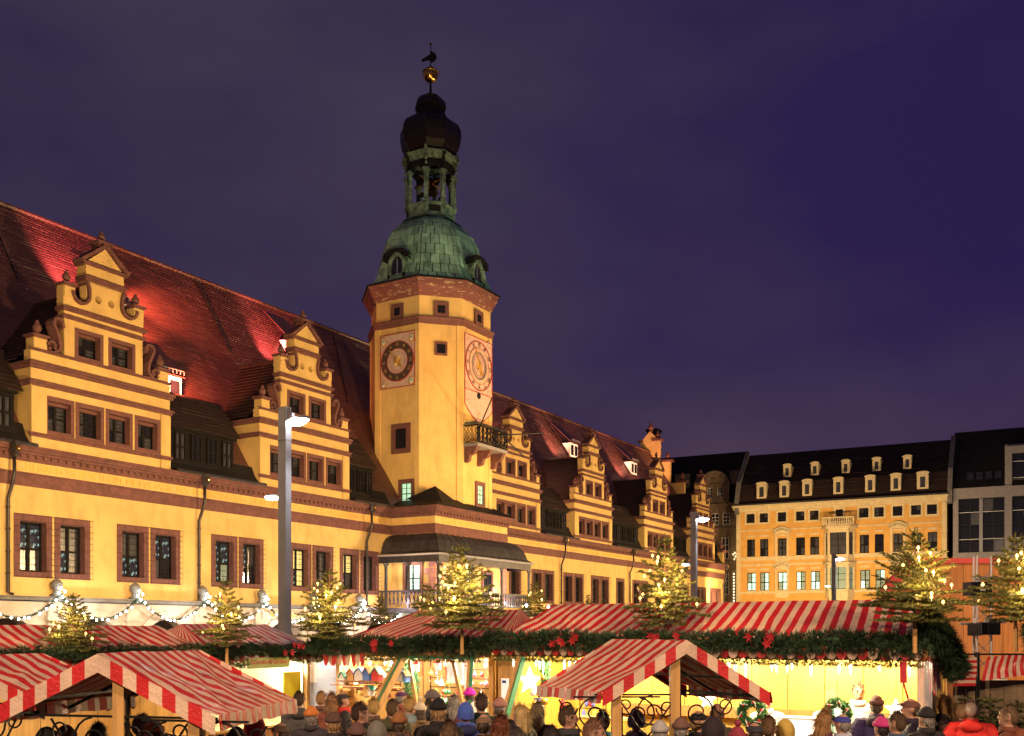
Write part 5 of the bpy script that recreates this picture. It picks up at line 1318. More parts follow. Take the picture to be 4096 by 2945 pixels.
def fir_mesh(seed, wdt=.40, dens=1.0):
    """fir of unit height on a bare stem"""
    rg = random.Random(seed); m = MB(); t = MB()
    t.tube([(0, 0, 0), (.006, 0, .3), (-.004, .004, .65), (0, 0, .93)], [.016, .013, .009, .004], 6)
    def needles(a, b, r, n):
        ax = (b - a); l = ax.length
        if l < 1e-5: return
        ax = ax / l; s1 = ax.orthogonal().normalized(); s2 = ax.cross(s1)
        for k in range(n):
            p = a + ax * l * rg.random(); th_ = rg.random() * 6.283
            d = (s1 * math.cos(th_) + s2 * math.sin(th_)) + ax * .9; d.normalize(); q = p + d * r * rg.uniform(.7, 1.15); sd = d.cross(ax).normalized() * .0048
            m.tri(p - sd, p + sd, q)
    z = .10
    while z < .93:
        L_ = wdt * (1.02 - z) ** .80 * (.8 if z < .2 else 1.06); nb = 7 if z < .6 else 5 if z < .78 else 4; off = rg.random() * 6
        for k in range(nb):
            if rg.random() < .16: continue
            a = off + k * 6.283 / nb + rg.uniform(-.25, .25); l = L_ * rg.uniform(.62, 1.22); up = .05 + .55 * max(0, z - .35) + rg.uniform(-.08, .12)
            p0 = Vector((0, 0, z)); d = Vector((math.cos(a), math.sin(a), up)).normalized()
            p1 = p0 + d * l * .55; p2 = p0 + d * l + Vector((0, 0, l * (.10 - .15 * (z < .4))))
            t.tube([p0, p1, p2], [.006, .004, .0015], 4, 0, False)
            needles(p0.lerp(p1, .25), p1, .034, int(24 * dens)); needles(p1, p2, .034, int(30 * dens))
            nt_ = max(2, int(l / .062))
            for s in range(1, nt_ + 1):
                f = s / (nt_ + .6); b = (p0.lerp(p1, f / .55) if f < .55 else p1.lerp(p2, (f - .55) / .45))
                for sg in (-1, 1):
                    dir_ = (d * .75 + Vector((-math.sin(a), math.cos(a), 0)) * sg * .75 + Vector((0, 0, rg.uniform(-.15, .2)))).normalized()
                    tl = l * .42 * (1 - f * .65) * rg.uniform(.7, 1.2); e = b + dir_ * tl
                    needles(b, e, .030, int((7 + tl * 200) * dens))
        z += (.048 if z < .62 else .062) * rg.uniform(.85, 1.2)
    needles(Vector((0, 0, .80)), Vector((0, 0, 1.0)), .022, int(70 * dens))
    for k in range(3):
        a = k * 2.1 + rg.random(); b = Vector((0, 0, .88)); e = b + Vector((math.cos(a) * .06, math.sin(a) * .06, .1)); needles(b, e, .02, 26)
    return m.mesh('crown', M['needle']), t.mesh('trunk', M['bark'])
FIR = [fir_mesh(11, .46), fir_mesh(23, .42), fir_mesh(37, .52)]
bm_ = MB(); bm_.lathe([(.008, -.065), (.008, -.012)], 6, mi=0); bm_.lathe([(.016, -.018), (.027, .0), (.021, .02), (.003, .04)], 7, mi=1); BULB = bm_.mesh('bulb', [M['white'], M['amber']])
def fir(label, px_, yb, yt, Z, var, nb, rz=0, seed=0, zoff=0):
    X = (px_ - 2048) / 4120 * Z; zb = 2.8 + (2530 - yb) * Z / 4120; h = (yb - yt) * Z / 4120
    o = thing('fir_tree', label, 'fir tree', (X, Z, zb), R(rz), 'lit fir trees on the stall roofs')
    place('crown', FIR[var][0], o, None, 0, h); place('trunk', FIR[var][1], o, None, 0, h)
    rg = random.Random(seed + 5); wd = (.46, .42, .52)[var]
    for k in range(int(nb * .85 + .5)):
        z = .2 + .66 * ((k + rg.random()) / nb); a = -1.57 + rg.uniform(-1.9, 1.9) - R(rz); l = wd * (1.02 - z) ** .85 * rg.uniform(.7, 1.0)
        place('bulb', BULB, o, (math.cos(a) * l * h, math.sin(a) * l * h, (z + .03 + .05 * l) * h), 0, .8 if h > .9 else .65)
    for zf, af in ((.38, -1.9), (.5, -.9), (.7, -1.5)):
        if nb > 3:
            p = o.location + Vector((math.cos(af) * wd * .75 * h * (1 - zf * .7), math.sin(af) * wd * .95 * h * (1 - zf * .7), zf * h)); point("candle_light", p, 9 * h * h * nb / 14, (1, .58, .20), .05)
    m = MB(); m.tube([(0, 0, -.28), (0, 0, .05)], .03, 6); m.build('stake', M['pine'], o)
    return o

# ================================================================== STALL FRAMES
def frame(P, ang): return Matrix.Translation((P[0], P[1], 0)) @ Matrix.Rotation(ang, 4, 'Z')
ANG_D = -(R(90) - R(90) + ALPHA)            # fronts at right angles to the town hall
FD = frame((-.37, 17.75), ANG_D); FC = frame((-3.62, 19.66), ANG_D)
ANG_A = TROT
FA = frame((-7.46, 15.0), ANG_A); FB = frame((-5.36, 18.6), ANG_A)
def lx(fr, px_, yl):
    """local x on a stall (at depth yl) of something seen in column px"""
    o = fr.translation; ex = fr.to_3x3().col[0]; ey = fr.to_3x3().col[1]; t = (px_ - 2048) / 4120
    return ((t * (o.y + ey.y * yl)) - (o.x + ey.x * yl)) / (ex.x - t * ex.y)
def lz(fr, x, yl, py):
    p = fr @ Vector((x, yl, 0)); return 2.8 + (2530 - py) * p.y / 4120
def stall_roof(S, x0, x1, ze, zr, hd, hipl=.0, hipr=.0, sw=.105, wr=.02, seed=0):
    m = MB(); n = max(2, round((x1 - x0) / sw)); n += n % 2
    cloth(m, (x0, 0, ze), (x1, 0, ze), (x1 - hipr, hd, zr), (x0 + hipl, hd, zr), n, 7, wr, 0, seed)
    cloth(m, (x1, hd * 2, ze), (x0, hd * 2, ze), (x0 + hipl, hd, zr), (x1 - hipr, hd, zr), n, 4, wr, 0, seed + 1)
    for x, hp in ((x0, hipl), (x1, -hipr)):
        nn = round(hd * 2 / sw); nn += nn % 2
        a, b = ((x, hd * 2, ze), (x, 0, ze)) if x == x0 else ((x, 0, ze), (x, hd * 2, ze))
        cloth(m, a, b, (x + hp, hd, zr), (x + hp, hd, zr - .001), nn, 4, wr * .6, 1, seed + 2)
    return m.build('striped_roof', STR, S, True)
def planks(S, x0, x1, y, z0, z1, w, mt, th_=.03, name='plank'):
    n = max(1, round((x1 - x0) / w)); w = (x1 - x0) / n; m = MB(); m.box(0, w - .016, 0, th_, 0, z1 - z0); me = m.mesh(name, mt)
    for k in range(n): place(name, me, S, (x0 + k * w, y + .004 * (k % 3), z0))
def stall(name, label, fr, Lx, ze, zr, hd, hipl, hipr, inner, seed, ct=.98, sign_z=None, x0=0):
    S = thing(name, label, 'market stall', fr.translation, fr.to_euler().z)
    stall_roof(S, x0 - .02, Lx + .02, ze, zr, hd, hipl, hipr, seed=seed, wr=.03)
    planks(S, x0 + .1, Lx - .1, hd * 2 - .25, 0, ze - .05, .62, inner)
    for x in (x0 + .1, Lx - .14):
        n = 4; 
        for k in range(n):
            m = MB(); m.box(0, .03, .0, (hd * 2 - .75) / n - .006, 0, ze - .06); m.build('side_plank', inner, S, loc=(x, .45 + (hd * 2 - .75) / n * k, 0))
    m = MB(); m.box(0, .09, 0, .09, 0, ze); pm_ = m.mesh('post', M['pine'])
    for x in (x0 + .08, Lx - .17): place('post', pm_, S, (x, .30, 0)); place('post', pm_, S, (x, hd * 2 - .2, 0))
    m = MB(); m.box(x0, Lx, .12, .2, ze - .2, ze - .02); m.build('fascia_board', M['pine'], S)
    m = MB(); m.box(x0 + .1, Lx - .1, .25, .8, ct - .05, ct); m.build('counter', M['pine'], S)
    planks(S, x0 + .12, Lx - .12, .3, 0, ct - .055, .2, M['pinedark'])
    m = MB(); m.box(x0 + .1, Lx - .1, .2, hd * 2 - .3, ze - .06, ze - .03); m.build('ceiling', M['cream'], S)
    return S
# D: the long stall
LD = 7.05
D = stall('market_stall', 'longest red and white striped stall, brightly lit, with the smoked salmon sign', FD, LD, 2.64, 3.3, 1.35, .55, .18, M['wallpine'], 3)
scallops(D, .05, LD - .05, -.02, 2.60, 48, .19)
m = MB(); m.box(.05, LD - .05, .06, .10, 2.40, 2.56); m.build('sign_board', M['pinedark'], D)
for x, s_ in ((lx(FD, 3520, 0), "Lachs und Sahnemeerrettich  6.50"), (lx(FD, 2990, 0), "Sahnemeerrettich"), (lx(FD, 2200, 0), "Lachs und Sahne")):
    me = text_mesh(s_, .095, .003, M['redletter']); place('sign_lettering', me, D, (x, .055, 2.445))
m = MB(); rg = random.Random(9)
tufts(m, [(0.05, .04, 2.37), (LD - .05, .04, 2.37)], .05, 260, .06, .007, rg); m.build('thin_garland', M['needle'], D)
ic = MB(); ic.lathe([(.022, 0), (.02, -.06), (.012, -.16), (.002, -.22)][::-1], 6); ic = ic.mesh('icicle_light', mat('icicle_glow', (.9, .9, .85), .4, var=0, emit=(1, .93, .70), es=6))
x = .4
while x < LD - .2:
    place('icicle_light', ic, D, (x, .10, 2.34), 0, (1, 1, rg.uniform(.4, 1.25))); x += rg.choice((.07, .10, .16, .28, .4))
def ceiling_lamp(S, x, y, z, en, col=(1, .80, .46)):
    m = MB(); m.box(-.28, .28, -.07, .07, -.05, 0); m.build('lamp_tube', M['warmlight'], S, loc=(x, y, z))
    p = S.matrix_basis @ Vector((x, y + .0, z - .13)); p = Matrix.Translation(S.location) @ Matrix.Rotation(S.rotation_euler.z, 4, 'Z') @ Vector((x, y, z - .15))
    point("stall_lamp", p, en, col, .12)
for x in (1.1, 2.7, 4.3, 5.9): ceiling_lamp(D, x, .55, 2.52, 175)
for x in (1.5, 3.4, 5.2, 6.4): ceiling_lamp(D, x, 1.7, 2.52, 115)
m = MB(); m.box(1.3, LD - .3, 2.2, 2.35, 1.32, 1.5); m.build('back_shelf', M['pinedark'], D)
# left end post panel with price notice, half open shutter beams
m = MB(); m.box(.02, .36, .22, .27, 0, 2.42); m.build('end_panel', M['pine'], D)
m = MB(); m.box(.10, .24, .19, .215, 1.62, 2.0); nb = m.build('notice', M['paper'], D); m = MB(); m.box(.12, .20, .186, .189, 1.92, 1.97); m.build('notice_heading', mat('blue_ink', (.05, .1, .4), .6, var=0), nb)
def beam(S, p, q, w, d, mt, name='shutter_beam'):
    m = MB(); m.bar(p, q, w, d); return m.build(name, M[mt], S)
beam(D, (.62, -.05, 2.38), (.42, -.55, .9), .07, .09, 'pine'); beam(D, (.69, -.05, 2.38), (.49, -.55, .9), .03, .09, 'green')
# right end: pulled up side curtain, red ribbon, clear wind sheet
m = MB(); 
for k in range(10):
    a = k / 10; 
    cloth(m, (LD + .02 + .03 * (k % 2), .1 + a * 1.0, 1.95 + .05 * math.sin(k)), (LD + .02 + .03 * ((k + 1) % 2), .2 + a * 1.0, 1.95 + .05 * math.sin(k + 1)), (LD + .02, .2 + a * 1.0, 2.62), (LD + .02, .1 + a * 1.0, 2.62), 2, 3, .01, 0, k, 1)
m.build('side_curtain', STR, D)
m = MB(); P = [(LD - .3, -.03, 2.4), (LD - .29, -.06, 2.1), (LD - .22, -.06, 1.85), (LD - .14, -.05, 1.55)]
for a, b in zip(P, P[1:]): m.bar(a, b, .09, .012)
m.build('red_ribbon', M['poinsettia'], D)
M['plastic'] = mat('clear_plastic', (.85, .85, .95), .22, var=0, spec=.8, alpha=.26)
m = MB()
for k in range(12):
    x0, x1 = LD - .12 + .016 * k, LD - .12 + .016 * (k + 1); m.quad((x0, .02 + .03 * (k % 2), .4), (x1, .02 + .03 * ((k + 1) % 2), .4), (x1, .02 + .02 * ((k + 1) % 2), 2.4), (x0, .02 + .02 * (k % 2), 2.4))
m.build('wind_sheet', M['plastic'], D)
# C: gift stall
LC = 3.72
C = stall('market_stall', 'striped stall with a hipped roof and slanted shutter beams, full of small gifts', FC, LC, 2.56, 3.22, 1.3, 1.35, .1, M['pine'], 5)
scallops(C, .05, 1.05, -.02, 2.50, 9, .34)
m = MB(); m.box(1.1, LC - .05, -.06, -.02, 2.36, 2.5); m.build('sign_board', M['pinedark'], C)
m = MB(); tufts(m, [(1.1, -.08, 2.34), (LC - .1, -.08, 2.34)], .05, 200, .06, .007, rg); m.build('thin_garland', M['needle'], C)
xa = lx(FC, 1590, -.1)
for dx, mt in ((0, 'pine'), (.075, 'green'), (.12, 'pine')):
    beam(C, (xa + dx, -.05, 2.34), (xa - .35 + dx, -.75, 1.0), .05, .1, mt)
for dx, mt in ((0, 'pine'), (.06, 'green')):
    beam(C, (LC - .35 + dx, -.05, 2.34), (LC - .02 + dx, -.7, 1.0), .05, .09, mt); 
beam(C, (1.9, .2, 2.3), (2.15, .2, 1.1), .06, .06, 'pine'); beam(C, (LC - .85, .2, 2.3), (LC - .55, .2, 1.1), .06, .06, 'pine')
m = MB(); m.box(xa, LC - .2, -.10, -.05, 2.33, 2.37); m.build('shutter_frame', M['green'], C)
for x in (.6, 1.5, 2.3, 3.1): ceiling_lamp(C, x, .6, 2.44, 120, (1, .86, .66))
m = MB(); m.box(.2, 1.5, .35, .75, 1.72, 1.76); m.box(1.7, LC - .2, 1.2, 1.5, 1.55, 1.59); m.box(1.7, LC - .2, 1.5, 1.7, 1.9, 1.94); m.build('shelf', M['pinedark'], C)
# B: chocolate fruit stall, A: its neighbour
B_ = stall('market_stall', 'brilliantly lit striped stall selling chocolate fruit, left of the gift stall', FB, 2.95, 2.46, 2.96, 1.25, .35, .35, M['cream'], 8)
scallops(B_, .05, 2.9, -.02, 2.40, 22, .17)
m = MB(); m.box(.75, 1.85, -.07, -.03, 2.12, 2.32); sb = m.build('sign_board', mat('olive_sign', (.22, .24, .04), .6, var=.1), B_)
me = text_mesh("Schokofrüchte", .15, .004, M['redletter'], width=.98); place('sign_lettering', me, sb, (1.3, -.075, 2.24))
m = MB(); tufts(m, [(0.05, -.05, 2.28), (.75, -.05, 2.2)], .09, 320, .08, .008, rg); tufts(m, [(1.85, -.05, 2.25), (2.9, -.05, 2.28)], .09, 320, .08, .008, rg); m.build('thin_garland', M['needle'], B_)
for x in (.5, 1.2, 1.9, 2.5): ceiling_lamp(B_, x, .7, 2.36, 95, (1, .93, .80))
m = MB(); m.box(2.25, 2.75, .45, .47, 1.45, 2.0); m.build('price_board', mat('lemon_board', (.75, .68, .03), .6, var=.05), B_)
m = MB()
for k in range(22):
    x0, x1 = 2.93 + .02 * math.sin(k), 2.93 + .02 * math.sin(k + 1); m.quad((x0, -.55 + .055 * k, .5), (x1, -.55 + .055 * (k + 1), .5), (2.93, -.55 + .055 * (k + 1), 2.36), (2.93, -.55 + .055 * k, 2.36))
m.build('wind_sheet', M['plastic'], B_)
A_ = stall('market_stall', 'leftmost long striped stall behind the foreground canopies, in front of the arcade', FA, 4.1, 2.46, 2.92, 1.25, .2, .2, M['pine'], 12, x0=-2.0)
scallops(A_, -1.9, 4.0, -.02, 2.40, 44, .17)
for x in (-.8, .6, 1.9, 3.2): ceiling_lamp(A_, x, .7, 2.36, 40, (1, .84, .55))
# garlands
garland('long fir garland with red poinsettias along the eave of the longest stall', FD, [(-.05, -.06, 2.66), (LD + .05, -.06, 2.66)], .16, 420, .12, (lx(FD, 2285, 0), lx(FD, 3085, 0), lx(FD, 2660, 0)), seed=2)
garland('fir garland with poinsettias along the eave of the gift stall', FC, [(-.25, -.06, 2.56), (LC + .05, -.06, 2.58)], .16, 420, .12, (lx(FC, 1545, 0),), seed=3)
garland('fir garland with a red flower cluster on the chocolate fruit stall', FB, [(-.1, -.06, 2.47), (3.0, -.06, 2.47)], .14, 420, .11, (lx(FB, 1140, 0),), seed=4)
garland('dark fir garland on the leftmost stall behind the foreground canopies', FA, [(-2.0, -.06, 2.47), (4.1, -.06, 2.47)], .13, 380, .11, (-.6,), seed=5)
garland('thick fir garland hanging down the right end of the longest stall', FD, [(LD + .02, -.1, 3.0), (LD + .12, .15, 2.85), (LD + .22, .5, 2.55), (LD + .3, .7, 2.2)], .19, 900, .13, (), 'thick garland drops', seed=6)
garland('green fir garland drop at the right edge below the last fir tree', frame((6.72, 13.2), 0), [(0, 0, 2.9), (.1, 0, 2.5), (.12, 0, 2.2)], .2, 900, .12, (.1,), 'thick garland drops', seed=7)

# ================================================================== CANOPIES over the standing tables
def spiral(c, r, turns, a0, sgn=1, n=26, r1=.12):
    return [(c[0] + r * (1 - (1 - r1) * k / n) * math.cos(a0 + sgn * turns * 6.283 * k / n), c[1], c[2] + r * (1 - (1 - r1) * k / n) * math.sin(a0 + sgn * turns * 6.283 * k / n)) for k in range(n + 1)]
def canopy(label, A, h, Lv, zr, ze, posts, seed, hip=False, ridge_drop=0):
    hx = math.hypot(*h); ang = math.atan2(h[1], h[0]); O = thing('canopy', label, 'canopy', (A[0], A[1], 0), ang, 'striped canopies over the standing tables')
    Lx = Lv[0] * math.cos(ang) + Lv[1] * math.sin(ang); Ly = -Lv[0] * math.sin(ang) + Lv[1] * math.cos(ang)
    n = round(Ly / .1); n += n % 2; m = MB()
    cloth(m, (hx, 0, ze), (hx + Lx, Ly, ze), (Lx, Ly, zr), (0, 0, zr), n, 12, .034, 1, seed)
    cloth(m, (-hx + Lx, Ly, ze), (-hx, 0, ze), (0, 0, zr), (Lx, Ly, zr), n, 12, .034, 1, seed + 1)
    m.build('striped_roof', STR, O, True)
    v = .165
    for s_ in (-1, 1):
        for yy, xo in ((-.012, 0), (Ly + .012, Lx)):
            m = MB(); nn = max(4, round(hx / .125)); 
            a, b = (0, zr), (s_ * hx, ze)
            for k in range(nn):
                f0, f1 = k / nn, (k + 1) / nn
                P = [(xo + a[0] + (b[0] - a[0]) * f, yy + .006 * math.sin(f * 21 + seed), a[1] + (b[1] - a[1]) * f) for f in (f0, f1)]
                q = [(P[0][0], P[0][1], P[0][2] - v), (P[1][0], P[1][1], P[1][2] - v), P[1], P[0]]
                m.add(q, [(0, 1, 2, 3)], (k + 1) % 2)
            m.build('gable_valance', STR, O)
        m = MB(); nn = round(Ly / .1); nn += nn % 2; hv = .125
        for k in range(nn):
            f0, f1 = k / nn, (k + 1) / nn; q = []
            for f in (f0, f1): q.append((s_ * hx + Lx * f + s_ * .012 + .012 * math.sin(f * 34 + seed), Ly * f))
            m.add([(q[0][0] + s_ * .015, q[0][1], ze - hv - .01 * math.sin(k)), (q[1][0] + s_ * .015, q[1][1], ze - hv - .01 * math.sin(k + 1)), (q[1][0], q[1][1], ze + .005), (q[0][0], q[0][1], ze + .005)], [(0, 1, 2, 3)], k % 2)
        m.build('eave_valance', STR, O)
    m = MB()
    for f in (.02, .5, .98):
        for s_ in (-1, 1): m.bar((Lx * f, Ly * f, zr - .13), (s_ * hx * .95 + Lx * f, Ly * f, ze - .10), .028)
    for s_ in (-1, 1):
        m.bar((s_ * hx * .96, .03, ze - .06), (s_ * hx * .96 + Lx, Ly - .03, ze - .06), .03)
        m.bar((s_ * hx * .5, .03, (zr + ze) / 2 - .14), (s_ * hx * .5 + Lx, Ly - .03, (zr + ze) / 2 - .14), .028)
    m.bar((0, .02, zr - .13), (Lx, Ly - .02, zr - .13), .035); m.build('roof_frame', M['iron'], O)
    for i, (x, y_) in enumerate(posts):
        zt = zr - (abs(x) / hx) * (zr - ze) - .09
        m = MB(); m.box(x - .055, x + .055, y_ - .055, y_ + .055, 0, zt); m.build('post', M['pine'], O)
        m = MB(); m.box(x + .056, x + .075, y_ - .03, y_ + .0, 1.2, zt - .2)
        for s_ in (-1, 1):
            zb = min(ze - .03, zt - .08); b = x + s_ * .06; w = .34
            m.bar((b, y_ - .04, zb), (x + s_ * .95 if abs(x) < .3 else b + s_ * .45, y_ - .04, zb + .0), .02)
            m.tube(spiral((b + s_ * .21, y_ - .04, zb - .21), .2, 1.55, R(90), -s_), .011, 5)
            m.tube(spiral((b + s_ * .52, y_ - .04, zb - .13), .12, 1.5, R(180 if s_ > 0 else 0), s_), .010, 5)
            m.tube(spiral((b + s_ * .13, y_ - .04, zb - .54), .125, 1.5, R(60), s_), .010, 5)
            m.tube([(b, y_ - .04, zb - .8), (b + s_ * .1, y_ - .04, zb - .66), (b + s_ * .36, y_ - .04, zb - .4), (b + s_ * .62, y_ - .04, zb - .03)], .011, 5)
        m.build('scroll_bracket', M['iron'], O)
    m = MB(); m.box(-.4, .4, Ly * .5 - .4, Ly * .5 + .4, 1.06, 1.10); m.bar((0, Ly * .5, 0), (0, Ly * .5, 1.06), .12); m.build('table', M['pine'], O)
    return O
canopy('nearest red and cream striped canopy on wooden posts, lower left', (-3.615, 9.0), (1.1, -.25), (.24, 2.1), 2.615, 2.09, [(.15, .12), (.88, .12)], 1)
canopy('striped canopy cut by the left edge, behind the nearest canopy', (-5.75, 10.5), (1.25, -.55), (.35, 1.35), 2.56, 2.12, [(.3, .1)], 4)
canopy('striped canopy standing in front of the longest stall, right of centre', (2.03, 12.0), (.98, .03), (-.71, 1.5), 2.715, 2.10, [(-.11, .14), (-.80, .14)], 7)

# ================================================================== FIR TREES with candles
fir('bushy fir behind the nearest canopy, leftmost of all the firs', 292, 2632, 2366, 16.2, 2, 14, 20, 1)
fir('fir with few amber lights on the joint between the two left stalls', 907, 2606, 2312, 18.4, 1, 13, 80, 2)
fir('broad fir thick with amber lights, right of the nearest tall street lamp', 1318, 2580, 2268, 19.6, 2, 22, 140, 3)
fir('largest fir at the middle, before the wooden gallery of the town hall', 1848, 2552, 2166, 17.6, 2, 20, 200, 4)
fir('slim fir on the eave of the longest stall, before the lettered street lamp', 2660, 2540, 2136, 16.3, 1, 15, 30, 5)
fir('tall sparse fir at the right end of the longest stall', 3660, 2530, 2106, 14.0, 2, 14, 260, 6)
fir('dense fir cut by the right edge of the picture', 4062, 2520, 2128, 13.4, 2, 18, 310, 7)
fir('small unlit fir between the broad fir and the gallery', 1520, 2520, 2375, 20.5, 0, 2, 50, 8)
fir('small fir left of the largest fir, below the gallery railing', 1712, 2520, 2335, 20.5, 1, 6, 70, 9)
fir('small fir right of the gallery, behind the long striped roof', 2140, 2480, 2322, 20.5, 0, 7, 130, 10)
fir('tiny fir top with one light poking above the long striped roof', 2353, 2480, 2375, 20.8, 1, 1, 170, 11)
fir('tiny unlit fir top above the long striped roof, right of the lit one', 2413, 2478, 2392, 20.8, 0, 0, 10, 12)

# ================================================================== LIGHT SWAGS on the arcade
SW = MB(); SW.ell((0, 0, 0), (.042, .042, .05), 8, 6); SWB = SW.mesh('bulb', M['coolbulb'])
SAGS = ['leftmost light swag of the arcade, cut by the picture edge', 'light swag behind the leftmost fir tree', 'light swag between the second and third stone heads', 'light swag right of the second downpipe, behind the slim lit fir',
        'light swag that passes behind the nearest street lamp', 'light swag behind the broad fir beside the gallery', 'light swag under the left side of the wooden gallery']
for i in range(7):
    a, b = AX[2 + i], AX[3 + i]; yy = -.62
    zt = 4.42; o = thing('light_swag', SAGS[i], 'fairy lights', th(a, yy, zt), TROT, 'white light swags along the arcade ledge')
    pts = []; n = 16
    for k in range(n + 1):
        f = k / n; pts.append(Vector(((b - a) * f, 0, -(1.02) * (1 - (2 * f - 1) ** 2))))
    m = MB(); tufts(m, pts, .045, 130, .07, .010, random.Random(i)); m.tube(pts, .02, 4); m.build('garland', M['needledark'], o)
    for k in range(n + 1):
        if k in (0, n) or (k + i) % 5 == 1: continue
        place('bulb', SWB, o, pts[k] + Vector((.05 * math.sin(k * 5 + i), -.07, -.04 + .03 * math.sin(k * 3 + i * 2))), 0, .95)
    for dx, dz in ((-.05, .25), (.12, .12), (-.14, .05), (.02, -.12)): place('bulb', SWB, o, Vector((dx, -.1, dz)), 0, 1.2)
for k, x in enumerate((37.6, 40.2, 34.5)):
    o = thing('fairy_light', ('bright white star light at the right end of the gallery railing', 'single bluish white light above the long striped roof', 'bright white light in front of the gallery beside the largest fir')[k], 'fairy lights', th(x, -5.0, 4.6), TROT, 'single lights by the gallery')
    place('bulb', SWB, o, (0, 0, 0), 0, 1.8); m = MB(); m.tube([(0, 0, -4.6), (0, 0, -.02)], .02, 5); m.build('stake', M['iron'], o)
# restaurant lettering on the arcade stone
for wrd, px_ in (("RESTAURANT", 15.9), ("LOTTER", 11.6)):
    me = text_mesh(wrd, .34, .012, M['goldletter']); place('inscription', me, T, (px_ + .35, -.345, 3.72))
    m = MB(); m.box(px_ - 1.3, px_ + 2.0, -.33, -.262, 3.52, 3.92); m.build('name_board', M['palestone'], T)
point("arcade_lamp", th(3.5, -1.6, 3.4), 200, (1, .92, .86)); point("arcade_lamp", th(9, -1.6, 3.4), 200, (1, .92, .86)); point("arcade_lamp", th(16, -1.6, 3.4), 200, (1, .92, .86)); point("arcade_lamp", th(21.5, -1.6, 3.4), 200, (1, .9, .9))

# ================================================================== right side: striped drapes, fence, fir hedge
DR = thing('drape', 'red and white drape with level stripes hanging left of the truss tower', 'drape', (0, 0, 0), 0, 'striped drapes by the truss tower')
def wx(px_, Z): return (px_ - 2048) / 4120 * Z
def wz(py, Z): return 2.8 + (2530 - py) * Z / 4120
Z = 22.0
m = MB(); cloth(m, (wx(3800, Z), Z, wz(2745, Z)), (wx(3800, Z), Z, wz(2630, Z)), (wx(3915, Z), Z + .1, wz(2630, Z)), (wx(3915, Z), Z + .1, wz(2745, Z)), 10, 8, .02, 0, 2); m.build('cloth', STR, DR)
D2 = thing('drape', 'red and white drape with upright stripes at the right picture edge', 'drape', (0, 0, 0), 0, 'striped drapes by the truss tower')
m = MB(); cloth(m, (wx(3925, Z), Z, wz(2725, Z)), (wx(4180, Z), Z, wz(2690, Z)), (wx(4180, Z), Z + .1, wz(2610, Z)), (wx(3960, Z), Z + .1, wz(2628, Z)), 16, 6, .05, 0, 3); m.build('cloth', STR, D2)
for o, a, b in ((DR, 3800, 3915), (D2, 3925, 4180)):
    m = MB(); m.tube([(wx(a, Z), Z + .12, wz(2618, Z)), (wx(b, Z), Z + .12, wz(2618, Z))], .02, 5)
    for q in (a, b): m.tube([(wx(q, Z), Z + .12, 0), (wx(q, Z), Z + .12, wz(2610, Z))], .025, 5)
    m.build('rail', M['iron'], o)
F = thing('plank_fence', 'dim brown plank fence under the striped drapes at the right', 'fence', (0, 0, 0))
x = wx(3700, 22.6)
k = 0
while x < 14:
    m = MB(); m.box(x, x + .28, 22.6 + .01 * (k % 2), 22.64, 0, 1.75); m.build('plank', M['brownstone'], F); x += .29; k += 1
rgh = random.Random(77)
HL = ['cut fir branches heaped below the level striped drape', 'dark fir bush left of the brown haired man, below the drapes', 'dark fir bush in the lower right corner']
for k, (px_, zz, s_) in enumerate(((3870, 20.5, 1.5), (3960, 19.5, 1.55), (4070, 19.0, 1.5))):
    o = thing('fir_bush', HL[k], 'fir bush', (wx(px_, zz), zz, 0), k * 1.3)
    place('crown', FIR[k][0], o, None, 0, (s_ * 1.6, s_ * 1.6, s_ * 1.05)); place('trunk', FIR[k][1], o, None, 0, (s_, s_, s_ * 1.05))
CR = thing('dark_cabin', 'dark wooden cabin door frame just right of the longest stall', 'cabin', (wx(3735, 18.5), 18.5, 0))
for k in range(4):
    m = MB(); m.box(-.2 + k * .14, -.07 + k * .14, 0, .04, 0, 2.55); m.build('plank', M['darkwood'] if k in (1, 2) else M['pinedark'], CR)
m = MB(); m.box(-.3, .5, -.05, -.005, 1.95, 2.0); m.box(-.05, .12, -.06, -.01, 1.6, 1.66); m.build('latch', M['iron'], CR)
# ================================================================== goods on and in the stalls
def at_local(fr, x, y, z): return fr @ Vector((x, y, z))
def hang(m, z=.25): m.tube([(0, 0, 0), (0, 0, z)], .004, 4)
def star_lantern(label, fr, px_, yl, py, r):
    x = lx(fr, px_, yl); z = lz(fr, x, yl, py); m = MB(); P = []
    for k in range(10):
        a = R(90) + k * R(36); rr = r if k % 2 == 0 else r * .45; P.append((rr * math.cos(a), rr * math.sin(a)))
    vs = [(0, -.07, 0), (0, .07, 0)] + [(a, 0, b) for a, b in P]; fs = []
    for k in range(10): fs += [(0, 2 + k, 2 + (k + 1) % 10), (1, 2 + (k + 1) % 10, 2 + k)]
    m.add(vs, [f[::-1] for f in fs])
    o = thing('star_lantern', label, 'star lantern', at_local(fr, x, yl, z), fr.to_euler().z + R(8), 'white paper star lanterns')
    m.build('paper_star', mat('star_paper', (.85, .82, .8), .6, var=0, emit=(1, .95, .9), es=1.0), o); c = MB(); c.tube([(0, 0, r), (0, 0, 2.5 - z)], .005, 4); c.build('cord', M['iron'], o)
star_lantern('big white paper star hanging in the longest stall near its left end', FD, 2118, .4, 2725, .26)
star_lantern('small white paper star low in the longest stall behind the man in dark blue', FD, 3584, .5, 2840, .18)
star_lantern('white paper star behind the bald man right of the canopy post', FD, 2830, .6, 2800, .17)
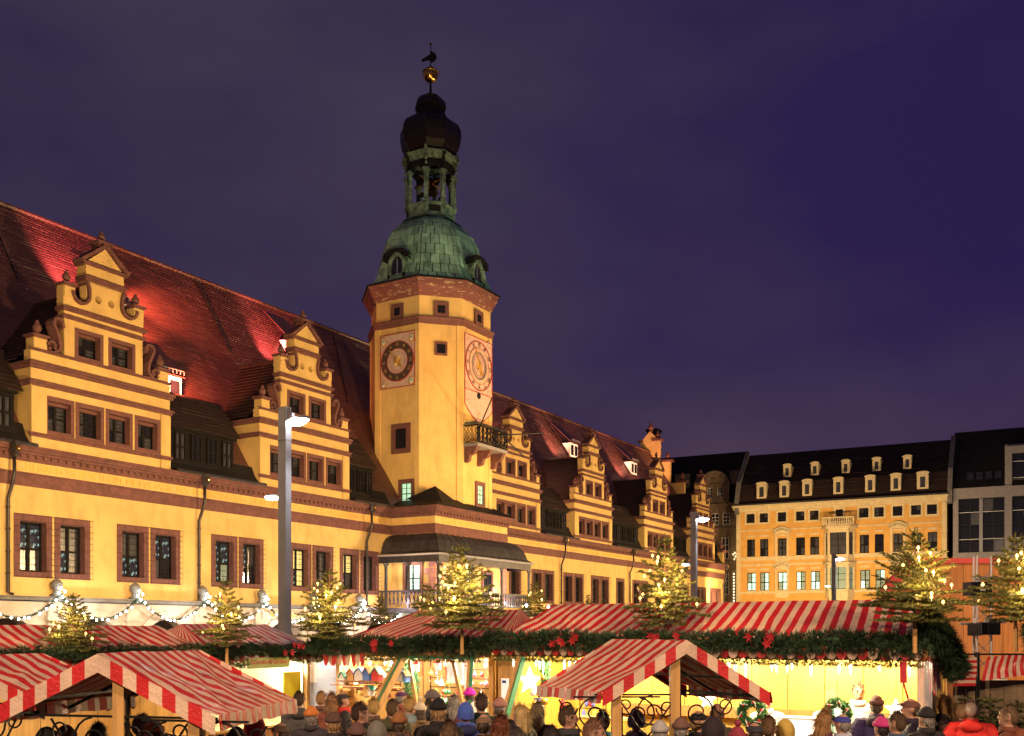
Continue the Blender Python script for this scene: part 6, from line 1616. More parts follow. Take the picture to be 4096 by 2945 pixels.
# baubles
def bauble(label, fr, px_, yl, py, r, c):
    x = lx(fr, px_, yl); z = lz(fr, x, yl, py); m = MB(); m.ell((0, 0, 0), (r, r, r), 12, 9); o = thing('bauble', label, 'bauble', at_local(fr, x, yl, z), 0, 'tree baubles hung in the stalls')
    m.build('ball', c, o, True); m = MB(); m.lathe([(.016, r * .95), (.016, r * 1.2)], 8); m.tube([(0, 0, r * 1.2), (0, 0, r + .2)], .004, 4); m.build('cap', M['gold'], o)
GB = mat('golden_bauble', (.8, .5, .08), .25, metal=.8, var=0); WB = mat('white_bauble', (.85, .83, .8), .3, var=0); RB = mat('red_bauble', (.5, .02, .03), .25, var=0)
bauble('golden bauble right of the big white star', FD, 2178, .35, 2807, .07, GB); bauble('white bauble below the right arm of the big star', FD, 2132, .35, 2773, .055, WB)
bauble('small golden bauble under the big white star', FD, 2138, .35, 2813, .045, GB); bauble('golden bauble beside the hanging greenery right of the big star', FD, 2170, .35, 2712, .045, GB)
bauble('red bauble among the gifts, left of the slanted beam', FC, 1440, .4, 2690, .05, RB)
# wreaths
def wreath(label, fr, px_, yl, py, r):
    x = lx(fr, px_, yl); z = lz(fr, x, yl, py); o = thing('wreath', label, 'wreath', at_local(fr, x, yl, z), fr.to_euler().z, 'fir wreaths in the longest stall')
    P = [(r * math.cos(2 * math.pi * k / 20), 0, r * math.sin(2 * math.pi * k / 20)) for k in range(21)]
    m = MB(); tufts(m, P, r * .32, 420, .08, .009, random.Random(int(px_))); m.tube(P, r * .16, 6); m.build('fir_ring', mat('wreath_green', (.05, .16, .05), .6, var=.3), o)
    for k in range(6):
        a = k * 1.05 + .3; q = MB(); q.ell((r * math.cos(a), -r * .3, r * math.sin(a)), (.028, .028, .028), 8, 6); q.build('berry', RB, o)
    m = MB()
    for k in range(6):
        a = .9 + k * 1.05; m.bar((r * .8 * math.cos(a), -r * .34, r * .8 * math.sin(a)), (r * 1.25 * math.cos(a + .5), -r * .36, r * 1.25 * math.sin(a + .5)), .04, .01)
    m.build('ribbon', M['white'], o); m = MB(); m.tube([(0, 0, r), (0, 0, r + .35)], .006, 4); m.build('cord', M['iron'], o)
wreath('fir wreath with white ribbons below the right corner of the middle canopy', FD, 3008, .45, 2852, .17)
wreath('fir wreath partly hidden behind the man in purple at the salmon counter', FD, 3350, .5, 2850, .15)
# bird houses
BC = [(.75, .7, .62), (.6, .32, .1), (.75, .72, .7), (.1, .2, .55), (.62, .05, .05), (.7, .45, .12)]
RC = [(.05, .3, .2), (.45, .03, .03), (.08, .2, .5), (.4, .2, .08), (.1, .35, .25), (.6, .1, .1)]
def birdhouse(label, px_, py, s, k, hung, yl=.05):
    fr = FC; x = lx(fr, px_, yl); z = lz(fr, x, yl, py); o = thing('bird_house', label, 'bird house', at_local(fr, x, yl, z), fr.to_euler().z + (k % 3 - 1) * .2, 'little wooden bird houses')
    m = MB(); m.plate([(-.07 * s, 0), (.07 * s, 0), (.07 * s, .13 * s), (0, .21 * s), (-.07 * s, .13 * s)], [[(.025 * s * math.cos(t), .1 * s + .025 * s * math.sin(t)) for t in [6.283 * q / 8 for q in range(8)]]], -.06 * s, -.05 * s)
    m.plate([(-.07 * s, 0), (.07 * s, 0), (.07 * s, .13 * s), (0, .21 * s), (-.07 * s, .13 * s)], [], -.049 * s, .06 * s); m.build('box', mat('bird_house_paint', BC[k % 6], .6, var=.1), o)
    m = MB(); 
    for sg in (-1, 1): m.bar((0, 0, .225 * s), (sg * .095 * s, 0, .115 * s), .16 * s, .015 * s)
    m.build('roof', mat('bird_house_roof', RC[k % 6], .6, var=.1), o); m = MB()
    if hung: m.tube([(0, 0, .22 * s), (0, 0, .22 * s + .3)], .004, 4)
    else: m.box(-.3, .3, -.1, .12, -.02, -.001)
    m.build('cord' if hung else 'shelf_piece', M['iron'] if hung else M['pinedark'], o)
for k, (px_, py, s, hung, lab) in enumerate(((1378, 2738, 1.1, 0, 'yellow bird house leftmost on the gift shelf beside the plastic sheet'), (1408, 2722, 1.0, 0, 'white bird house on the gift shelf, second from the left'), (1440, 2726, 1.15, 0, 'bird house with a red roof in the middle of the gift shelf'),
    (1475, 2722, 1.1, 0, 'bird house with a blue roof on the gift shelf'), (1510, 2728, 1.2, 0, 'rightmost bird house standing on the gift shelf'), (1467, 2785, .9, 1, 'left of two pale bird houses hanging below the gift shelf'),
    (1483, 2783, .85, 1, 'right of two pale bird houses hanging below the gift shelf'), (1525, 2785, .9, 1, 'brown bird house hanging near the slanted shutter beam'), (1600, 2725, 1.1, 1, 'white bird house hanging just right of the slanted shutter beam'), (1622, 2728, .9, 1, 'small bird house with a green roof right of the slanted beam'))): birdhouse(lab, px_, py, s, k, hung)
# gingerbread hearts, lanterns and paper bags in the gift stall
GBM = mat('gingerbread', (.30, .12, .04), .7, var=.2); ICE = mat('icing', (.85, .8, .78), .5, var=0)
def heart(label, px_, py, s):
    yl = .5; x = lx(FC, px_, yl); z = lz(FC, x, yl, py); o = thing('gingerbread_heart', label, 'gingerbread', at_local(FC, x, yl, z), ANG_D + .15 * math.sin(px_), 'gingerbread hearts on ribbons')
    P = []
    for k in range(24):
        t_ = 6.283 * k / 24; P.append((s * .0625 * 16 * math.sin(t_) ** 3 / 1.0 * .1 * 10 / 10, s * .0625 * (13 * math.cos(t_) - 5 * math.cos(2 * t_) - 2 * math.cos(3 * t_) - math.cos(4 * t_)) * .1 * 10 / 10))
    m = MB(); m.plate(P[::-1], [], -.012, .012); m.build('biscuit', GBM, o); m = MB()
    for (a, b), (c, d) in zip(P, P[1:] + P[:1]): m.bar((a * .86, -.016, b * .86), (c * .86, -.016, d * .86), .02 * s, .006)
    m.build('icing', ICE, o); m = MB(); m.tube([(0, 0, s * .3), (0, 0, s * .3 + .3)], .006, 4); m.build('ribbon', RB, o)
for px_, py, s, l in ((1690, 2712, .16, 'gingerbread heart left of the row in the gift stall'), (1720, 2725, .13, 'smaller gingerbread heart between two larger ones'), (1752, 2714, .16, 'gingerbread heart in the middle of the gift stall above the grey beanie'), (1783, 2728, .14, 'gingerbread heart right of the row, beside the paper bag')): heart(l, px_, py, s)
def hanging_lamp(label, px_, py):
    yl = .35; x = lx(FC, px_, yl); z = lz(FC, x, yl, py); o = thing('hanging_lantern', label, 'lantern', at_local(FC, x, yl, z), 0, 'little white lanterns in the gift stall')
    m = MB(); m.lathe([(.05, -.08), (.06, -.06), (.06, .05), (.08, .06), (.02, .12)], 6); m.build('shade', M['paper'], o); m = MB(); m.lathe([(.083, .055), (.085, .07), (.02, .13)], 6); m.tube([(0, 0, .12), (0, 0, .25)], .005, 4); m.build('hood', RB, o)
for px_, py, l in ((1665, 2668, 'white lantern with a red hood, left of the three in the gift stall'), (1752, 2665, 'white lantern with a red hood, middle of the three in the gift stall'), (1880, 2664, 'white lantern with a red hood, right of the three near the corner post')): hanging_lamp(l, px_, py)
def bag(label, px_, py, w, h, ink):
    yl = .5; x = lx(FC, px_, yl); z = lz(FC, x, yl, py); o = thing('paper_poster', label, 'poster', at_local(FC, x, yl, z), ANG_D, 'white sheets hung in the gift stall')
    m = MB(); m.box(-w / 2, w / 2, -.008, .008, -h / 2, h / 2); m.build('sheet', M['paper'], o); m = MB()
    if ink: 
        for k in range(3): 
            for q in range(3): m.bar((-.09 + q * .065, -.012, .06 - k * .055), (-.06 + q * .065, -.012, .04 - k * .055 + .015 * (q % 2)), .012, .003)
    else: m.box(-w * .35, w * .35, -.011, -.0085, h * .3, h * .36)
    m.build('print', M['redletter'], o); m = MB(); m.tube([(0, 0, h / 2), (0, 0, h / 2 + .15)], .005, 4); m.build('cord', M['iron'], o)
bag('white printed sheet with red marks hanging in the gift stall', 1820, 2692, .34, .36, True); bag('long blank white sheet hanging at the right of the gift stall', 1868, 2700, .12, .5, False)
# greenery hung in the two stalls
for px_, fr, label, z1 in ((2178, FD, 'string of greenery hanging beside the big white star', 1.7), (1640, FC, 'leafy greenery climbing behind the hanging bird houses', 1.4)):
    x = lx(fr, px_, .6); o = thing('greenery', label, 'garland', at_local(fr, x, .6, 0), fr.to_euler().z); m = MB(); tufts(m, [(0, 0, 2.3), (.03, 0, 1.9), (0, 0, z1)], .08 if fr is FD else .16, 500, .07, .011, random.Random(4)); m.build('leaves', mat('leaf_green', (.05, .17, .06), .6, var=.3), o)
# things on the salmon counter
def box_item(name, label, cat, fr, px_, yl, z, w, d, h, c, lid=None, group=None):
    x = lx(fr, px_, yl); o = thing(name, label, cat, at_local(fr, x, yl, z), fr.to_euler().z, group)
    m = MB(); m.box(-w / 2, w / 2, -d / 2, d / 2, 0, h); m.build('body', c, o); m = MB(); m.box(-w / 2 - .01, w / 2 + .01, -d / 2 - .01, d / 2 + .01, h + .001, h + .025); m.build('lid', lid or c, o); return o
box_item('serving_box', 'white box on the counter below the ribboned wreath', 'box', FD, 3010, .5, .99, .5, .3, .16, M['white'])
box_item('warming_cabinet', 'glowing white food cabinet on the counter beside the hooded blond customer', 'food cabinet', FD, 3210, .6, .99, .62, .4, .5, mat('lit_cabinet', (.85, .82, .75), .5, var=0, emit=(1, .93, .75), es=1.1), M['white'])
box_item('leaflet_stand', 'leaflet stand with blue and white sheets beside the hanging greenery', 'leaflet stand', FD, 2157, .5, 1.38, .16, .06, .26, M['paper'], mat('blue_print', (.08, .12, .5), .6, var=0))
box_item('nut_jar', 'jar of brown nuts standing beside the white serving box', 'jar', FD, 3115, .45, .99, .2, .16, .26, mat('nuts', (.25, .12, .05), .6, var=.6, scale=40), M['pinedark'])
def bottle(label, fr, px_, yl, z, c, cap, s=1):
    x = lx(fr, px_, yl); o = thing('bottle', label, 'bottle', at_local(fr, x, yl, z), 0, 'bottles on the salmon counter'); m = MB(); m.lathe([(.035 * s, 0), (.04 * s, .01), (.04 * s, .16 * s), (.016 * s, .21 * s), (.016 * s, .25 * s)], 10); m.build('body', c, o, True); m = MB(); m.lathe([(.018 * s, .25 * s), (.018 * s, .28 * s)], 8); m.build('cap', cap, o)
bottle('white bottle with a blue label beside the nut jar', FD, 3098, .35, .99, M['white'], mat('blue_cap', (.05, .1, .5), .5, var=0), 1.2); bottle('tall red bottle behind the man seen in profile', FD, 2252, .6, 1.38, mat('red_bottle', (.6, .03, .02), .3, var=0), M['white'], 1.3)
m = MB(); m.box(1.15, 2.3, .42, .85, 1.34, 1.375); m.build('raised_shelf', M['pine'], D)

# a grid hung with small tree ornaments at the back of the gift stall, and another behind the bird houses
oc_ = [mat('ornament_paint', c, .3, var=0) for c in ((.6, .03, .03), (.75, .70, .6), (.65, .42, .08), (.06, .25, .10), (.10, .12, .4), (.55, .2, .3))]
om = MB(); om.ell((0, 0, 0), (.032, .032, .036), 8, 6); om.tube([(0, 0, .03), (0, 0, .09)], .003, 3); om = om.mesh('ornament', oc_[0])
sm_ = MB(); sm_.lathe([(.01, -.05), (.045, -.035), (.012, .05)], 7); sm_.tube([(0, 0, .04), (0, 0, .1)], .003, 3); sm_ = sm_.mesh('ornament', oc_[0])
rg = random.Random(31)
for lab, x0, x1, z0, z1, yl, nn in (('rack of small coloured ornaments at the back of the gift stall', 1.9, 3.3, 1.35, 2.2, .85, 64), ('rack of small coloured ornaments behind the bird houses', .25, 1.3, 1.6, 2.2, .7, 38), ('rack of dangling ornaments beside the big white paper star', 1.25, 1.75, 1.4, 2.2, .9, 20)):
    fr = FD if 'star' in lab else FC
    o = thing('ornament_rack', lab, 'ornament rack', at_local(fr, 0, yl, 0), fr.to_euler().z, 'ornament racks in the stalls'); m = MB()
    for k in range(6): m.box(x0, x1, 0, .012, z0 + (z1 - z0) * k / 5 + .08, z0 + (z1 - z0) * k / 5 + .095)
    for x in (x0, x1): m.box(x, x + .015, .013, .028, z0, 2.4)
    m.build('wire_frame', M['iron'], o)
    for k in range(nn):
        q = place('ornament', om if k % 3 else sm_, o, (rg.uniform(x0, x1), -.03, z0 + (z1 - z0) * rg.randrange(6) / 5), 0, rg.uniform(.8, 1.5)); q.material_slots[0].link = 'OBJECT'; q.material_slots[0].material = rg.choice(oc_)
# ================================================================== PEOPLE
SKIN = [mat('skin_light', (.40, .22, .145), .55, var=.08), mat('skin_tan', (.33, .165, .10), .55, var=.08)]
TROU = mat('dark_trousers', (.02, .02, .028), .8, var=.2); SHOE = mat('dark_shoes', (.015, .013, .012), .6, var=.1)
EYE = mat('eye_dark', (.02, .015, .012), .2, var=0)
def body_mesh(pose, seed, bulk=1.0):
    m = MB(); b = bulk
    for s in (-1, 1):
        fw = .06 if (pose == 'step' and s > 0) else 0
        m.capsule((s * .095, 0, .92), (s * .10, .02 + fw, .50), .098, .068, 12); m.capsule((s * .10, .02 + fw, .50), (s * .105, -.02 + fw * .6, .10), .065, .045, 12); m.ell((s * .11, .055 + fw * .6, .05), (.05, .13, .05), 12, 8)
    m.capsule((0, 0, .74), (0, 0, 1.0), .185 * b, .165 * b, 18); m.ell((0, -.005, 1.02), (.185 * b, .145 * b, .22), 18, 10); m.ell((0, .0, 1.25), (.205 * b, .145 * b, .235), 18, 10)
    m.capsule((-.155 * b, -.005, 1.41), (.155 * b, -.005, 1.41), .082, .082, 12); m.capsule((0, -.005, 1.44), (0, .01, 1.55), .062, .052, 12)
    m.ell((0, .008, 1.655), (.077, .097, .115), 16, 12); m.ell((0, .045, 1.585), (.056, .06, .062), 14, 9); m.ell((0, .108, 1.63), (.014, .022, .026), 8, 6); m.ell((0, .098, 1.578), (.026, .012, .011), 8, 6)
    for s in (-1, 1): m.ell((s * .078, .0, 1.635), (.014, .024, .033), 8, 6); m.ell((s * .03, .096, 1.675), (.024, .012, .01), 8, 6)
    hands = []
    for s in (-1, 1):
        sh_ = Vector((s * .205 * b, 0, 1.40))
        if pose == 'hang' or pose == 'step': el = Vector((s * .255 * b, -.02, 1.12)); wr = Vector((s * .26 * b, .06, .89))
        elif pose == 'pocket': el = Vector((s * .29 * b, -.07, 1.12)); wr = Vector((s * .2 * b, .09, .96))
        elif pose == 'hold': el = Vector((s * .25 * b, .02, 1.13)); wr = Vector((s * .13 * b, .27, 1.16))
        else:
            el = Vector((s * .26 * b, .06, 1.15)) if s > 0 else Vector((s * .25 * b, 0, 1.13)); wr = Vector((s * .15 * b, .26, 1.38)) if s > 0 else Vector((s * .15 * b, .2, 1.08))
        m.capsule(sh_, el, .075 * b, .062 * b, 12); m.capsule(el, wr, .060 * b, .045 * b, 12)
        d = (wr - el).normalized(); side = d.cross(Vector((0, 0, 1))) if abs(d.z) < .8 else Vector((0, 1, 0)); side.normalize(); up = side.cross(d).normalized()
        pc = wr + d * .05; m.ell(tuple(pc), (.036, .036, .036), 8, 6); m.capsule(wr, wr + d * .075, .03, .036, 8); hands.append(pc)
        for k, ln in enumerate((.066, .075, .07, .055)):
            o = wr + d * .085 + side * (k - 1.5) * .0195; q = o + d * ln * .6 - up * .012; m.capsule(o - d * .02, q, .0095, .009, 6); m.capsule(q, q + d * ln * .4 - up * .02, .009, .008, 6)
        o = wr + d * .03 - side * s * .032; m.capsule(o, o + (d * .6 - side * s * .75).normalized() * .045, .0115, .010, 6)
    me = m.mesh('body_source', [M['white']]); ob = bpy.data.objects.new('body_source', me); COL.objects.link(ob)
    md = ob.modifiers.new('r', 'REMESH'); md.mode = 'VOXEL'; md.voxel_size = .0125; md.use_smooth_shade = True
    sm = ob.modifiers.new('s', 'SMOOTH'); sm.factor = .5; sm.iterations = 2
    bpy.context.view_layer.update(); dg = bpy.context.evaluated_depsgraph_get()
    out = bpy.data.meshes.new_from_object(ob.evaluated_get(dg)); bpy.data.objects.remove(ob); out.name = 'body'
    # cloth folds on the coat, not on skin
    hv = [h for h in hands]
    for v in out.vertices:
        c = v.co
        if .72 < c.z < 1.47 and min((c - h).length for h in hv) > .11:
            f = noise.noise(Vector((c.x * 6 + seed, c.y * 6, c.z * 10))) * .022 + noise.noise(Vector((c.x * 16, c.y * 16 + seed, c.z * 26))) * .010
            n = Vector((c.x, c.y, 0)); 
            if n.length > 1e-4: v.co = c + n.normalized() * f
    while len(out.materials): out.materials.pop()
    for mt in (SKIN[0], M['black'], TROU, SHOE): out.materials.append(mt)
    idx = []
    for p in out.polygons:
        c = p.center
        if c.z > 1.492 or min((c - h).length for h in hv) < .082 or any((c - h).length < .17 and (c - h).length > .08 and False for h in hv): k = 0
        elif c.z > .70: k = 1
        elif c.z > .10: k = 2
        else: k = 3
        idx.append(k)
    out.polygons.foreach_set('material_index', idx); out.polygons.foreach_set('use_smooth', [True] * len(idx)); out.update()
    return out
BOD = {k: body_mesh(k, i * 3.3, 1.0) for i, k in enumerate(('hang', 'pocket', 'hold', 'raise'))}
BOD['puffy'] = body_mesh('pocket', 9.1, 1.14)
HAIRM = mat('hair', (.05, .03, .018), .6, var=.3, scale=20)
HAIRS = [HAIRM, mat('grey_hair', (.2, .18, .16), .6, var=.3, scale=20), mat('fair_hair', (.26, .15, .06), .6, var=.3, scale=20), mat('dark_hair', (.02, .014, .011), .6, var=.3, scale=20)]
def strands(m, n, c, r, zlo, ln, wd, rg, back=False, down=1.0, mi=0):
    for k in range(n):
        a = rg.random() * 6.283; t = rg.uniform(zlo, 1.45); d = Vector((math.cos(t) * math.cos(a), math.cos(t) * math.sin(a), math.sin(t)))
        if d.y > .45 and d.z < .55: continue
        p = Vector((c[0] + d.x * r[0], c[1] + d.y * r[1], c[2] + d.z * r[2]))
        dr = (Vector((0, -.35, -down)) - d * (Vector((0, -.35, -down)).dot(d)) + d * .35 + Vector((rg.uniform(-.4, .4), rg.uniform(-.4, .4), rg.uniform(-.3, .3)))).normalized()
        sd = dr.cross(d).normalized() * wd; l = ln * rg.uniform(.6, 1.3); m.tri(p - sd, p + sd, p + dr * l, mi)
def head_cap(kind):
    m = MB(); c = (0, .006, 1.655); rgs = random.Random(len(kind))
    def dome(rx, ry, rz, t0, n=18, rows=8, dy=0, wob=0, sd=0):
        base = len(m.v); vs = []; fs = []
        for i in range(rows + 1):
            t = t0 + (math.pi / 2 - .02 - t0) * i / rows
            for j in range(n):
                a = 6.283 * j / n; w = 1 + wob * noise.noise(Vector((math.cos(a) * 3, math.sin(a) * 3, t * 5 + sd)))
                vs.append((rx * w * math.cos(t) * math.cos(a), dy + ry * w * math.cos(t) * math.sin(a), c[2] + rz * w * math.sin(t)))
        for i in range(rows):
            for j in range(n): fs.append((i * n + j, i * n + (j + 1) % n, (i + 1) * n + (j + 1) % n, (i + 1) * n + j))
        fs.append(tuple(rows * n + j for j in range(n))); m.add(vs, fs)
    if kind == 'beanie':
        dome(.094, .113, .135, .12, dy=.0, wob=.08); m.lathe([(.090, .0), (.1, .005), (.103, .03), (.098, .055), (.09, .06)], 18, (0, 0, 1.66), sy=1.17); m.ell((0, -.036, 1.615), (.081, .07, .066), 14, 9, 1); strands(m, 90, (0, -.06, 1.60), (.078, .05, .06), -.9, .05, .007, rgs, mi=1)
    elif kind == 'bobble':
        dome(.094, .113, .14, .12, wob=.05); m.lathe([(.090, .0), (.1, .005), (.103, .03), (.098, .055), (.09, .06)], 18, (0, 0, 1.66), sy=1.17); m.ell((0, -.01, 1.83), (.04, .04, .04), 10, 7); m.ell((0, -.036, 1.615), (.081, .07, .066), 14, 9, 1); m.ell((0, -.07, 1.54), (.07, .04, .08), 12, 8, 1)
    elif kind == 'flatcap':
        m.ell((0, -.036, 1.625), (.081, .07, .075), 14, 9, 1); strands(m, 90, (0, -.06, 1.61), (.078, .05, .06), -.9, .04, .007, rgs, mi=1)
        dome(.098, .122, .10, .2, dy=.01); m.add([(-.07, .10, 1.70), (.07, .10, 1.70), (.055, .165, 1.69), (-.055, .165, 1.69), (-.07, .10, 1.715), (.07, .10, 1.715), (.055, .165, 1.70), (-.055, .165, 1.70)], [(0, 3, 2, 1), (4, 5, 6, 7), (2, 3, 7, 6), (1, 2, 6, 5), (3, 0, 4, 7)])
    elif kind == 'short':
        dome(.084, .102, .122, .28, dy=-.0, wob=.07, sd=2); m.ell((0, -.042, 1.645), (.074, .062, .085), 14, 9); strands(m, 420, c, (.086, .105, .124), -.1, .04, .006, rgs)
    elif kind == 'long':
        dome(.09, .108, .126, .22, wob=.08, sd=3); m.ell((0, -.05, 1.61), (.092, .066, .125), 14, 9); m.ell((0, -.075, 1.5), (.085, .05, .13), 14, 9)
        for s in (-1, 1): m.ell((s * .075, -.01, 1.57), (.026, .05, .13), 10, 8)
        strands(m, 380, c, (.092, .11, .128), -.2, .08, .007, rgs); strands(m, 260, (0, -.06, 1.55), (.1, .075, .14), -1.2, .11, .008, rgs, down=1.6)
    elif kind == 'hood':
        strands(m, 160, (0, .0, 1.60), (.12, .13, .16), -.6, .03, .006, rgs)
        dome(.112, .125, .15, -.5, dy=-.02, wob=.05, sd=4); m.lathe([(.1, -.02), (.13, 0), (.13, .05), (.1, .07)], 16, (0, -.01, 1.46), sy=1.1)
    elif kind == 'balding':
        m.ell((0, -.05, 1.635), (.08, .055, .062), 14, 9)
        for s in (-1, 1): m.ell((s * .073, -.015, 1.64), (.014, .045, .045), 8, 6)
    return m.mesh('hair' if kind in ('short', 'long', 'balding') else ('hood' if kind == 'hood' else 'hat'), [M['black'], HAIRM], True)
CAPS = {k: head_cap(k) for k in ('beanie', 'bobble', 'flatcap', 'short', 'long', 'hood', 'balding')}
m = MB(); m.lathe([(.07, 0), (.098, .01), (.104, .05), (.09, .085), (.07, .08)], 16, (0, 0, 1.452), sy=1.08); COLLAR = m.mesh('collar', M['black'], True)
m = MB(); m.lathe([(.075, 0), (.118, .012), (.125, .05), (.115, .09), (.075, .1)], 16, (0, .005, 1.44), sy=1.08); m.bar((.04, .11, 1.47), (.06, .15, 1.15), .07, .03); SCARF = m.mesh('scarf', M['black'], True)
m = MB()
P = [(.13 * math.cos(a), -.06 + .085 * math.sin(a), 1.47 + .035 * math.sin(a * 2)) for a in [6.283 * k / 18 for k in range(19)]]; tufts(m, P, .055, 320, .045, .006, random.Random(3)); m.tube(P, .042, 6); FUR = m.mesh('fur_hood', M['black'])
m = MB(); m.ell((0, -.12, 1.44), (.15, .085, .08), 14, 9); DOWNHOOD = m.mesh('hood', M['black'], True)
m = MB(); m.box(-.15, .15, -.30, -.155, 1.0, 1.4); m.box(-.11, .11, -.345, -.301, 1.03, 1.22); m.ell((0, -.225, 1.4), (.15, .075, .06), 12, 7)
for s in (-1, 1): m.tube([(s * .1, -.16, 1.38), (s * .11, -.02, 1.5), (s * .12, .14, 1.36)], .02, 5)
PACK = m.mesh('backpack', M['black'])
m = MB()
for s in (-1, 1): m.ell((s * .031, .1, 1.652), (.012, .008, .008), 8, 6); m.bar((s * .016, .105, 1.672), (s * .048, .098, 1.672), .008, .006)
m.ell((0, .106, 1.578), (.02, .006, .004), 8, 5); FACE = m.mesh('face_features', EYE)
CM = {}
def cmat(c, rough=.75):
    k = tuple(c)
    if k not in CM: CM[k] = mat('cloth', c, rough, var=.2, scale=6, bump=.3, bscale=40)
    return CM[k]
def person(label, px_, ytop, hgt, rot, pose, cap, ccol, coat, extra=None, ecol=None, Z=None, skin=0, face=False, tint=0):
    if max(coat) < .36: coat = tuple(c * .72 for c in coat)  # coats darkened to put the crowd's backlit shade into the cloth
    if not Z: hgt *= 1.085
    Z = Z or (2.8 - hgt) * 4120 / (ytop - 2530); X = (px_ - 2048) / 4120 * Z; s = hgt / (1.79 if cap in ('beanie', 'flatcap', 'hood') else 1.83 if cap == 'bobble' else 1.775)
    o = thing('person', label, 'person', (X, Z, 0), R(rot), 'people at the market stalls', s)
    b = place('body', BOD[pose], o)
    for i, mt in enumerate((SKIN[skin], cmat(coat))): b.material_slots[i].link = 'OBJECT'; b.material_slots[i].material = mt
    def child(me, c, nm=None):
        q = place(me.name, me, o); q.material_slots[0].link = 'OBJECT'; q.material_slots[0].material = cmat(c, .85); return q
    if cap:
        q = child(CAPS[cap], ccol)
        if len(q.material_slots) > 1: q.material_slots[1].link = 'OBJECT'; q.material_slots[1].material = HAIRS[(int(px_) // 7) % 4]
    child(COLLAR if extra != 'scarf' else SCARF, coat if extra != 'scarf' else ecol)
    if extra == 'fur': child(FUR, ecol)
    if extra == 'hood': child(DOWNHOOD, ecol or coat)
    if extra == 'pack': child(PACK, ecol)
    if face: place('face_features', FACE, o)
    return o
BK = (.012, .011, .012); DK = (.03, .025, .028); BR = (.10, .055, .03); GY = (.12, .11, .11); NV = (.015, .018, .06)
BLOND = (.42, .27, .09); HB = (.06, .035, .018); HG = (.30, .28, .26)
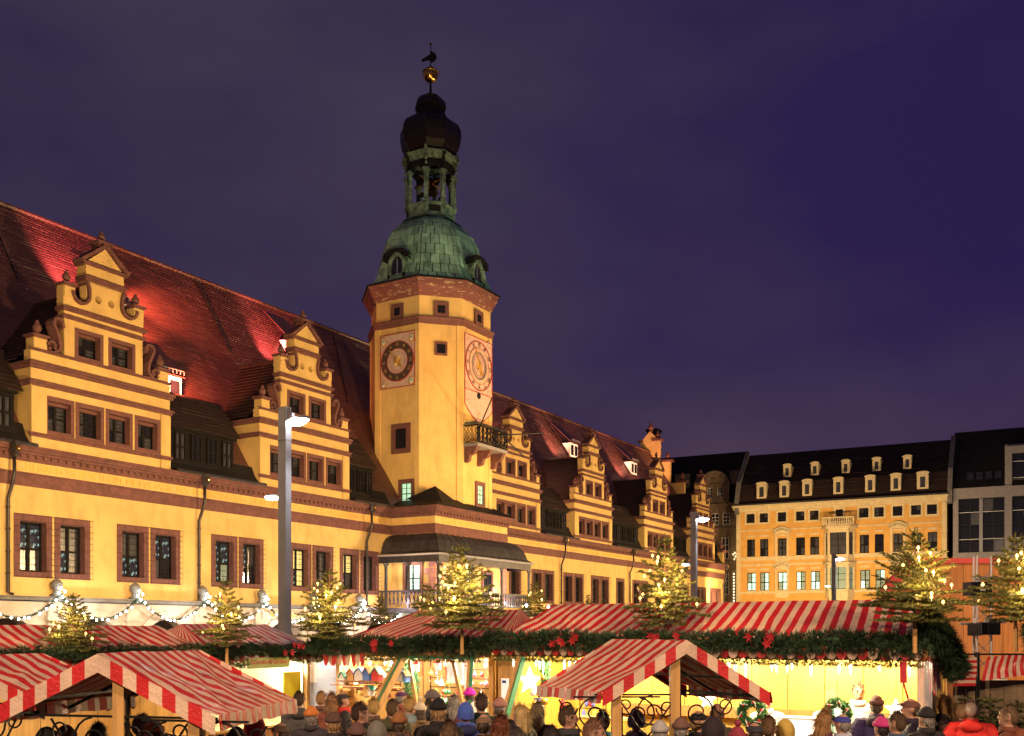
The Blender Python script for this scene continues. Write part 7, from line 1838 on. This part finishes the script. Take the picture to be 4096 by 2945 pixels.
PP = [
 ('person in a grey coat with a dark hood, right of the nearest canopy', 1196, 2768, 1.70, 10, 'hang', 'short', HB, (.10, .09, .085), 'hood', (.05, .045, .045)),
 ('person with short fair hair before the clear plastic sheet', 1284, 2768, 1.64, -20, 'pocket', 'short', (.3, .16, .07), (.14, .07, .05)),
 ('person with light brown hair and an orange coat near the bird houses', 1325, 2776, 1.66, 15, 'hang', 'long', (.32, .17, .08), (.28, .09, .05)),
 ('person in a dark flat cap with a red scarf', 1368, 2764, 1.70, -60, 'hold', 'flatcap', DK, (.05, .04, .04), 'scarf', (.45, .03, .02)),
 ('person in a brown beanie below the red scarfed one', 1333, 2846, 1.68, 30, 'pocket', 'beanie', (.09, .05, .035), DK),
 ('person in a brown flat cap beside the low corner of the nearest canopy', 1126, 2884, 1.66, 60, 'hang', 'flatcap', (.12, .075, .05), (.05, .035, .03)),
 ('person in a dark beanie under the right corner of the nearest canopy', 945, 2906, 1.68, 0, 'hang', 'beanie', (.035, .028, .028), DK),
 ('person in a purple cap with a logo, at the gift stall', 1604, 2756, 1.70, -35, 'hang', 'flatcap', (.07, .02, .07), (.30, .09, .05)),
 ('man in a grey beanie and grey scarf, facing right', 1730, 2757, 1.78, -75, 'hang', 'beanie', (.12, .10, .10), DK, 'scarf', GY),
 ('person in a magenta hat and white coat at the gift stall', 1878, 2749, 1.72, 5, 'hold', 'beanie', (.62, .02, .48), (.62, .58, .55)),
 ('man in a black hat and black leather jacket at centre, seen from behind', 1754, 2791, 1.84, -4, 'pocket', 'beanie', (.008, .008, .009), (.016, .013, .013), 'hood', (.012, .011, .011)),
 ('blond person in a pale teal coat left of the black leather jacket', 1636, 2789, 1.68, 25, 'hang', 'short', BLOND, (.26, .30, .28), 'hood', (.20, .28, .28)),
 ('person in a rust brown beanie with a fur trimmed hood', 1597, 2846, 1.70, -10, 'puffy', 'beanie', (.26, .11, .04), (.045, .035, .03), 'fur', (.16, .09, .05)),
 ('person in a bright blue puffy jacket with a navy hood', 1862, 2812, 1.70, 10, 'puffy', 'hood', (.05, .10, .42), (.04, .08, .50), 'hood', (.015, .02, .08)),
 ('person in a dusty pink beanie and dark quilted jacket', 2000, 2789, 1.72, -15, 'puffy', 'beanie', (.34, .17, .14), (.035, .025, .03), 'scarf', (.30, .15, .11)),
 ('person with reddish hair in a black coat below the pink beanie', 2004, 2866, 1.68, -40, 'hold', 'long', (.17, .05, .025), BK),
 ('blond woman in a white headband and dark jacket, facing left', 2086, 2824, 1.68, 62, 'puffy', 'long', (.55, .40, .18), (.035, .025, .032)),
 ('person with dark hair and a black scarf beside the slanted beam', 1438, 2812, 1.76, -60, 'hang', 'short', (.04, .02, .015), BK, 'scarf', BK),
 ('blond person just left of the slanted beam', 1494, 2796, 1.68, 15, 'hang', 'short', BLOND, (.20, .12, .08)),
 ('person in a grey felt hood at the foot of the slanted beam', 1508, 2886, 1.66, 5, 'pocket', 'hood', (.15, .14, .12), (.10, .095, .09)),
 ('person in a brown felt hat low beside the slanted beam', 1427, 2888, 1.70, 20, 'hang', 'beanie', (.11, .055, .045), BR),
 ('man with short dark hair in profile, left of the middle canopy', 2270, 2826, 1.78, -82, 'hold', 'short', HB, (.014, .013, .016), 'scarf', (.03, .03, .03)),
 ('man with a brown quiff looking down, below the middle canopy', 2372, 2880, 1.76, -98, 'hold', 'short', (.16, .08, .045), (.03, .022, .022)),
 ('person in a dark jacket and teal scarf left of the canopy post', 2410, 2846, 1.70, 12, 'hang', 'short', (.04, .022, .03), (.04, .03, .035), 'scarf', (.08, .30, .34)),
 ('person in a purple coat behind the middle canopy brackets', 2545, 2842, 1.68, 0, 'puffy', 'hood', (.06, .025, .12), (.06, .025, .12)),
 ('person in a brown hat right behind the canopy centre post', 2724, 2868, 1.68, -20, 'hold', 'beanie', (.15, .08, .06), (.06, .045, .045)),
 ('man in a black flat cap with white badge, leaning right', 2790, 2836, 1.74, -50, 'raise', 'flatcap', (.012, .012, .014), (.02, .018, .02)),
 ('bald man with a tanned head at the salmon counter', 2868, 2812, 1.76, 0, 'pocket', 'balding', (.2, .1, .05), (.08, .05, .035)),
 ('person in a big black coat with the hood up, below the bald man', 2856, 2872, 1.76, -30, 'puffy', 'hood', (.022, .014, .016), (.02, .014, .016)),
 ('person in a golden yellow hood by the food cabinet', 3138, 2880, 1.64, 5, 'hang', 'hood', (.48, .33, .07), (.34, .22, .06)),
 ('person with light brown hair in a plum jacket at the counter', 3296, 2846, 1.66, -60, 'hold', 'long', (.35, .2, .08), (.14, .04, .08)),
 ('person in a blue cap seen in front of the vendor in pale blue', 3372, 2850, 1.66, 30, 'hold', 'flatcap', (.04, .05, .30), (.40, .42, .5)),
 ('man in a dark hat and violet blue jacket at the salmon counter', 3506, 2780, 1.76, -12, 'puffy', 'beanie', (.10, .045, .04), (.035, .02, .10), 'hood', (.03, .02, .03)),
 ('person in a pink hat and dark blue jacket below the violet blue one', 3526, 2866, 1.62, 18, 'puffy', 'beanie', (.50, .04, .20), (.035, .015, .10)),
 ('man in a dark navy coat facing left beside the plastic sheet', 3646, 2788, 1.80, 72, 'pocket', 'flatcap', (.13, .055, .045), (.022, .013, .045)),
 ('woman with a blond bob and dark scarf, facing left', 3784, 2788, 1.70, 58, 'hang', 'long', (.36, .20, .07), (.05, .028, .03), 'scarf', (.02, .015, .016)),
 ('white haired person in a bright red jacket', 3884, 2804, 1.70, -25, 'puffy', 'short', (.52, .40, .32), (.62, .025, .02), 'hood', (.62, .025, .02)),
 ('person with light hair behind the bright red jacket', 3850, 2812, 1.66, -10, 'hang', 'short', (.36, .24, .13), (.12, .05, .06)),
 ('man with short brown hair in a rust brown coat at the right edge', 4036, 2822, 1.76, 55, 'puffy', 'short', (.13, .08, .045), (.20, .055, .025), 'hood', (.2, .055, .025)),
 ('person with dark hair at the bottom edge beneath the nearest canopy', 392, 2894, 1.70, 10, 'hang', 'short', (.03, .018, .014), (.05, .03, .026)),
 ('person in a maroon beanie beneath the nearest canopy, left of its post', 262, 2900, 1.70, -20, 'puffy', 'beanie', (.12, .03, .03), (.05, .035, .03)),
 ('person in a grey coat seen right of the canopy post', 566, 2860, 1.72, -50, 'hold', 'short', (.12, .06, .03), (.14, .13, .13)),
 ('person in an orange beanie seen through the scroll bracket', 620, 2880, 1.68, 40, 'pocket', 'beanie', (.4, .13, .03), (.08, .055, .05)),
 ('person in a black hood at the left bottom under the nearest canopy', 190, 2912, 1.68, 0, 'hang', 'hood', BK, BK),
 ('person in a long red coat behind the corner of the nearest canopy', 1020, 2862, 1.74, 0, 'hang', 'hood', (.42, .025, .025), (.5, .02, .025)),
 ('person with dark hair at the bottom edge left of the middle canopy', 2204, 2906, 1.70, 10, 'puffy', 'short', (.03, .02, .018), BK),
 ('person in an olive parka with the hood down beside the teal blond one', 1570, 2800, 1.70, -12, 'hang', 'short', (.10, .06, .03), (.07, .075, .03), 'hood', (.06, .06, .025)),
 ('person in a camel coat and cream bobble hat near the gift shutters', 1680, 2796, 1.66, 20, 'hold', 'bobble', (.6, .5, .36), (.30, .19, .09)),
 ('person with a grey bob at the right end of the gift stall', 1815, 2786, 1.66, -30, 'hang', 'long', (.30, .27, .24), (.16, .05, .05)),
 ('tall person in a dark green jacket behind the magenta hat', 1925, 2775, 1.80, 10, 'pocket', 'short', (.05, .03, .02), (.015, .05, .03)),
 ('person in a bright orange knitted hat between the brown flat cap and the grey coat', 1245, 2824, 1.66, -5, 'hang', 'beanie', (.55, .18, .04), (.05, .04, .05)),
 ('person with a black backpack over a grey jacket, low at centre', 1795, 2885, 1.72, 0, 'hang', 'short', (.10, .055, .03), (.13, .13, .14), 'pack', (.02, .02, .024)),
 ('person in a checked brown cap just right of the blue puffy jacket', 1935, 2850, 1.70, -8, 'pocket', 'flatcap', (.16, .10, .06), (.06, .045, .04)),
 ('person with ash blond hair in a black coat, right of the headband woman', 2150, 2812, 1.68, -20, 'hang', 'long', (.34, .26, .16), (.02, .018, .02)),
 ('person in a pale grey beanie under the middle canopy, right of its centre post', 2640, 2880, 1.68, -14, 'pocket', 'beanie', (.36, .34, .33), (.05, .05, .06)),
 ('person in a dark cap and tan jacket, below the ribboned wreath', 3020, 2884, 1.68, 6, 'hold', 'flatcap', (.03, .03, .035), (.28, .18, .09)),
 ('person with brown hair in a black jacket before the leftmost white vendor', 3075, 2866, 1.70, -25, 'hang', 'short', (.12, .065, .03), (.018, .016, .018)),
 ('person in a steel blue jacket in front of the small low star', 3590, 2850, 1.70, 30, 'puffy', 'short', (.09, .05, .03), (.06, .10, .18)),
 ('person in a black beanie right of the navy coat, beside the end post', 3706, 2826, 1.72, 20, 'hang', 'beanie', (.015, .014, .015), (.03, .025, .028)),
 ('person in a wine red hat in front of the salmon counter, left of the wreath', 2950, 2892, 1.66, 10, 'pocket', 'bobble', (.25, .03, .05), (.05, .03, .035)),
]
facing = {'man with short dark hair in profile, left of the middle canopy'}
for t_ in PP:
    person(t_[0], t_[1], t_[2], t_[3], t_[4], t_[5], t_[6], t_[7], t_[8], t_[9] if len(t_) > 9 else None, t_[10] if len(t_) > 10 else None, face=abs(t_[4]) > 45, skin=1 if 'tanned' in t_[0] else 0)
# the vendors inside the long stall face the square
def vendor(label, px_, ytop, coat, cap, cc, yl=1.15):
    x = lx(FD, px_, yl); p = FD @ Vector((x, yl, 0)); person(label, px_, ytop, 2.8 - (ytop - 2530) * p.y / 4120, 175, 'hold', cap, cc, coat, Z=p.y, face=True)
vendor('tall vendor in white behind the salmon counter', 3432, 2728, (.72, .72, .7), 'short', (.16, .09, .05), 1.0)
vendor('vendor in a pale blue shirt beside the food cabinet', 3330, 2762, (.35, .58, .66), 'short', (.45, .33, .16), 1.25)
vendor('vendor in a white apron left of the food cabinet', 3070, 2775, (.72, .7, .66), 'short', (.25, .14, .06), 1.5)
